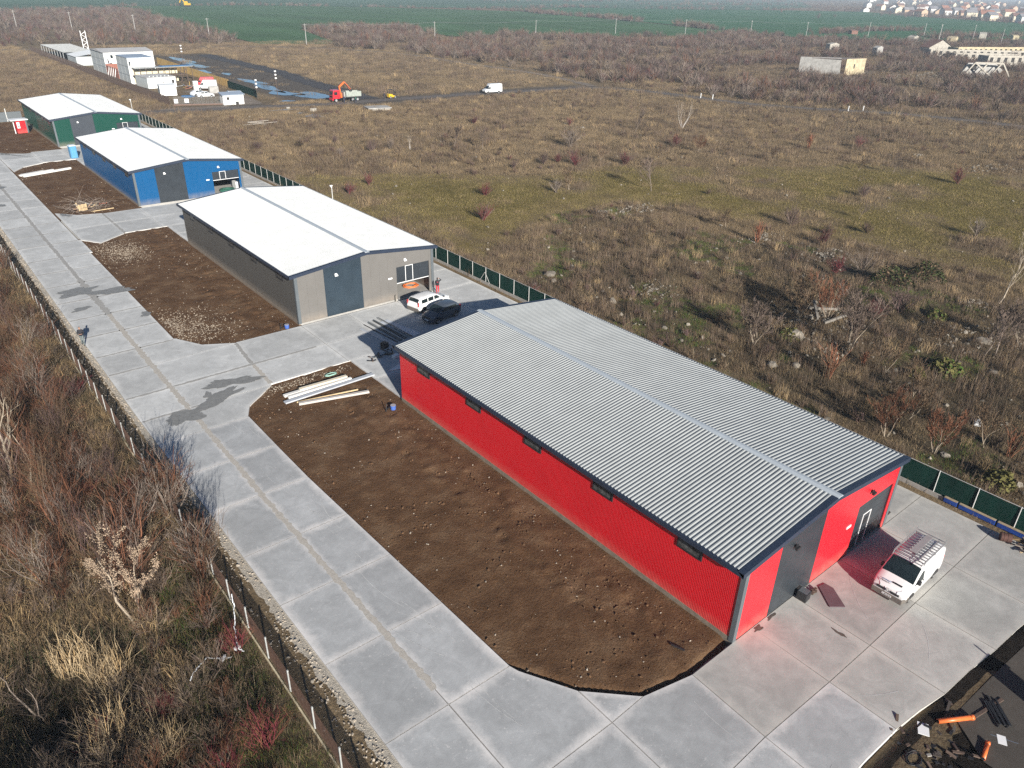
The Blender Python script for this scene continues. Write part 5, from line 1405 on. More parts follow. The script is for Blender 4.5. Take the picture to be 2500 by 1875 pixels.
scatter('soil_clods', cl_p, np.stack([x, y, np.full(len(x), -.085)], -1), rng.random(len(x)) * 6.28, .04 + .17 * rng.random(len(x)) ** 2.6, rng.integers(0, 5, len(x)), 'brown clods of churned soil beside the halls', 'soil', tilt=.8)
# ------------------------------------------------------------------ single shrubs and trees of the meadow and the strip
def dome_mesh(seed, mats, h=3.0, w=.02, stems=26, spread=.62, sub=2):
    return bush_mesh(seed, h, spread, stems, mats, 7, w, True, sub, .16)
def tree_parts(seed, h, trunk_r, mats, kids=(7, 4, 3), spread=.7, trunks=1, up=.25, minw=.012, wob=.12, start=None, lean=0.0):
    r = np.random.default_rng(seed); lines = []
    for k in range(trunks):
        a = r.random() * 6.28
        d = Vector((math.cos(a) * (.28 if trunks > 1 else .06) + lean, math.sin(a) * (.28 if trunks > 1 else .06), 1))
        branch_lines(r, (math.cos(a) * .08 * (trunks > 1), math.sin(a) * .08 * (trunks > 1), -.15), d, h * (1 if k == 0 else .7 + .25 * r.random()), trunk_r * (1 if k == 0 else .75), 0, 3, kids, spread, wob, lines, 7, up, .55)
    tr, tw = lines_mesh(lines, mats, r, (7, 4, 3), minw)
    return tr.mesh('trunk', mats[0], True), tw.mesh('crown', mats[1])
TREES = {
    'grey': [tree_parts(s, 4.2, .06, (BARKD, TWG), (12, 7, 4), .75, 1, .22, .034) for s in (1, 2, 3)],
    'multi': [tree_parts(s, 4.4, .055, (BARK, TWG), (9, 6, 4), .6, 6, .2, .032) for s in (4, 5)],
    'pale': [tree_parts(6, 7.0, .10, (BARK, BARK), (9, 4, 2), .55, 1, .3, .018)],
    'thin': [tree_parts(s, 3.6, .035, (BARK, BRN), (11, 6, 4), .65, 2, .2, .030, .14) for s in (7, 8)],
    'white': [tree_parts(9, 5.0, .05, (M('white_bark', (.6, .56, .52), .8), BARK), (6, 3, 2), .35, 4, .35, .02)],
    'rust': [tree_parts(s, 3.8, .035, (BARK, RST), (9, 5, 4), .5, 5, .25, .026) for s in (10, 11)],
}
BUSHES = {
    'purple': [dome_mesh(s, [PUR, TWG], 2.6) for s in (21, 22)], 'red': [dome_mesh(s, [REDT, PUR, MAG], 2.0, .018, 24, .8) for s in (23, 24)],
    'grey': [dome_mesh(s, [TWG, BARKD], 2.8) for s in (25, 26)], 'orange': [bush_mesh(s, 2.4, .16, 26, [ORG, RST, BRN], 4, .020, False, 1, .09) for s in (27, 28)],
    'dark': [dome_mesh(29, [BRN, PUR, IVY], 2.0, .02, 30, 1.0)],
}
def leafy(seed, n, rx, h, mats, sz=.14):
    r = np.random.default_rng(seed); mb = MB()
    for s in range(9):
        a = r.random() * 6.28; mb.tube([(0, 0, -.05), (math.cos(a) * rx * .5, math.sin(a) * rx * .5, h * .8)], [.02, .008], 3, 1, False)
    for k in range(n):
        a = r.random() * 6.28; d = rx * r.random() ** .5; z = h * (1 - (d / rx) ** 2) * (.35 + .65 * r.random())
        c = Vector((d * math.cos(a), d * math.sin(a), z + .05)); q = Vector(r.normal(size=3)).normalized(); e = q.orthogonal().normalized() * sz * (.6 + .8 * r.random()); f = q.cross(e) * .55
        mb.add([c - e, c + f, c + e, c - f], [(0, 1, 2, 3)], 0 if r.random() < .7 else 2)
    return mb.mesh('leafy', mats)
BUSHES['ivy'] = [leafy(31, 1100, 1.7, 1.6, [IVY, BRN, BRN], .10)]
BUSHES['yellow'] = [leafy(32, 420, .9, .8, [YLF, BRN, GRS], .12), leafy(33, 300, .7, 1.0, [YLF, BRN, YLF], .12)]
_c = {}
def plant(kind, key, x, y, h, label, group=None):
    lst = TREES[key] if kind == 't' else BUSHES[key]
    i = _c.get((kind, key), 0); _c[(kind, key)] = i + 1
    src = lst[i % len(lst)]
    zz = float(tz(np.array([x]), np.array([y]))[0])
    a = (i * 2.39996 + x) % 6.28
    if kind == 't':
        H = max(v.co.z for v in src[1].vertices)
        o = thing('bare_tree', label, 'tree', (x, y, zz), a, group)
        put('trunk', src[0], o); put('crown', src[1], o)
    else:
        H = max(v.co.z for v in src.vertices)
        o = tag(put('bare_bush' if key not in ('ivy', 'yellow') else 'leafy_bush', src, None, (x, y, zz), a), label, 'bush', group)
    s = h / H * (1.15 if kind == 't' else 1.1)
    o.scale = (s * 1.1, s * 1.1, s)
    return o
PL = [
 ('b', 'purple', 45.7, 131.8, 1.9, 'small purple grey bare bush nearest the parked truck in the meadow'),
 ('b', 'purple', 47.9, 120.8, 2.6, 'wide red grey bush joined to a grey one, mid meadow'),
 ('b', 'grey', 52.4, 121.0, 2.3, 'grey bush touching the wide red grey bush'),
 ('t', 'white', 55.3, 118.4, 2.6, 'slim pale sapling right of the touching grey bush'),
 ('t', 'grey', 62.3, 113.1, 4.4, 'round crowned bare tree casting a dark shadow, left of its neighbour'),
 ('t', 'grey', 67.1, 110.0, 4.2, 'round crowned bare tree standing right beside a similar tree'),
 ('b', 'grey', 40.9, 120.1, 1.7, 'low grey bush in front of the wide red grey bush'),
 ('b', 'purple', 30.6, 134.3, 1.7, 'low purple bush near the net fence behind the blue hall'),
 ('b', 'dark', 37.9, 131.9, 1.7, 'brown bush between two purple bushes near the net fence'),
 ('b', 'red', 84.2, 136.1, 2.0, 'crimson bush alone below the white van on the road'),
 ('b', 'red', 33.7, 96.8, 2.0, 'red bush beyond the roof of the grey hall, farther of a pair'),
 ('b', 'red', 28.3, 93.3, 2.1, 'red bush beside the lamp pole behind the grey hall'),
 ('b', 'red', 45.4, 80.6, 2.2, 'small red bush with a black shadow on olive grass'),
 ('b', 'dark', 31.1, 108.8, 1.3, 'low brown bush behind the gap between grey and blue halls'),
 ('b', 'red', 36.5, 69.5, 2.6, 'round pink red bush nearest the front of the grey hall roof'),
 ('b', 'grey', 84.0, 102.3, 4.8, 'large grey dome shaped bush with a long dark shadow'),
 ('t', 'grey', 110.3, 108.5, 4.6, 'bare tree with dark shadow over green grass below the road'),
 ('t', 'white', 123.3, 105.5, 5.6, 'white stemmed birch clump near the road'),
 ('b', 'red', 103.7, 91.3, 2.7, 'reddish bush with shadow left of a reddish little tree'),
 ('t', 'rust', 102.0, 83.5, 3.2, 'reddish little tree right of the reddish bush, upper meadow'),
 ('b', 'red', 72.8, 88.8, 3.0, 'right half of the long red thicket in the meadow middle'),
 ('b', 'purple', 68.4, 93.0, 2.5, 'left end of the long red thicket in the meadow middle'),
 ('b', 'red', 71.6, 92.3, 1.9, 'bright crimson bush in the middle of the red thicket'),
 ('t', 'thin', 79.3, 88.6, 3.4, 'grey brown little tree just right of the red thicket'),
 ('b', 'red', 81.4, 84.5, 2.7, 'rusty bush right of the little tree by the red thicket'),
 ('t', 'grey', 69.4, 67.3, 5.0, 'slender spreading tree above the stony heap in the meadow'),
 ('b', 'grey', 55.9, 75.5, 2.3, 'grey bush next to a thin tree on the olive grass'),
 ('t', 'thin', 58.8, 75.6, 3.6, 'thin dark tree right of a grey bush on olive grass'),
 ('b', 'purple', 61.0, 92.7, 1.9, 'small grey red bush left of the red thicket'),
 ('t', 'thin', 107.7, 70.0, 3.0, 'small bare tree alone on the tan slope at right'),
 ('b', 'dark', 75.9, 60.8, 1.0, 'low dark bush on the olive slope right of the slender tree'),
 ('b', 'red', 102.6, 122.7, 1.9, 'dark red bush behind the large grey dome bush'),
 ('t', 'thin', 62.2, 46.9, 3.2, 'thin bare tree left of the orange stems by the rubble edge'),
 ('b', 'orange', 60.1, 40.4, 3.2, 'upright orange red stems beside the upper rubble heap'),
 ('t', 'multi', 32.0, 21.2, 3.9, 'fan shaped multi stemmed tree close behind the red hall roof'),
 ('b', 'purple', 71.0, 42.4, 3.0, 'purple bush above the upper rubble heap'),
 ('t', 'grey', 82.6, 38.3, 2.6, 'tiny round tree with an oval shadow on the olive meadow'),
 ('t', 'thin', 41.1, 22.3, 4.6, 'thin tree left of the broken beams in the rubble'),
 ('t', 'thin', 44.5, 23.2, 5.0, 'taller thin tree behind the broken beams in the rubble'),
 ('t', 'rust', 43.0, 20.1, 4.6, 'tree with a thick pale forked trunk among the rubble'),
 ('t', 'multi', 37.9, 14.8, 5.6, 'largest grey multi stemmed tree in the rubble strip'),
 ('b', 'orange', 30.6, 12.8, 3.3, 'bright orange stemmed shrub beside the red hall roof edge'),
 ('b', 'orange', 36.3, 12.6, 2.0, 'short orange stems under the largest grey tree'),
 ('t', 'thin', 36.3, 10.7, 3.8, 'leaning sapling right of the short orange stems'),
 ('t', 'thin', 45.6, 9.8, 2.8, 'small bare sapling in the middle of the right rubble'),
 ('t', 'grey', 46.9, 6.7, 4.2, 'left one of the two grey trees at the right rubble'),
 ('t', 'grey', 48.2, 6.1, 5.0, 'right one of the two grey trees at the right rubble'),
 ('t', 'pale', 63.1, 11.5, 6.6, 'tall pale bare tree standing at the olive meadow edge'),
 ('t', 'multi', 52.2, 5.6, 3.8, 'bare tree cut by the right picture edge in the rubble'),
 ('t', 'thin', 33.9, 6.9, 3.4, 'slim grey sapling between two rusty shrubs behind the roof corner'),
 ('b', 'red', 66.1, 34.7, 2.4, 'crimson bush growing over the upper white rubble heap'),
 ('b', 'red', 56.8, 27.3, 2.4, 'dark crimson bush below the white rubble heap'),
 ('b', 'grey', 59.5, 25.3, 3.4, 'grey smoky bush right of the dark crimson bush'),
 ('b', 'ivy', 58.8, 21.5, 2.2, 'dark green ivy bush with yellow leaves at the rubble edge'),
 ('b', 'ivy', 64.9, 20.3, 1.9, 'wide low ivy mound at the edge of the olive grass'),
 ('b', 'dark', 76.5, 33.8, 1.7, 'flat dark thicket on the olive slope'),
 ('b', 'dark', 71.5, 37.2, 1.6, 'flat purple thicket left of the dark thicket'),
 ('b', 'purple', 51.2, 16.6, 3.0, 'purple brown bush in the centre of the rubble strip'),
 ('b', 'red', 47.5, 17.6, 2.2, 'red bush behind the largest grey tree'),
 ('t', 'rust', 26.2, 5.3, 3.8, 'rust coloured tree next to the front roof corner of the red hall'),
 ('t', 'thin', 30.2, 5.5, 3.6, 'grey leaning sapling behind the rust coloured tree'),
 ('t', 'rust', 27.0, 2.0, 3.8, 'tall rusty shrub right of the roof corner near the net fence'),
 ('t', 'thin', 30.6, -0.1, 3.6, 'slim sapling behind the net fence near the white rag'),
 ('b', 'orange', 30.9, -1.6, 2.4, 'pinkish stems behind the net fence at the right picture edge'),
 ('b', 'yellow', 35.2, 19.5, 1.0, 'yellow leaved plant beside the fan shaped tree'),
 ('b', 'yellow', 26.2, -2.6, 1.3, 'yellow green leafy plant right behind the net fence'),
 ('b', 'yellow', 41.2, 7.5, 1.2, 'yellow green plants right of the slim grey sapling'),
 ('b', 'yellow', 38.0, 8.6, .9, 'small yellow plant between saplings in the rubble'),
 ('b', 'yellow', 53.5, 13.8, .9, 'yellow plant below the ivy mound'),
 ('t', 'grey', 118.5, 51.2, 4.0, 'bare tree with thick base near the right meadow edge'),
 ('t', 'thin', 114.2, 56.0, 2.6, 'little shrub tree left of the thick based tree'),
 ('b', 'red', 119.5, 40.1, 3.0, 'grey pink bush near the right picture edge of the meadow'),
 ('b', 'orange', 126.1, 73.5, 3.6, 'tall tan stems below the right part of the road'),
 ('b', 'red', 136.8, 68.3, 2.8, 'dark red bush right of the tall tan stems'),
 ('b', 'purple', 96.0, 45.0, 2.4, 'faint purple bush on the olive slope at right'),
 ('b', 'grey', 88.0, 24.0, 2.6, 'grey bush near the right edge on the olive slope'),
]
for q in PL: plant(*q, 'shrubs and trees of the meadow')

# strip left of the fence
def tree_at(name, label, x, y, h, parts, lean=0, rz=0, cat='tree'):
    zz = float(tz(np.array([x]), np.array([y]))[0]); o = thing(name, label, cat, (x, y, zz), rz)
    put('trunk', parts[0], o); put('crown', parts[1], o)
    H = max(v.co.z for v in parts[1].vertices); o.scale = (h / H,) * 3
    return o
tree_at('bare_tree', 'tall pale barked tree on the left picture edge', -26.3, 37.8, 8.5, tree_parts(51, 8, .16, (BARK, BARK), (8, 5, 3), .6, 1, .25, .018, .12), rz=2.2)
tree_at('bare_tree', 'pale leaning tree right beside the tall pale tree', -25.6, 36.6, 6.5, tree_parts(52, 7, .11, (BARK, RST), (8, 5, 3), .6, 1, .25, .016, .14, lean=.25), rz=.4)
tree_at('bare_tree', 'dark bare tree in the lower left corner', -28.6, 17.8, 4.6, tree_parts(53, 5, .08, (BARKD, TWG), (8, 5, 3), .8, 2, .15, .012, .2), rz=1)
sd = tree_parts(54, 4.6, .09, (BARK, TWG), (8, 5, 4), .75, 2, .22, .011, .12)
o = tree_at('seed_tree', 'bushy tree covered in pale dry seed clusters', -23.4, 20.6, 6.0, sd, rz=.6)
r = np.random.default_rng(5); mb = MB()
vv = [v.co.copy() for v in sd[1].vertices if v.co.z > 1.3]
for k in range(4200):
    c = vv[r.integers(len(vv))] + Vector(r.normal(size=3)) * .05; e = Vector(r.normal(size=3)).normalized() * .035; f = e.orthogonal().normalized() * .028
    mb.add([c - e, c + f, c + e, c - f], [(0, 1, 2, 3)])
mb.build('seed_clusters', SEED, o)
FAN = [bush_mesh(s, 3.6, .55, 60, [BARKD, BRN, RST, TWG], 7, .024, False, 2, .07) for s in (55, 56)]
for i, (x, y, h, lb) in enumerate(((-19.3, 28.0, 5.4, 'tan multi stemmed shrub spreading over the wire fence, upper one'), (-19.6, 21.3, 4.8, 'rusty multi stemmed shrub at the wire fence, lower one'), (-20.8, 47.2, 2.6, 'crimson shrub at the wire fence near the walking person'), (-20.2, 60, 3.0, 'thin bare shrub at the wire fence beyond the walking person'), (-19.9, 84, 3.2, 'bare shrub at the wire fence on the left picture edge'))):
    src = FAN[i % 2] if i != 2 else BUSHES['red'][0]
    H = max(v.co.z for v in src.vertices); o = tag(put('fence_shrub', src, None, (x, y, -.1), i * 1.3), lb, 'shrub'); o.scale = (h / H,) * 3
for i, (x, y, h, lb) in enumerate(((-23.9, 13.9, 1.9, 'crimson bramble clump in the lower left strip'), (-22.3, 10.8, 1.6, 'red bramble clump near the bottom edge beside the fence'), (-22.6, 33.5, 1.8, 'purple bramble left of the tan fence shrub'))):
    src = bush_mesh(150 + i, 2, 1.0, 34, [MAG, REDT, RST], 6, .011, True, 2, .22); H = max(v.co.z for v in src.vertices)
    tag(put('bramble_clump', src, None, (x, y, -.6), i), lb, 'bramble').scale = (h / H,) * 3
REED = PM('reed', (0.34, 0.26, 0.16), .3, .2)
for i, (x, y, h, n, lb) in enumerate(((-26.6, 20.4, 1.9, 260, 'upper pale reed clump in the dark lower left hollow'), (-25.4, 18.4, 2.2, 420, 'broad pale reed clump in the middle of the lower left hollow'), (-25.5, 16.2, 1.6, 380, 'low trampled reed clump right of the broad clump'), (-26.4, 14.4, 2.8, 260, 'tall upright reed clump near the bottom left'), (-24.6, 12.0, 1.6, 380, 'light straw clump at the bottom picture edge'), (-25.0, 14.0, 1.8, 260, 'curved reed clump above the straw clump'), (-29.2, 28.2, 1.6, 200, 'reed clump at the left picture edge below the pale trees'), (-22.6, 33.6, .8, 70, 'small straw tuft left of the tan fence shrub'))):
    zz = float(tz(np.array([x]), np.array([y]))[0])
    tag(put('reed_clump', blades(160 + i, int(n * 1.3), .95, h * .4, h * 1.15, .030, [REED, TAN, REED, REED], .6, 2), None, (x, y, zz)), lb, 'reeds')
# ------------------------------------------------------------------ power line
POLE = M('pole_concrete', (0.38, 0.37, 0.35), rough=.85, var=.15, scale=1)
PLN = [(55.7, 547.3, 'first'), (79.9, 522.9, 'second'), (104.4, 484.9, 'third'), (129.4, 438.3, 'fourth'), (155.0, 373.3, 'fifth'), (235.6, 377.8, 'sixth'), (312.6, 379.7, 'seventh'), (392.0, 387.3, 'eighth'), (441.6, 366.5, 'ninth'), (484.2, 341.7, 'tenth'), (510.6, 313.3, 'eleventh'), (568.6, 297.7, 'twelfth'), (609.9, 275.6, 'thirteenth'), (531.5, 229.6, 'fourteenth'), (626.9, 247.0, 'fifteenth'), (572.9, 207.1, 'last')]
pmesh = MB().tube([(0, 0, -.5), (0, 0, 9.6)], [.19, .12], 8).mesh('pole', POLE)
pcross = MB().box(-.9, .9, -.05, .05, 9.1, 9.22).box(-.03, .03, -.03, .03, 9.6, 9.85).box(-.83, -.77, -.03, .03, 9.22, 9.4).box(.77, .83, -.03, .03, 9.22, 9.4).mesh('crossarm', POLE)
for i, (x, y, w) in enumerate(PLN):
    o = thing('utility_pole', '%s pale utility pole counted from the left' % w, 'pole', (x, y, 0), 0, 'utility poles before the green fields')
    s = 1.0 if i != 13 else 1.25
    o.scale = (s, s, s)
    put('pole', pmesh, o); put('crossarm', pcross, o)
WIREM = M('power_wire', (0.30, 0.31, 0.31), rough=.5, var=.1)
w = MB()
seq = PLN[4:13]
for (a, b) in zip(seq[:-1], seq[1:]):
    for off in (-.8, .8):
        pts = [(a[0] + (b[0] - a[0]) * t + off * .7, a[1] + (b[1] - a[1]) * t + off * .7, 9.4 - 4 * .9 * t * (1 - t)) for t in np.linspace(0, 1, 9)]
        w.tube(pts, .022, 3, caps=False)
tag(w.build('power_line', WIREM), 'sagging pale power wires between the utility poles', 'wires')
# lamp poles behind the halls
for x, y, h, lb in ((20.95, 84.2, 4.0, 'slim lamp pole behind the roof of the grey hall'), (20.8, 182.3, 4.3, 'slim lamp pole behind the roof of the green hall')):
    o = thing('lamp_pole', lb, 'lamp', (x, y, 0))
    MB().tube([(0, 0, -.1), (0, 0, h)], .06, 8).build('pole', POSTW, o)
    MB().box(-.28, .1, -.1, .1, h, h + .12).box(-.12, .0, -.12, .12, h - .22, h - .02).build('lamp_head', WHITE, o)

# ------------------------------------------------------------------ ruins
PLAST = M('weathered_plaster', (0.38, 0.35, 0.30), rough=.95, var=.25, scale=1.2, bump=.3)
CREAM = M('cream_plaster', (0.44, 0.37, 0.24), rough=.95, var=.3, scale=.8)
GREYC = M('raw_concrete', (0.34, 0.33, 0.31), rough=.95, var=.25, scale=.8, bump=.3)
TERRA = M('old_tiles', (0.20, 0.10, 0.075), rough=.9, var=.3, scale=2)
DARKIN = M('dark_opening', (0.03, 0.027, 0.025), rough=.9, var=.2)
o = thing('ruined_shed', 'pale ruined shed with grey side and yellowed end, in the scrub', 'ruin', (276, 160, 0))
bd = MB(); bd.sprism([(-2, 0), (14, 0), (13.6, 6.2), (-2, 5.8)], 0, .4).build('front_wall', GREYC, o, rz=R(-68), loc=(-1, 8, 0))
MB().box(0, 11, -.2, .2, 0, 6.0).build('end_wall', CREAM, o, loc=(4.2, -6.8, 0), rz=R(-12))
MB().add([(-1, 8.3, 5.7), (4.4, -6.9, 6.0), (15.0, -9.2, 6.1), (9.5, 6.5, 5.6), (-1, 8.3, 5.45), (4.4, -6.9, 5.75), (15.0, -9.2, 5.85), (9.5, 6.5, 5.35)], [(0, 1, 2, 3), (7, 6, 5, 4), (0, 4, 5, 1), (1, 5, 6, 2), (2, 6, 7, 3), (3, 7, 4, 0)]).build('roof', M('tar_roof', (.16, .13, .12), .9, var=.3), o)
MB().box(4.5, 5.1, -.26, -.2, 2.4, 4.0).build('window', DARKIN, o, loc=(4.2, -6.8, 0), rz=R(-12))
def long_ruin(label, x, y, L_, h, rz, nwin, mat, tilt=0):
    o = thing('long_ruin', label, 'ruin', (x, y, 0), rz, 'roofless long ruins in the scrub')
    d = L_ / nwin
    wl = MB().box(0, L_, 0, .4, 0, h * .42).box(0, L_, 0, .4, h * .82, h)
    for k in range(nwin + 1):
        wl.box(max(0, k * d - d * .28), min(L_, k * d + d * .28), .0, .4, h * .42, h * .82)
    wl.build('wall', mat, o)
    MB().box(0, L_, 7, 7.4, 0, h * .9).box(0, .4, .4, 7, 0, h * .95).box(L_ - .4, L_, .4, 7, 0, h * .95).build('rear_wall', mat, o)
    for k in range(nwin):
        MB().box(k * d + d * .29, k * d + d * .71, .26, .30, h * .42, h * .82).build('window', DARKIN, o)
    return o
long_ruin('middle roofless ruin with a row of dark windows, left one', 403, 176, 50, 4.6, R(-37), 14, PLAST)
long_ruin('cream ruin with many windows at the back right', 425, 172, 52, 5.2, R(-24), 16, CREAM)
long_ruin('roofless ruin wall at the right picture edge', 382, 140, 46, 5.0, R(-33), 13, PLAST)
long_ruin('low white ruin in front of the cream ruin', 404, 164, 34, 3.6, R(-36), 9, PLAST)
o = thing('gable_house', 'small house with dull red gable roof behind the ruins', 'house', (432, 190, 0), R(-30))
MB().sprism([(0, 0), (14, 0), (14, 3.6), (7, 7.2), (0, 3.6)], 0, 8).build('wall', PLAST, o)
MB().add([(-.5, -.5, 3.5), (7, -.5, 7.5), (14.5, -.5, 3.5), (-.5, 8.5, 3.5), (7, 8.5, 7.5), (14.5, 8.5, 3.5)], [(0, 1, 4, 3), (1, 2, 5, 4)]).build('roof', TERRA, o)
o = thing('collapsed_frame', 'collapsed grey concrete frame on a rubble heap at right', 'ruin', (313, 122, 0), R(-30))
MB().sprism([(0, 0), (18, 0), (20, 3.0), (16, 5.6), (4, 5.6)], 3, 3.4).build('slab_wall', GREYC, o)
bm_ = MB()
for a, b in (((0, 0, 0), (4.5, 0, 6)), ((4.5, 0, 6), (17, 0, 5.6)), ((17, 0, 5.6), (21, 0, 1.0)), ((6, 0, .5), (10, 0, 5.6)), ((4.5, 0, 6), (12, -1, 1)), ((17, 0, 5.6), (20, 3, 4)), ((12, 0, .3), (16, 0, 5.4))):
    MB().bar(a, b, .55, .5).build('beam', PLAST, o)
MB().box(5, 8, 2.9, 3.0, 3.0, 5.0).build('dark_opening', DARKIN, o)
for i, (x, y, w_, h, lb, mt) in enumerate(((400, 230, 5.5, 4.2, 'small white box ruin left of the leaning one', PLAST), (395, 200, 4, 4.6, 'small leaning grey ruin in the scrub', GREYC), (534, 247, 6, 4.2, 'small white hut at the field corner', PLAST), (548, 226, 7, 4.5, 'cream hut in scrub beside the tallest pole', CREAM), (640, 243, 6, 4.5, 'tiny white hut in the far right hedge', PLAST), (655, 226, 5, 3.5, 'tiny tan hut at the right field hedge', CREAM), (587, 316, 6, 3.2, 'tiny brick hut inside the field thicket', TERRA))):
    o = thing('hut_ruin', lb, 'hut', (x, y, 0), R(-30 + 14 * i))
    MB().sprism([(0, 0), (w_, 0), (w_, h * .85), (w_ * .6, h), (0, h * .8)], 0, w_ * .8).build('wall', mt, o)
    MB().box(w_ * .3, w_ * .5, -.06, -.002, .1, h * .5).build('door', DARKIN, o)

# ------------------------------------------------------------------ the town on the horizon
TW = [M('house_cream', (.62, .55, .42), .9, var=.1, scale=.05), M('house_white', (.70, .68, .64), .9, var=.1, scale=.05), M('house_tan', (.50, .36, .25), .9, var=.1, scale=.05)]
TR = [M('roof_brown', (.17, .09, .07), .9, var=.2, scale=.1), M('roof_grey', (.20, .19, .20), .9, var=.2, scale=.1), M('roof_orange', (.30, .13, .08), .9, var=.2, scale=.1)]
def house_meshes(w_, d_, h_, rh):
    wall = MB().sprism([(-w_ / 2, 0), (w_ / 2, 0), (w_ / 2, h_), (0, h_ + rh), (-w_ / 2, h_)], -d_ / 2, d_ / 2)
    rf = MB()
    e = .5
    rf.add([(-w_ / 2 - e, -d_ / 2 - e, h_ - .2), (0, -d_ / 2 - e, h_ + rh + .2), (w_ / 2 + e, -d_ / 2 - e, h_ - .2), (-w_ / 2 - e, d_ / 2 + e, h_ - .2), (0, d_ / 2 + e, h_ + rh + .2), (w_ / 2 + e, d_ / 2 + e, h_ - .2)], [(0, 1, 4, 3), (1, 2, 5, 4)])
    win = MB()
    for z in ((1.0, 4.0) if h_ > 5 else (1.0,)):
        for k in range(3):
            win.box(-w_ / 2 + w_ * (.15 + .28 * k), -w_ / 2 + w_ * (.29 + .28 * k), -d_ / 2 - .08, -d_ / 2 - .01, z, z + 1.5)
    return wall, rf, win
HM = [house_meshes(11, 14, 6.5, 3.4), house_meshes(14, 11, 6.0, 4.0), house_meshes(10, 10, 3.6, 3.2)]
HMM = {}
def house(x, y, k, wc, rc, rz, label):
    key = (k, wc, rc)
    if key not in HMM:
        a, b, c = HM[k]; HMM[key] = (a.mesh('wall', TW[wc]), b.mesh('roof', TR[rc]), c.mesh('window', DARKIN))
    o = thing('town_house', label, 'house', (x, y, .2), rz, 'houses of the far town')
    for n_, m_ in zip(('wall', 'roof'), HMM[key]): put(n_, m_, o)
wcn, rcn, kn = ('cream', 'white', 'tan'), ('brown', 'grey', 'orange red'), ('tall', 'broad', 'low')
tr_ = np.random.default_rng(77)
near = [(1669, 890), (1474, 760), (1366, 681), (1664, 818), (1217, 576), (1437, 648), (1298, 565), (1632, 689), (1180, 461), (1208, 456), (1128, 402), (1520, 536), (1290, 690), (1165, 540), (1300, 640), (1400, 700), (1250, 600), (1350, 600), (1440, 580), (1120, 430), (1090, 380), (1230, 500), (1500, 700), (1560, 640)]
ctr = {}
pts_ = list(near)
while len(pts_) < 120:
    t = tr_.random(); x = 1250 + 2400 * t ** 1.3 + tr_.normal() * 60; y = 420 + (x - 1100) * (.30 + .34 * tr_.random())
    if in_view(np.array([x]), np.array([y]), 1.05)[0]: pts_.append((x, y))
for i, (x, y) in enumerate(pts_):
    k, wc, rc = tr_.integers(3), tr_.integers(3), tr_.integers(3)
    house(x, y, k, wc, rc, R(-50 + 40 * tr_.random()) + (math.pi / 2) * tr_.integers(2), '%s %s house with %s roof in the far town' % (kn[k], wcn[wc], rcn[rc]))
# ------------------------------------------------------------------ building yard beyond the green hall
SHEET = M('brown_sheet_fence', (.105, .068, .052), .7, var=.2, scale=1, stretch=(1, 6, .2)); PANELW = M('white_sandwich_panel', (.86, .87, .85), .5, var=.06, scale=.4)
PANELG = M('grey_sandwich_panel', (.46, .49, .49), .55, var=.1, scale=.5); STEEL = M('galvanised_frame', (.30, .31, .31), .5, .3, .15, 2); BROWNST = M('brown_steel', (.09, .06, .045), .7, var=.2)
CREAMP = M('cream_board', (.62, .56, .40), .8, var=.08, scale=.6); YELB = M('yellow_board', (.50, .33, .11), .85, var=.25, scale=.8); BLUEROOF = M('blue_grey_roof', (.30, .36, .44), .5, var=.1)
ROOFL = M('light_roof', (.46, .45, .44), .7, var=.12, scale=.5); REDB = M('raw_brick', (.30, .12, .085), .9, var=.25, scale=2)
f = thing('sheet_fence', 'long brown corrugated sheet fence along the building yard', 'fence', (34.3, 0, 0))
sm = MB()
for k in range(10): sm.box(0.0 if k % 2 else .03, .02 if k % 2 else .05, k * .25, k * .25 + .25, 0, 2.1)
smm = sm.mesh('sheet_panel', SHEET)
for k in range(73): put('sheet_panel', smm, f, (0, 199.8 + 2.5 * k, 0))
MB().box(.06, .12, 199.8, 382, 2.0, 2.08).build('top_rail', BROWNST, f)
f = thing('front_fence', 'grey see-through mesh fence at the front of the building yard', 'fence', (35.2, 199.6, 0), R(-21))
for k in range(13): MB().box(k * .98 - .03, k * .98 + .03, -.03, .03, 0, 2.15).build('post', BROWNST, f)
mm_ = MB()
for k in range(59): mm_.box(k * .2, k * .2 + .018, -.01, .0, .3, 2.1)
for k in range(7): mm_.box(0, 11.76, -.012, .004, .3 + k * .3, .32 + k * .3)
mm_.build('mesh', STEEL, f); MB().box(-.1, 11.9, -.12, .12, -.05, .3).build('plinth', M('brown_plinth', (.14, .09, .07), .9, var=.2), f)
for x, z, w_ in ((.2, .55, .9), (2.7, .6, 1.0)): tag(MB().box(x, x + w_, -.12, -.05, z, z + 1.0).build('notice_board', WHITE, None, loc=(35.2, 199.6, 0), rz=R(-21)), '%s white notice board on the front mesh fence' % ('left' if x < 1 else 'right'), 'sign')
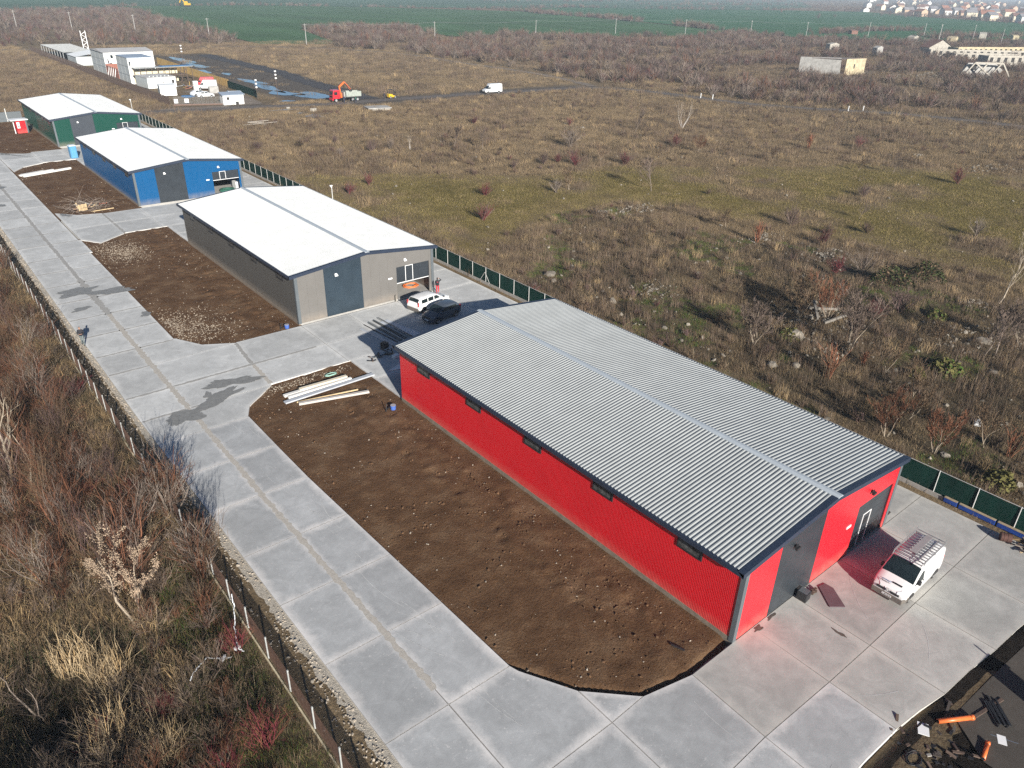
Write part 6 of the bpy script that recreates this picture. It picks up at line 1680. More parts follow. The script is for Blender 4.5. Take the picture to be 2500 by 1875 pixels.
# gate house
g = thing('gate_house', 'small white gate house with blue grey roof at the yard entrance', 'hut', (46.1, 194.0, 0), R(-4))
MB().box(0, 5.3, 0, 2.8, 0, 2.35).build('wall', PANELW, g); MB().add([(-.3, -.4, 2.4), (5.6, -.4, 2.4), (5.6, 3.2, 2.75), (-.3, 3.2, 2.75), (-.3, -.4, 2.5), (5.6, -.4, 2.5), (5.6, 3.2, 2.85), (-.3, 3.2, 2.85)], [(0, 3, 2, 1), (4, 5, 6, 7), (0, 1, 5, 4), (1, 2, 6, 5), (2, 3, 7, 6), (3, 0, 4, 7)]).build('roof', BLUEROOF, g)
MB().box(.9, 1.6, -.03, 0, 1.2, 1.9).build('window', DARKIN, g); MB().box(2.0, 2.75, -.04, 0, .05, 2.0).build('door', PANELG, g); MB().box(3.0, 3.9, -.5, -.02, .8, 1.5).build('air_unit', PANELW, g); MB().box(3.1, 3.8, -.45, -.02, .1, .6).build('bin_recess', DARKIN, g)
# white block with windows
def block(name, label, x, y, w_, d_, h_, rows, roof, side=PANELG, front=PANELW, wins=()):
    b = thing(name, label, 'building', (x, y, 0))
    MB().box(0, w_, 0, .15, 0, h_).build('front_wall', front, b); MB().box(0, .15, .16, d_, 0, h_).build('side_wall', side, b)
    MB().box(.15, w_, d_, d_ + .15, 0, h_).box(w_ - .15, w_, .16, d_, 0, h_).build('rear_wall', side, b)
    for k in range(1, rows): MB().box(-.04, 0.0, .0, d_, h_ * k / rows - .06, h_ * k / rows + .06).build('floor_band', STEEL, b)
    for k in range(4): MB().box(-.05, 0.0, d_ * k / 3 - .08, d_ * k / 3 + .08, 0, h_).build('corner_post', STEEL, b)
    if roof == 'gable':
        MB().add([(-.3, -.3, h_), (w_ + .3, -.3, h_), (w_ + .3, d_ / 2, h_ + .7), (-.3, d_ / 2, h_ + .7), (-.3, d_ + .3, h_), (w_ + .3, d_ + .3, h_)], [(0, 1, 2, 3), (3, 2, 5, 4), (0, 3, 4), (1, 5, 2)]).build('roof', ROOFL, b)
    else:
        MB().box(-.1, w_ + .1, -.1, d_ + .2, h_, h_ + .15).build('roof', BLUEROOF, b)
    for (x_, z_, ww, hh, bright) in wins:
        fr_ = MB().box(x_ - .12, x_ + ww + .12, -.05, -.002, z_ - .12, z_ + hh + .12).build('window', WHITE, b); MB().box(x_, x_ + ww, -.07, -.052, z_, z_ + hh).build('pane', VGL, fr_)
    return b
block('site_block', 'large white three storey block with small windows in the building yard', 38.9, 279.4, 15.6, 17, 6.7, 3, 'gable', wins=[(2.0, 4.9, .8, 1.0, 0), (4.6, 5.0, .9, .6, 0), (9.4, 5.1, .9, .4, 0), (11.8, 5.1, .8, .3, 0), (1.4, 2.4, .8, 1.1, 0), (4.2, 2.5, .8, 1.0, 0)])
b2 = block('site_block', 'white block with blue grey flat roof before the large white block', 38.4, 249.3, 7.6, 12.5, 7.3, 3, 'flat', wins=[(.25, 5.2, .5, 1.2, 0)])
# steel terrace next to it
t_ = thing('steel_terrace', 'two storey brown steel frame with cream boards in the building yard', 'structure', (39.0, 246.2, 0))
for zz in (2.3, 4.6):
    MB().box(0, 17.5 if zz > 4 else 14.5, -.1, 3.2, zz, zz + .2).build('deck', STEEL if zz > 4 else BROWNST, t_)
for k in range(11):
    if k < 9 or True: MB().box(k * 1.7 - .07, k * 1.7 + .07, -.08, .08, 0, 4.6).build('column', BROWNST, t_)
for k in range(7):
    for zz in (.3, 2.6): MB().box(k * 1.9 + .3, k * 1.9 + 2.0, 2.9, 3.0, zz, zz + 1.5).build('cream_board', CREAMP, t_)
MB().bar((13, 0, 0), (15.5, 0, 4.6), .12).build('brace', BROWNST, t_); MB().bar((16.5, .2, 0), (13.5, .2, 4.6), .12).build('brace', BROWNST, t_)
MB().box(8, 17.3, .2, 3, 4.84, 4.9).build('blue_sheet', M('blue_tarp', (.05, .20, .42), .6, var=.2), t_)
# containers
for i, (x, y, w_, d_, h_, lb) in enumerate(((39.2, 234.8, 8.2, 9.5, 3.0, 'white site container with one dark window before the steel frame'), (37.5, 217.8, 4.2, 5.0, 2.7, 'small white container nearest the front fence of the yard'))):
    k_ = thing('site_container', lb, 'container', (x, y, 0), R(4 if i == 0 else -10))
    MB().box(0, w_, 0, .1, .15, h_).build('front_wall', PANELW, k_); MB().box(0, .1, .1, d_, .15, h_).box(w_ - .1, w_, .1, d_, .15, h_).box(0, w_, d_, d_ + .1, .15, h_).build('side_wall', PANELG, k_); MB().box(-.1, w_ + .1, -.1, d_ + .2, h_, h_ + .15).build('roof', ROOFL if i == 0 else PANELW, k_)
    if i == 0:
        MB().box(w_ - 1.2, w_ - .5, -.04, -.002, 1.3, 2.3).build('window', DARKIN, k_); MB().box(4.2, 4.9, -.04, -.002, 1.6, 1.8).build('vent', DARKIN, k_)
        for q in range(6): MB().box(1.0 + q * 1.1, 1.3 + q * 1.1, 1.0, 1.3, h_ + .16, h_ + .5).build('roof_hook', PANELG, k_)
# low sheds, brick wall, mast
for i, (x, y, w_, d_, h_, lb) in enumerate(((37, 312, 9, 14, 3.0, 'low white roofed shed behind the large white block'), (36.5, 330, 11, 40, 3.4, 'long grey steel frame shed at the far end of the yard'))):
    s_ = thing('site_shed', lb, 'shed', (x, y, 0))
    if i == 0:
        MB().box(0, w_, 0, .1, 0, h_).box(0, .1, .1, d_, 0, h_ - .2).build('wall', PANELG, s_); MB().add([(-.3, -.3, h_), (w_, -.3, h_ + 1.4), (w_, d_, h_ + 1.4), (-.3, d_, h_)], [(0, 1, 2, 3)]).build('roof', PANELW, s_)
    else:
        MB().box(0, w_, 0, d_, h_ - .3, h_ - .22).build('roof', M('dark_roof', (.12, .13, .14), .7, var=.2), s_)
        for k in range(16): MB().box(0, w_, k * d_ / 15 - .08, k * d_ / 15 + .08, h_ - .2, h_).build('roof_beam', STEEL, s_)
        for k in range(9):
            for q in (0, w_): MB().box(q - .1, q + .1, k * d_ / 8 - .1, k * d_ / 8 + .1, 0, h_ - .3).build('column', STEEL, s_)
s_ = thing('brick_wall', 'unfinished brick wall with white braces between the two blocks', 'wall', (38.6, 263.5, 0))
MB().box(0, 8, 14, 14.3, 0, 3.4).box(0, .3, 0, 14, 0, 3.0).build('brickwork', REDB, s_)
for k in range(4): MB().bar((-.6, 3 + 2.6 * k, 0), (.1, 2.4 + 2.6 * k, 3.0), .18).build('brace', WHITE, s_)
m_ = thing('lattice_mast', 'white lattice mast standing behind the large white block', 'mast', (50.4, 357, 0))
for q in (-.9, .9): MB().box(q - .12, q + .12, -.1, .1, 0, 9).build('leg', WHITE, m_)
for k in range(8): MB().bar((-.9 if k % 2 else .9, 0, .5 + k), (.9 if k % 2 else -.9, 0, 1.6 + k), .16).build('brace', WHITE, m_)
# right hand fences of the yard
f = thing('board_fence', 'yellow board fence on the right side of the building yard', 'fence', (60.3, 228, 0))
for k in range(40): MB().box(-.04 + .002 * (k % 3), .04, k * 2.0, k * 2.0 + 1.97, 0, 2.3).build('board', YELB, f, loc=(.08 * k, 0, 0))
f = thing('tarp_fence', 'dark green tarpaulin fence right of the yard entrance', 'fence', (59.0, 203, 0))
for k in range(10): MB().box(-.03, .03, k * 2.5, k * 2.5 + 2.48, 0, 2.0).build('tarp_panel', NET, f, loc=(.12 * k, 0, 0))
for x, y, h, lb in ((65.2, 204, 6.5, 'lamp mast with white heads by the puddle at the yard entrance'), (57.5, 199.5, 5, 'thin grey lamp mast beside the gate house'), (60.5, 268, 9, 'lamp mast with three white heads right of the steel frame')):
    o = thing('lamp_mast', lb, 'lamp', (x, y, 0)); MB().tube([(0, 0, 0), (0, 0, h)], .09, 6).build('pole', BROWNST, o)
    for q in range(3): MB().obox((0, 0, h - .9 * q), (.22, .22, .18)).build('lamp_head', WHITE, o)
box_van('delivery_van', 'white high roofed van parked inside the building yard', (53.4, 226.5, 0), R(152), 5.6, 2.0, 2.7, CARW)
box_van('delivery_van', 'red van parked inside the building yard beside the yellow fence', (55.0, 233.5, 0), R(160), 5.6, 2.1, 2.8, CARR)
box_van('delivery_van', 'white flat roofed van behind the gate house', (52.0, 203.5, 0), R(170), 5.0, 1.9, 2.1, CARW)
def saloon(label, loc, rz, col):
    v = thing('parked_car', label, 'car', loc, rz)
    c = Car(v, 4.4, 1.75, [(0, .65), (.05, .78), (.4, .92), (1.1, 1.02), (1.6, 1.36), (1.9, 1.48), (2.6, 1.52), (3.5, 1.46), (4.0, 1.1), (4.3, 1.0), (4.4, .85)], .22, .98, col, .17, .2)
    c.over(1.12, 1.8, .9, .84, 'windscreen', VGL); c.side([(1.4, 1.04), (2.5, 1.04), (2.5, 1.42), (1.85, 1.40)], 'front_side_window', VGL); c.side([(2.6, 1.04), (3.5, 1.04), (3.4, 1.38), (2.6, 1.42)], 'rear_side_window', VGL)
    c.wheel(.8, .31, .74); c.wheel(3.5, .31, .74)
saloon('white car nearest the front fence inside the building yard', (47.4, 211.0, 0), R(-10), CARW)
saloon('white car parked behind another white car in the building yard', (47.0, 215.2, 0), R(10), CARW)
tag(sheet('blue_tarpaulin', blob(43.6, 214.5, 1.9, 2.4, 9, 20, .15), .06, M('blue_tarp', (.05, .20, .42))), 'blue tarpaulin on the ground left of the white cars', 'tarpaulin')
o = thing('stone_block', 'grey rough stone stack right of the white cars in the yard', 'block', (50.8, 217.2, 0)); bevel(MB().box(0, 2.6, 0, 1.2, 0, 1.9).build('stone', GREYC, o), .12)
o = thing('pallet_stack', 'tall white pallet stack in the middle of the yard', 'pallets', (49.6, 226.5, 0)); [MB().box(0, 1.2, 0, 1, .32 * k, .32 * k + .26).build('pallet', PANELW, o) for k in range(8)]
person('person standing on the brick wall of the yard, left one', (39.6, 277.65, 3.4), R(200), DKB, DKB); person('person leaning on the brick wall of the yard, right one', (42.6, 277.65, 3.4), R(160), DKB, DKB)
o = thing('lumber_heap', 'heap of timber and scrap inside the building yard', 'heap', (48.5, 230, 0))
rr_ = np.random.default_rng(3)
for k in range(26):
    a = rr_.random() * 3.1; p = Vector((rr_.random() * 7, rr_.random() * 6, .15 + .5 * rr_.random())); MB().bar(p, p + Vector((math.cos(a), math.sin(a), .15 * rr_.normal())) * (1.5 + 2 * rr_.random()), .18, .12).build('timber', [REDB, BROWNST, YELB, STEEL][k % 4], o)
o = thing('concrete_slab_pile', 'flat pale concrete slabs on the ground below the truck', 'slab', (76.5, 168.3, 0), R(-8))
MB().prism([(-3, -2.2), (3.2, -2.6), (3.4, 1.8), (-2.6, 2.4)], .35, .6).build('top_slab', GREYC, o); MB().prism([(-2.2, -2.8), (2.6, -3.0), (2.8, .5), (-2, .9)], .0, .33).build('lower_slab', PLAST, o)
for i, (x, y, s, lb) in enumerate(((61.2, 173.2, 1.0, 'white stone block beside the road puddle'), (57.5, 180, .6, 'small white stone on the road edge by the puddle'))):
    bevel(tag(MB().obox((0, 0, .3 * s), (.7 * s, .5 * s, .4 * s), .4).build('stone_block', PLAST, None, loc=(x, y, 0)), lb, 'stone'), .1)
o = thing('timber_pile', 'grey timber planks lying on the grass beyond the net fence', 'timber', (38, 158, 0)); [MB().bar((rr_.random() * 4, rr_.random() * 5, .12 + .1 * k), (4 + rr_.random() * 5, rr_.random() * 5, .12 + .1 * k), .3, .1).build('plank', M('grey_timber', (.36, .32, .27), .9, var=.2), o) for k in range(6)]
for i, (x, y, lb) in enumerate(((171.6, 138.3, 'left white kilometre post on the road bend'), (172.6, 134.6, 'right white kilometre post on the road bend'), (186.6, 98.6, 'left white post at the right part of the road'), (191.0, 96.6, 'right white post at the right part of the road'))):
    tag(MB().box(-.09, .09, -.09, .09, 0, 1.4).box(-.1, .1, -.1, .1, 1.0, 1.15).build('road_post', WHITE, None, loc=(x, y, 0)), lb, 'post', 'white posts at the road')

# red hut and blue toilet beside the green hall
o = thing('red_hut', 'small red hut with white roof left of the green hall', 'hut', (-3.6, 175.9, 0), R(6))
MB().box(0, 2.0, 0, 1.8, 0, 2.5).build('wall', REDS, o); bevel(MB().box(-.9, 2.3, -.3, 2.1, 2.52, 2.72).build('roof', WHITE, o), .03); MB().box(.1, .62, -.03, -.002, 1.0, 2.2).build('notice', WHITE, o); MB().box(.25, .5, -.05, -.032, 1.2, 1.45).build('notice_mark', BLACKP, o)
MB().box(1.72, 2.02, -.02, -.004, 0, 2.5).build('corner_trim', GREYTRIM, o); MB().box(-.55, -.42, -.1, .02, 0, 2.3).build('white_post', WHITE, o)
o = thing('portable_toilet', 'blue portable toilet between the green and the blue hall', 'toilet', (-.35, 143.8, 0), R(4))
WC = M('blue_plastic', (.07, .24, .42), .5, var=.1); bevel(MB().box(-.05, 1.1, 0, 1.1, 0, 2.1).build('cabin', WC, o), .04)
bevel(MB().add([(-.1, -.05, 2.1), (1.15, -.05, 2.1), (1.15, 1.15, 2.1), (-.1, 1.15, 2.1), (.1, .15, 2.32), (.95, .15, 2.32), (.95, .95, 2.32), (.1, .95, 2.32)], [(0, 1, 5, 4), (1, 2, 6, 5), (2, 3, 7, 6), (3, 0, 4, 7), (4, 5, 6, 7)]).build('roof', M('pale_plastic', (.5, .56, .6), .5), o), .03)
MB().box(.12, .92, -.03, -.002, .12, 1.98).build('door', M('blue_plastic_door', (.09, .29, .48), .5), o)
o = thing('grey_wall', 'grey block wall behind the red hut', 'wall', (-9, 193, 0)); MB().box(0, 9, 0, .3, 0, 2.0).build('blockwork', GREYTRIM, o); [MB().box(q, q + .15, -.2, -.05, 0, 2.8).build('post', POSTW, o) for q in (2, 6)]
# ------------------------------------------------------------------ loose things on the beds and the concrete
WOOD = M('fresh_timber', (.56, .42, .24), .8, var=.15, scale=3); FOAM = M('white_insulation_strip', (.72, .70, .66), .6, var=.08, scale=2); GREYB = M('grey_steel_strip', (.44, .46, .49), .45, var=.1, scale=2)
def plank(label, a, b, w_, h_, mt, z=.02, name='plank', group=None):
    a, b = Vector((*a, z + h_ / 2)), Vector((*b, z + h_ / 2)); m = (a + b) / 2
    o = thing(name, label, 'plank', m, 0, group)
    bevel(MB().bar(a - m, b - m, w_, h_).build('body', mt, o), .015)
    return o
plank('uppermost white panel strip on the bed behind the red hall', (-7.3, 38.05), (-4.9, 38.05), .34, .16, FOAM, .0, 'panel_strip')
plank('cream topped beam lying on the uppermost white strip', (-5.9, 38.12), (-1.75, 37.95), .36, .28, M('cream_foam', (.70, .62, .48), .7, var=.1), .0, 'panel_strip')
plank('second white panel strip of the bundle on the bed', (-7.15, 37.55), (-1.55, 37.55), .26, .2, FOAM, .0, 'panel_strip')
plank('longest grey white panel strip reaching onto the concrete', (-7.7, 37.0), (.35, 37.15), .42, .12, GREYB, .02, 'panel_strip')
plank('thin yellow timber batten on the bed', (-6.9, 36.55), (-2.0, 35.55), .12, .1, WOOD, 0)
plank('grey and yellow beam nearest the red hall corner on the bed', (-6.9, 36.15), (-1.5, 34.65), .30, .18, M('grey_topped_beam', (.50, .46, .42), .7, var=.12), .0)
for i, (a, b, w_, h_) in enumerate((((-10.3, 133.4), (-5, 135.2), .5, .25), ((-9.9, 132.5), (-2.4, 135.0), .4, .3), ((-10.0, 134.1), (-6.5, 135.4), .3, .2))):
    plank(['upper white panel bundle on the bed left of the blue hall', 'longest white panel bundle on the bed left of the blue hall', 'short white panel bundle on the bed left of the blue hall'][i], a, b, w_, h_, FOAM, 0, 'panel_strip')
# brush and pallet heap
o = thing('brush_heap', 'heap of broken branches and scrap wood on the bed before the blue hall', 'heap', (-6.2, 107.5, -.05)); r = np.random.default_rng(8); mb = MB(); m2 = MB()
for k in range(150):
    a = r.random() * 6.28; p = Vector((r.normal() * 1.5, r.normal() * 1.6, .1 + .5 * r.random())); q = p + Vector((math.cos(a), math.sin(a), .5 * r.normal())) * (.6 + 1.6 * r.random()); mb.tube([p, p.lerp(q, .5) + Vector(r.normal(size=3)) * .12, q], [.03, .022, .01], 4, caps=False)
tag(mb.build('branch_tangle', BARKD, o), kind='stuff')
for k in range(9):
    a = r.random() * 3.1; p = Vector((r.normal() * 1.3 - .4, -1.0 + r.normal() * .6, .1 + .4 * r.random())); MB().bar(p, p + Vector((math.cos(a), math.sin(a), .35 * r.normal())) * (.8 + .9 * r.random()), .16, .05).build('board', [WOOD, PLAST, M('cut_wood', (.5, .33, .22), .8)][k % 3], o)
o = thing('pallet', 'light wooden pallet leaning in the brush heap', 'pallet', (-7.0, 105.3, .05), R(14))
for k in range(6): MB().box(-.6, .6, .0, .025, .05 + k * .15, .15 + k * .15).build('deck_board', WOOD, o)
for k in (-1, 0, 1): MB().box(k * .5 - .05, k * .5 + .05, .03, .14, .04, .95).build('bearer', WOOD, o)
plank('long pale board in front of the pallet on the bed', (-6.2, 104.4), (-3.2, 104.7), .2, .1, WOOD, 0)
plank('short orange board right of the brush heap', (-4.3, 108.2), (-3.2, 108.3), .14, .08, ORP, .0)
# blue pails, black coil
for i, (x, y, lb) in enumerate(((-1.3, 31.2, 'blue pail on the soil beside the red hall corner'), (-1.3, 50.75, 'blue pail beside the grey hall corner'))):
    o = thing('pail', lb, 'pail', (x, y, -.06)); MB().tube([(0, 0, 0), (0, 0, .36)], [.2, .23], 16).build('body', M('blue_pail', (.06, .13, .42), .5), o); MB().tube([(0, 0, .365), (0, 0, .38)], .215, 16).build('lid', M('grey_lid', (.35, .34, .36), .6), o)
    MB().bar((-.7, -.1, .05), (-.5, .1, .6), .05).bar((-.6, .15, .05), (-.1, .3, .12), .06).build('handle', BLACKP, o)
def hose(label, cx, cy, rx, ry, turns, mt, rad, z=.0, name='hose_coil', cat='hose'):
    pts = []; n = int(30 * turns); r = np.random.default_rng(int(cx * 10) % 97)
    for k in range(n):
        a = 2 * math.pi * k / 30; f_ = 1 + .15 * math.sin(a * .37) + .05 * r.normal(); pts.append((rx * f_ * math.cos(a), ry * f_ * math.sin(a), rad + .02 * (k // 30) + .02 * math.sin(a * 1.7) ** 2))
    o = thing(name, label, cat, (cx, cy, z)); MB().tube(pts, rad, 6).build('coil', mt, o, smooth=True); return o
hose('orange hose coil on the floor in the open grey hall', 14.3, 53.3, .75, .6, 5, M('orange_hose', (.75, .20, .06), .5), .04, .02)
hose('green net roll in the open door of the blue hall', 13.6, 105.6, .9, .7, 8, M('green_net_roll', (.02, .10, .07), .8), .12, .02, 'net_roll', 'net')
hose('pale green rope heap on the bed near the concrete lane', -2.5, 39.4, .45, .2, 3, M('mint_rope', (.28, .45, .38), .8), .035, -.05, 'rope_heap', 'rope')
plank('white boards leaning inside the blue hall door', (14.9, 104.6), (14.9, 106.2), .35, 1.4, WHITE, .02, 'leaning_board')
# things in the shade behind the red hall
plank('wide pale blue sheet panel lying behind the red hall', (6.9, 46.6), (8.3, 39.0), .95, .05, M('pale_sheet', (.50, .54, .60), .5, var=.08), .02, 'lying_sheet')
for i in range(7):
    a = (4.9 + .33 * i + (.2 if i % 2 else 0), 46.9 + .12 * i); b = (5.6 + .28 * i, 39.6 + .1 * i)
    plank('%s dark steel profile of the bundle behind the red hall' % ('first', 'second', 'third', 'fourth', 'fifth', 'sixth', 'seventh')[i], a, b, .07, .08 + .03 * (i % 3), [BLACKP, GREYTRIM, STEEL][i % 3], .01, 'steel_profile', 'steel profiles behind the red hall')
plank('pale flat flashing left of the dark profiles', (4.2, 46.3), (4.9, 40.4), .30, .03, GREYB, .01, 'flashing')
for i, (x, y, lb) in enumerate(((2.9, 39.6, 'dark scrap heap on the lane behind the red hall'), (10.4, 40.2, 'brown scrap strip beside the pale blue sheet'))):
    o = thing('scrap_heap', lb, 'heap', (x, y, 0)); r = np.random.default_rng(60 + i)
    for k in range(22):
        p = Vector((r.normal() * .9, r.normal() * .35, .05 + .15 * r.random())); a = r.random() * 3.1
        MB().bar(p, p + Vector((math.cos(a), math.sin(a), .2 * r.normal())) * (.3 + .5 * r.random()), .12, .05).build('scrap', [BLACKP, BROWNST, GREYTRIM, WOOD][k % 4 if k % 7 == 3 else k % 3], o)
o = thing('dark_box', 'dark open box beside the scrap behind the red hall', 'box', (3.9, 41.3, 0), .3); bevel(MB().box(-.3, .3, -.25, .25, 0, .5).build('shell', BLACKP, o), .02); MB().bar((-.35, .3, .5), (-.35, -.25, .85), .5, .02).build('lid', BLACKP, o)
bevel(tag(MB().box(-.28, .28, -.2, .2, 0, .3).build('white_box', WHITE, None, loc=(3.6, 38.9, 0), rz=.2), 'small white box on the scrap heap behind the red hall', 'box'), .02)
o = tag(MB().prism([(-.9, 0), (.2, -.35), (.5, .5)], .0, .05).build('white_offcut', WHITE, None, loc=(2.6, 37.0, .01)), 'white triangular sheet offcut by the red hall corner', 'offcut')
plank('white batten leaning beside the grey hall door', (10.6, 50.3), (10.75, 50.5), .07, .7, PLAST, .0, 'batten')
plank('thin pipe lying right of the dark hatchback', (14.2, 42.6), (15.4, 41.9), .08, .06, WHITE, .0, 'pipe')
plank('blue grey strip lying in front of the dark hatchback', (10.5, 41.6), (11.8, 41.3), .12, .05, M('blue_strip', (.2, .32, .42), .5), .0, 'strip')
# things before the red hall front
o = thing('rubble_tub', 'dark plastic tub against the grey panel of the red hall', 'tub', (5.75, -.45, 0), .1); bevel(MB().box(-.28, .28, -.3, .3, 0, .55).build('tub', BLACKP, o), .04); MB().box(-.22, .22, -.24, .24, .551, .57).build('filling', GREYTRIM, o)
tag(MB().prism([(-.55, -.75), (.30, -.9), (.45, .55), (.2, .95), (-.3, .8)], 0, .06).build('dark_board', M('purple_board', (.11, .075, .085), .6, var=.1), None, loc=(7.15, -1.35, .0), rz=-.5), 'dark purple board lying before the red hall front', 'board')
o = thing('brick_pile', 'small brown heap next to the dark purple board', 'heap', (6.7, -.6, 0))
for k in range(4): MB().obox((.12 * k - .2, .08 * (k % 2), .06 + .04 * (k % 2)), (.1, .07, .05), k).build('piece', BROWNST, o)
STN = M('oil_stain', (.10, .085, .07), .6, var=.3, scale=6)
for i, (x, y, rx, ry) in enumerate(((5.0, -3.1, .12, .3), (16.3, .6, .8, .35), (1.9, -.25, .35, .12), (3.2, -.18, .3, .1))):
    sheet('oil_stain', blob(x, y, rx, ry, 300 + i, 24, .5), .014, STN, parent=yard)
PALE = M('chalk_scuff', (.50, .50, .49), .9, var=.2, scale=8)
r = np.random.default_rng(31)
for k in range(70):
    cx_, cy_ = (-12.2 + 1.6 * r.random(), 2 + 36 * r.random()) if k < 34 else ((-12 + 10 * r.random(), 41 + 9 * r.random()) if k < 48 else (-12 + 22 * r.random(), -7.5 + 7 * r.random()))
    ra = 3 + 9 * r.random(); a0 = (1.35 + .3 * r.normal()) if k < 34 else 6.28 * r.random(); da = (.1 + .4 * r.random()); sgn = 1 if r.random() < .5 else -1
    ln_ = [(cx_ + sgn * ra * (math.cos(a0 - 1.57 + da * q / 7) - math.cos(a0 - 1.57)), cy_ + ra * (math.sin(a0 - 1.57 + da * q / 7) - math.sin(a0 - 1.57))) for q in range(8)]
    if all((-17 < p < -10.9 and 1 < q < 40) or (-17 < p < -7.5 and 41 < q < 50) or (-17 < p < 18 and -7.4 < q < -.2) for p, q in ln_): ribbon('scuff_mark', ln_, .012 + .02 * r.random(), .0065, PALE, k, .7, .15, yard)
plank('black cable duct lying on the soil near the red hall front', (-2.55, 1.9), (-2.3, 1.2), .12, .06, BLACKP, -.06, 'duct')
o = thing('rusty_drum', 'rusty drum lying at the fence foot with scrap timber', 'drum', (20.1, -5.4, 0), .5); MB().tube([(0, -.3, .3), (0, .3, .3)], .28, 18).tube([(0, -.1, .3), (0, -.06, .3)], .295, 18).tube([(0, .1, .3), (0, .14, .3)], .295, 18).build('drum', M('rust_brown', (.07, .03, .022), .8, var=.3), o, smooth=False)
o = thing('scrap_heap', 'heap of leaves and broken timber beside the rusty drum', 'heap', (20.4, -7.2, 0)); r = np.random.default_rng(71)
for k in range(60):
    p = Vector((r.normal() * .45, r.normal() * .9, .05 + .2 * r.random())); a = r.random() * 3.1
    MB().bar(p, p + Vector((math.cos(a), math.sin(a), .2 * r.normal())) * (.15 + .7 * r.random() ** 2), .09, .05).build('piece', [WOOD, BROWNST, M('dry_leaf', (.24, .15, .07), .9), BARKD][k % 4], o)
# lower right corner: dark soil, shade put into its colour too, with pipes and scrap
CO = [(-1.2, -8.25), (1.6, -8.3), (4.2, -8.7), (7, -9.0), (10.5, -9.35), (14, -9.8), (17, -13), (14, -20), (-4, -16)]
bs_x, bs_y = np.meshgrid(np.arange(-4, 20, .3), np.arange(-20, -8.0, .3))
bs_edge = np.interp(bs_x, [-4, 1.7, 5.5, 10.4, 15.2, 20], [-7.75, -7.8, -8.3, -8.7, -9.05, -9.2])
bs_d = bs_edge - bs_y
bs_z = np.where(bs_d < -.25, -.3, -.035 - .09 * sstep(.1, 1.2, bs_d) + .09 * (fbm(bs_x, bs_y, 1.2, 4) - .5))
tag(put('shade_dark_soil', grid_mesh('shade_dark_soil', bs_x, bs_y, bs_z, M('shade_dark_soil', (.012, .0092, .0072), .95, var=.6, scale=2.5, bump=.8, bscale=14, spec=.1))), kind='structure')
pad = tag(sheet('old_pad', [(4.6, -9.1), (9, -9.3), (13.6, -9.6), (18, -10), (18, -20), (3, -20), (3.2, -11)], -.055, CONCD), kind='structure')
OPIPE = M('orange_pipe', (.70, .16, .04), .4, var=.12, scale=4)
def pipe(label, a, b, r_, z):
    m = (Vector((*a, z)) + Vector((*b, z))) / 2; o = thing('drain_pipe', label, 'pipe', m); p, q = Vector((*a, z)) - m, Vector((*b, z)) - m
    d = (q - p).normalized(); MB().tube([p, q], r_, 18).build('pipe', OPIPE, o, smooth=True); MB().tube([q, q + d * .16], r_ * 1.16, 18).build('socket', OPIPE, o, smooth=True); MB().tube([p - d * .004, p + d * .002], r_ * .85, 16).build('bore', BLACKP, o)
pipe('long orange drain pipe on the dark ground, lower right', (3.6, -8.8), (5.0, -9.65), .11, .04)
pipe('short orange drain pipe at the lower right picture edge', (3.25, -10.93), (4.15, -10.75), .09, .02)
for i, (x, y, s, lb) in enumerate(((2.75, -8.55, .34, 'white plate lying beside the long orange pipe'), (5.0, -11.05, .26, 'white plate near the short orange pipe'))):
    tag(MB().obox((0, 0, 0), (s, s * .7, .015), .5).build('white_plate', WHITE, None, loc=(x, y, -.06)), lb, 'plate')
o = thing('dark_bale', 'dark bundle of rods on the old concrete pad', 'bundle', (6.3, -10.3, -.1), R(48)); [MB().bar((-.7 + .06 * r.normal(), -.3 + .1 * k, .1 + .06 * (k % 2)), (.6 + .2 * r.normal(), -.35 + .1 * k, .1), .07, .07).build('rod', BLACKP, o) for k in range(7)]
plank('dark plank across the old concrete pad', (5.3, -9.75), (7.4, -10.15), .16, .1, BROWNST, -.1)
plank('thin bent metal bar on the old concrete pad', (4.9, -10.6), (5.4, -11.6), .05, .05, CHROME, -.1, 'metal_bar')
o = thing('scrap_heap', 'dark heap of earth and rags at the bottom right edge', 'heap', (2.2, -9.6, -.2)); r = np.random.default_rng(73)
for k in range(70):
    p = Vector((r.normal() * 1.3, r.normal() * .8, .02 + .15 * r.random())); a = r.random() * 3.1
    MB().bar(p, p + Vector((math.cos(a), math.sin(a), .25 * r.normal())) * (.2 + .6 * r.random() ** 2), .12, .06).build('piece', [BLACKP, BROWNST, M('dark_rag', (.05, .04, .035), .9), BROWNST, BLACKP, M('grey_rag', (.3, .28, .25), .9)][k % 6 if k % 11 == 5 else k % 5], o)
hose('black hose heap at the bottom edge of the apron', .9, -9.0, .38, .26, 4, BLACKP, .022, -.12)
# unseen pillar added just outside the picture, its shadow falls into the corner
s_ = thing('shadow_pillar', 'broad brick pillar added for its shadow beside the old concrete pad', 'pillar', (8.0, -13.4, -.1))
bevel(MB().box(-.5, .5, -.4, .4, 0, 1.7).build('pillar', REDB, s_), .03); MB().box(-.6, .6, -.5, .5, 1.7, 1.8).build('cap', GREYC, s_); MB().tube([(.3, 0, 1.8), (.3, 0, 2.25)], .05, 8).build('rod', BROWNST, s_)
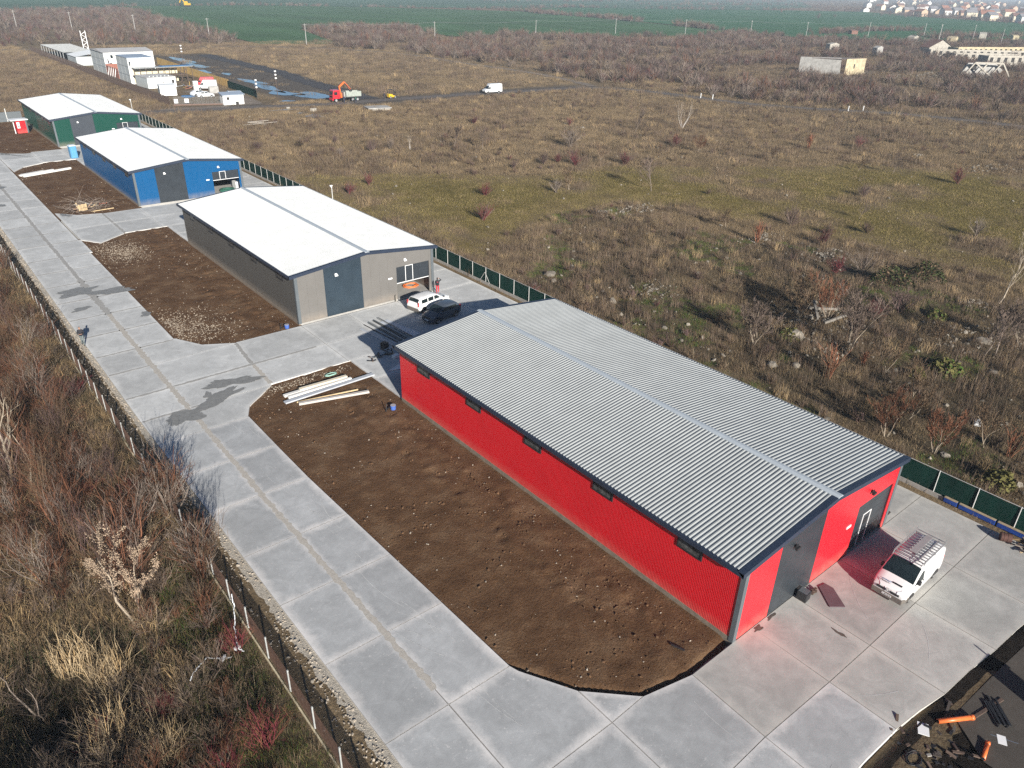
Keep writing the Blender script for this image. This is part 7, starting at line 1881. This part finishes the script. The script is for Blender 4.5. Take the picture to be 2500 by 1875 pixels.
# plastic ribbons in the strip on the left
TAPE = M('white_tape', (.75, .77, .78), .4, var=.1)
for i, (pts, lb) in enumerate((([(-19.2, 17.7, 1.2), (-19.3, 17.1, .9), (-19.7, 16.2, .5), (-20.0, 15.2, .35), (-20.1, 14.9, .3), (-19.9, 14.5, .3)], 'white plastic tape hanging from the wire fence'), ([(-22.6, 14.2, .4), (-22.3, 14.5, .5), (-21.9, 14.8, .45), (-21.5, 15.1, .4), (-20.9, 14.6, .35), (-20.5, 14.5, .3)], 'white plastic tape tangled in the grass left of the fence'))):
    o = thing('plastic_tape', lb, 'tape', pts[0]); b0 = Vector(pts[0]); r = np.random.default_rng(90 + i); mb = MB(); prev = None
    for k in range(len(pts) - 1):
        a_, b_ = Vector(pts[k]) - b0, Vector(pts[k + 1]) - b0
        for q in range(4): mb.bar(a_.lerp(b_, q / 4) + Vector(r.normal(size=3)) * .02, a_.lerp(b_, (q + 1) / 4) + Vector(r.normal(size=3)) * .02, .045, .02)
    mb.build('strip', TAPE, o)
    MB().obox(Vector(pts[-2]) - b0, (.14, .1, .05), .4).obox(Vector(pts[-2]) - b0 + Vector((.1, .08, 0)), (.1, .05, .04), 1).build('knot', TAPE, o)
# rubble in the meadow: heaps of stones and single boulders
RBL = M('pale_rubble', (.21, .185, .15), .95, var=.3, scale=3, inst=.3)
def rock(x, y, s, label, flat=.6, seed=0):
    bm = bmesh.new(); bmesh.ops.create_icosphere(bm, subdivisions=2, radius=.5); r = np.random.default_rng(seed)
    for q in bm.verts: q.co *= .75 + .45 * r.random(); q.co.z *= flat
    me = bpy.data.meshes.new('boulder'); bm.to_mesh(me); bm.free(); me.materials.append(RBL)
    o = tag(put('boulder', me, None, (x, y, float(tz(np.array([x]), np.array([y]))[0]) + s * flat * .18), seed), label, 'rock'); o.scale = (s,) * 3
for i, q in enumerate(((29.0, 46.8, 2.3, 'large flat pale boulder just behind the net fence'), (25.6, 45.6, 1.0, 'small pale boulder next to the net fence'), (29.1, 36.8, 1.4, 'pale boulder near the roof of the red hall'), (28.0, 28.7, 1.1, 'white broken block behind the middle of the red roof'), (28.7, 17.0, 1.4, 'tan boulder behind the red roof, left of another'), (29.9, 15.5, 1.2, 'tan boulder right of a similar one behind the red roof'), (44.1, 4.7, 1.3, 'pale boulder right among the yellow plants'), (27.1, 1.3, 1.1, 'tan boulder under the rusty shrub near the net fence'), (35.4, 19.1, 2.6, 'broad grey slab stone below the fan shaped tree'), (50.7, 8.1, 2.4, 'grey slab stone by the two grey trees'), (102.5, 118, 1.6, 'pale boulder behind the dark red bush'))): rock(q[0], q[1], q[2] * .6, q[3], .45 + .2 * (i % 3), i + 5)
def rubble(name, label, cx, cy, rx, ry, n, smax, seed):
    r = np.random.default_rng(seed); x = cx + r.normal(size=n) * rx; y = cy + r.normal(size=n) * ry
    h = np.exp(-((x - cx) / rx / 1.6) ** 2 - ((y - cy) / ry / 1.6) ** 2) * .35
    return x, y, tz(x, y) + h * .8, .10 + smax * .75 * r.random(n) ** 2.4
PRS = []
RPS = [stone_proto(s + 30) for s in range(6)]
for me in RPS: me.materials.clear(); me.materials.append(RBL)
RU = [('stony heap under the slender tree in the meadow', 58.6, 61.0, 2.0, 1.2, 130, .55), ('white rubble heap under the crimson bush', 62.5, 31.5, 2.6, 1.3, 190, .5), ('broken beams and rubble under the thin trees', 43.0, 21.5, 2.2, 1.6, 170, .6), ('rubble around the largest grey tree', 38, 16.5, 3, 2, 120, .5), ('white rag and rubble heap behind the red roof', 34.5, 36.5, 1.6, 1.2, 110, .35), ('rubble by the right pair of grey trees', 50.5, 9.5, 3.0, 2.2, 150, .45), ('coloured rubbish heap at the olive meadow edge', 60.5, 13.0, 1.2, .9, 90, .35), ('small stony patch in the upper meadow', 53.0, 62.3, 1.2, .8, 50, .4), ('stones beside the orange stems', 62.5, 41.0, 2.0, 1.0, 90, .45), ('pale rubble by the right meadow edge', 139, 42, 4, 2.5, 90, .7), ('white rubbish under the tall tan stems', 139, 56, 1.2, .9, 40, .7), ('white rubble around the ruins', 312, 130, 12, 8, 300, 1.5), ('white rubble right of the ruined shed', 300, 158, 9, 4, 180, 1.3)]
for i, q in enumerate(RU):
    x, y, z, s = rubble('', *q[:1], *q[1:], 500 + i)
    scatter('rubble_heap', RPS, np.stack([x, y, z], -1), rng.random(len(x)) * 6.28, s, rng.integers(0, 6, len(x)), q[0], 'rubble', tilt=.9)
n = 1500; x = 23 + 50 * rng.random(n); y = -18 + 84 * rng.random(n); k = inpoly(x, y, RUB) & in_view(x, y) & (fbm(x, y, 6, 2) > .46); x, y = x[k], y[k]
scatter('loose_rubble', RPS, np.stack([x, y, tz(x, y) + .05], -1), rng.random(len(x)) * 6.28, .08 + .5 * rng.random(len(x)) ** 3.5, rng.integers(0, 6, len(x)), 'loose pale stones strewn over the rubble strip', 'rubble', tilt=.9)
n = 500; x = 24 + 160 * rng.random(n); y = -10 + 185 * rng.random(n); k = clear_of_yard(x, y) & in_view(x, y); x, y = x[k], y[k]
scatter('meadow_litter', RPS, np.stack([x, y, tz(x, y) + .08], -1), rng.random(len(x)) * 6.28, .15 + .45 * rng.random(len(x)) ** 3, rng.integers(0, 6, len(x)), 'pale litter and stones strewn in the meadow', 'litter', tilt=.9)
for i, (a, b, lb) in enumerate((((44.2, 22.6, 1.4), (42.0, 20.6, .5), 'left broken grey beam among the rubble'), ((42.8, 22.2, 1.0), (45.6, 20.4, .8), 'right broken pale beam among the rubble'), ((41.5, 19.6, .5), (43.9, 18.7, 1.1), 'lower broken pale beam among the rubble'))):
    z0 = float(tz(np.array([a[0]]), np.array([a[1]]))[0]); p, q = Vector(a), Vector(b); m = (p + q) / 2; o = thing('broken_beam', lb, 'beam', (m.x, m.y, m.z + z0 - .3)); bevel(MB().bar(p - m, q - m, .24, .24).build('beam', M('weathered_beam', (.20, .18, .155), .95, var=.25, scale=3), o), .03)
o = thing('white_rag', 'white rag on the weeds behind the net fence', 'rag', (33.7, 1.8, float(tz(np.array([33.7]), np.array([1.8]))[0]) + .2), .4); bevel(MB().obox((0, 0, 0), (.5, .26, .13)).build('cloth', TAPE, o), .1, 3)
# ------------------------------------------------------------------ hazy winter air
hm = bpy.data.materials.new('winter_haze'); hm.use_nodes = True
t = hm.node_tree; t.nodes.remove(t.nodes['Principled BSDF'])
pv = t.nodes.new('ShaderNodeVolumePrincipled')
pv.inputs['Color'].default_value = (0.74, 0.87, 1.0, 1)
pv.inputs['Density'].default_value = 0.00026
pv.inputs['Anisotropy'].default_value = 0.0
t.links.new(pv.outputs[0], t.nodes['Material Output'].inputs['Volume'])
hz = MB().box(-14900, 14900, -14900, 14900, -2.2, 32.0).build('haze', hm)
tag(hz, 'thin blue winter haze over the whole plain', 'haze', kind='stuff')
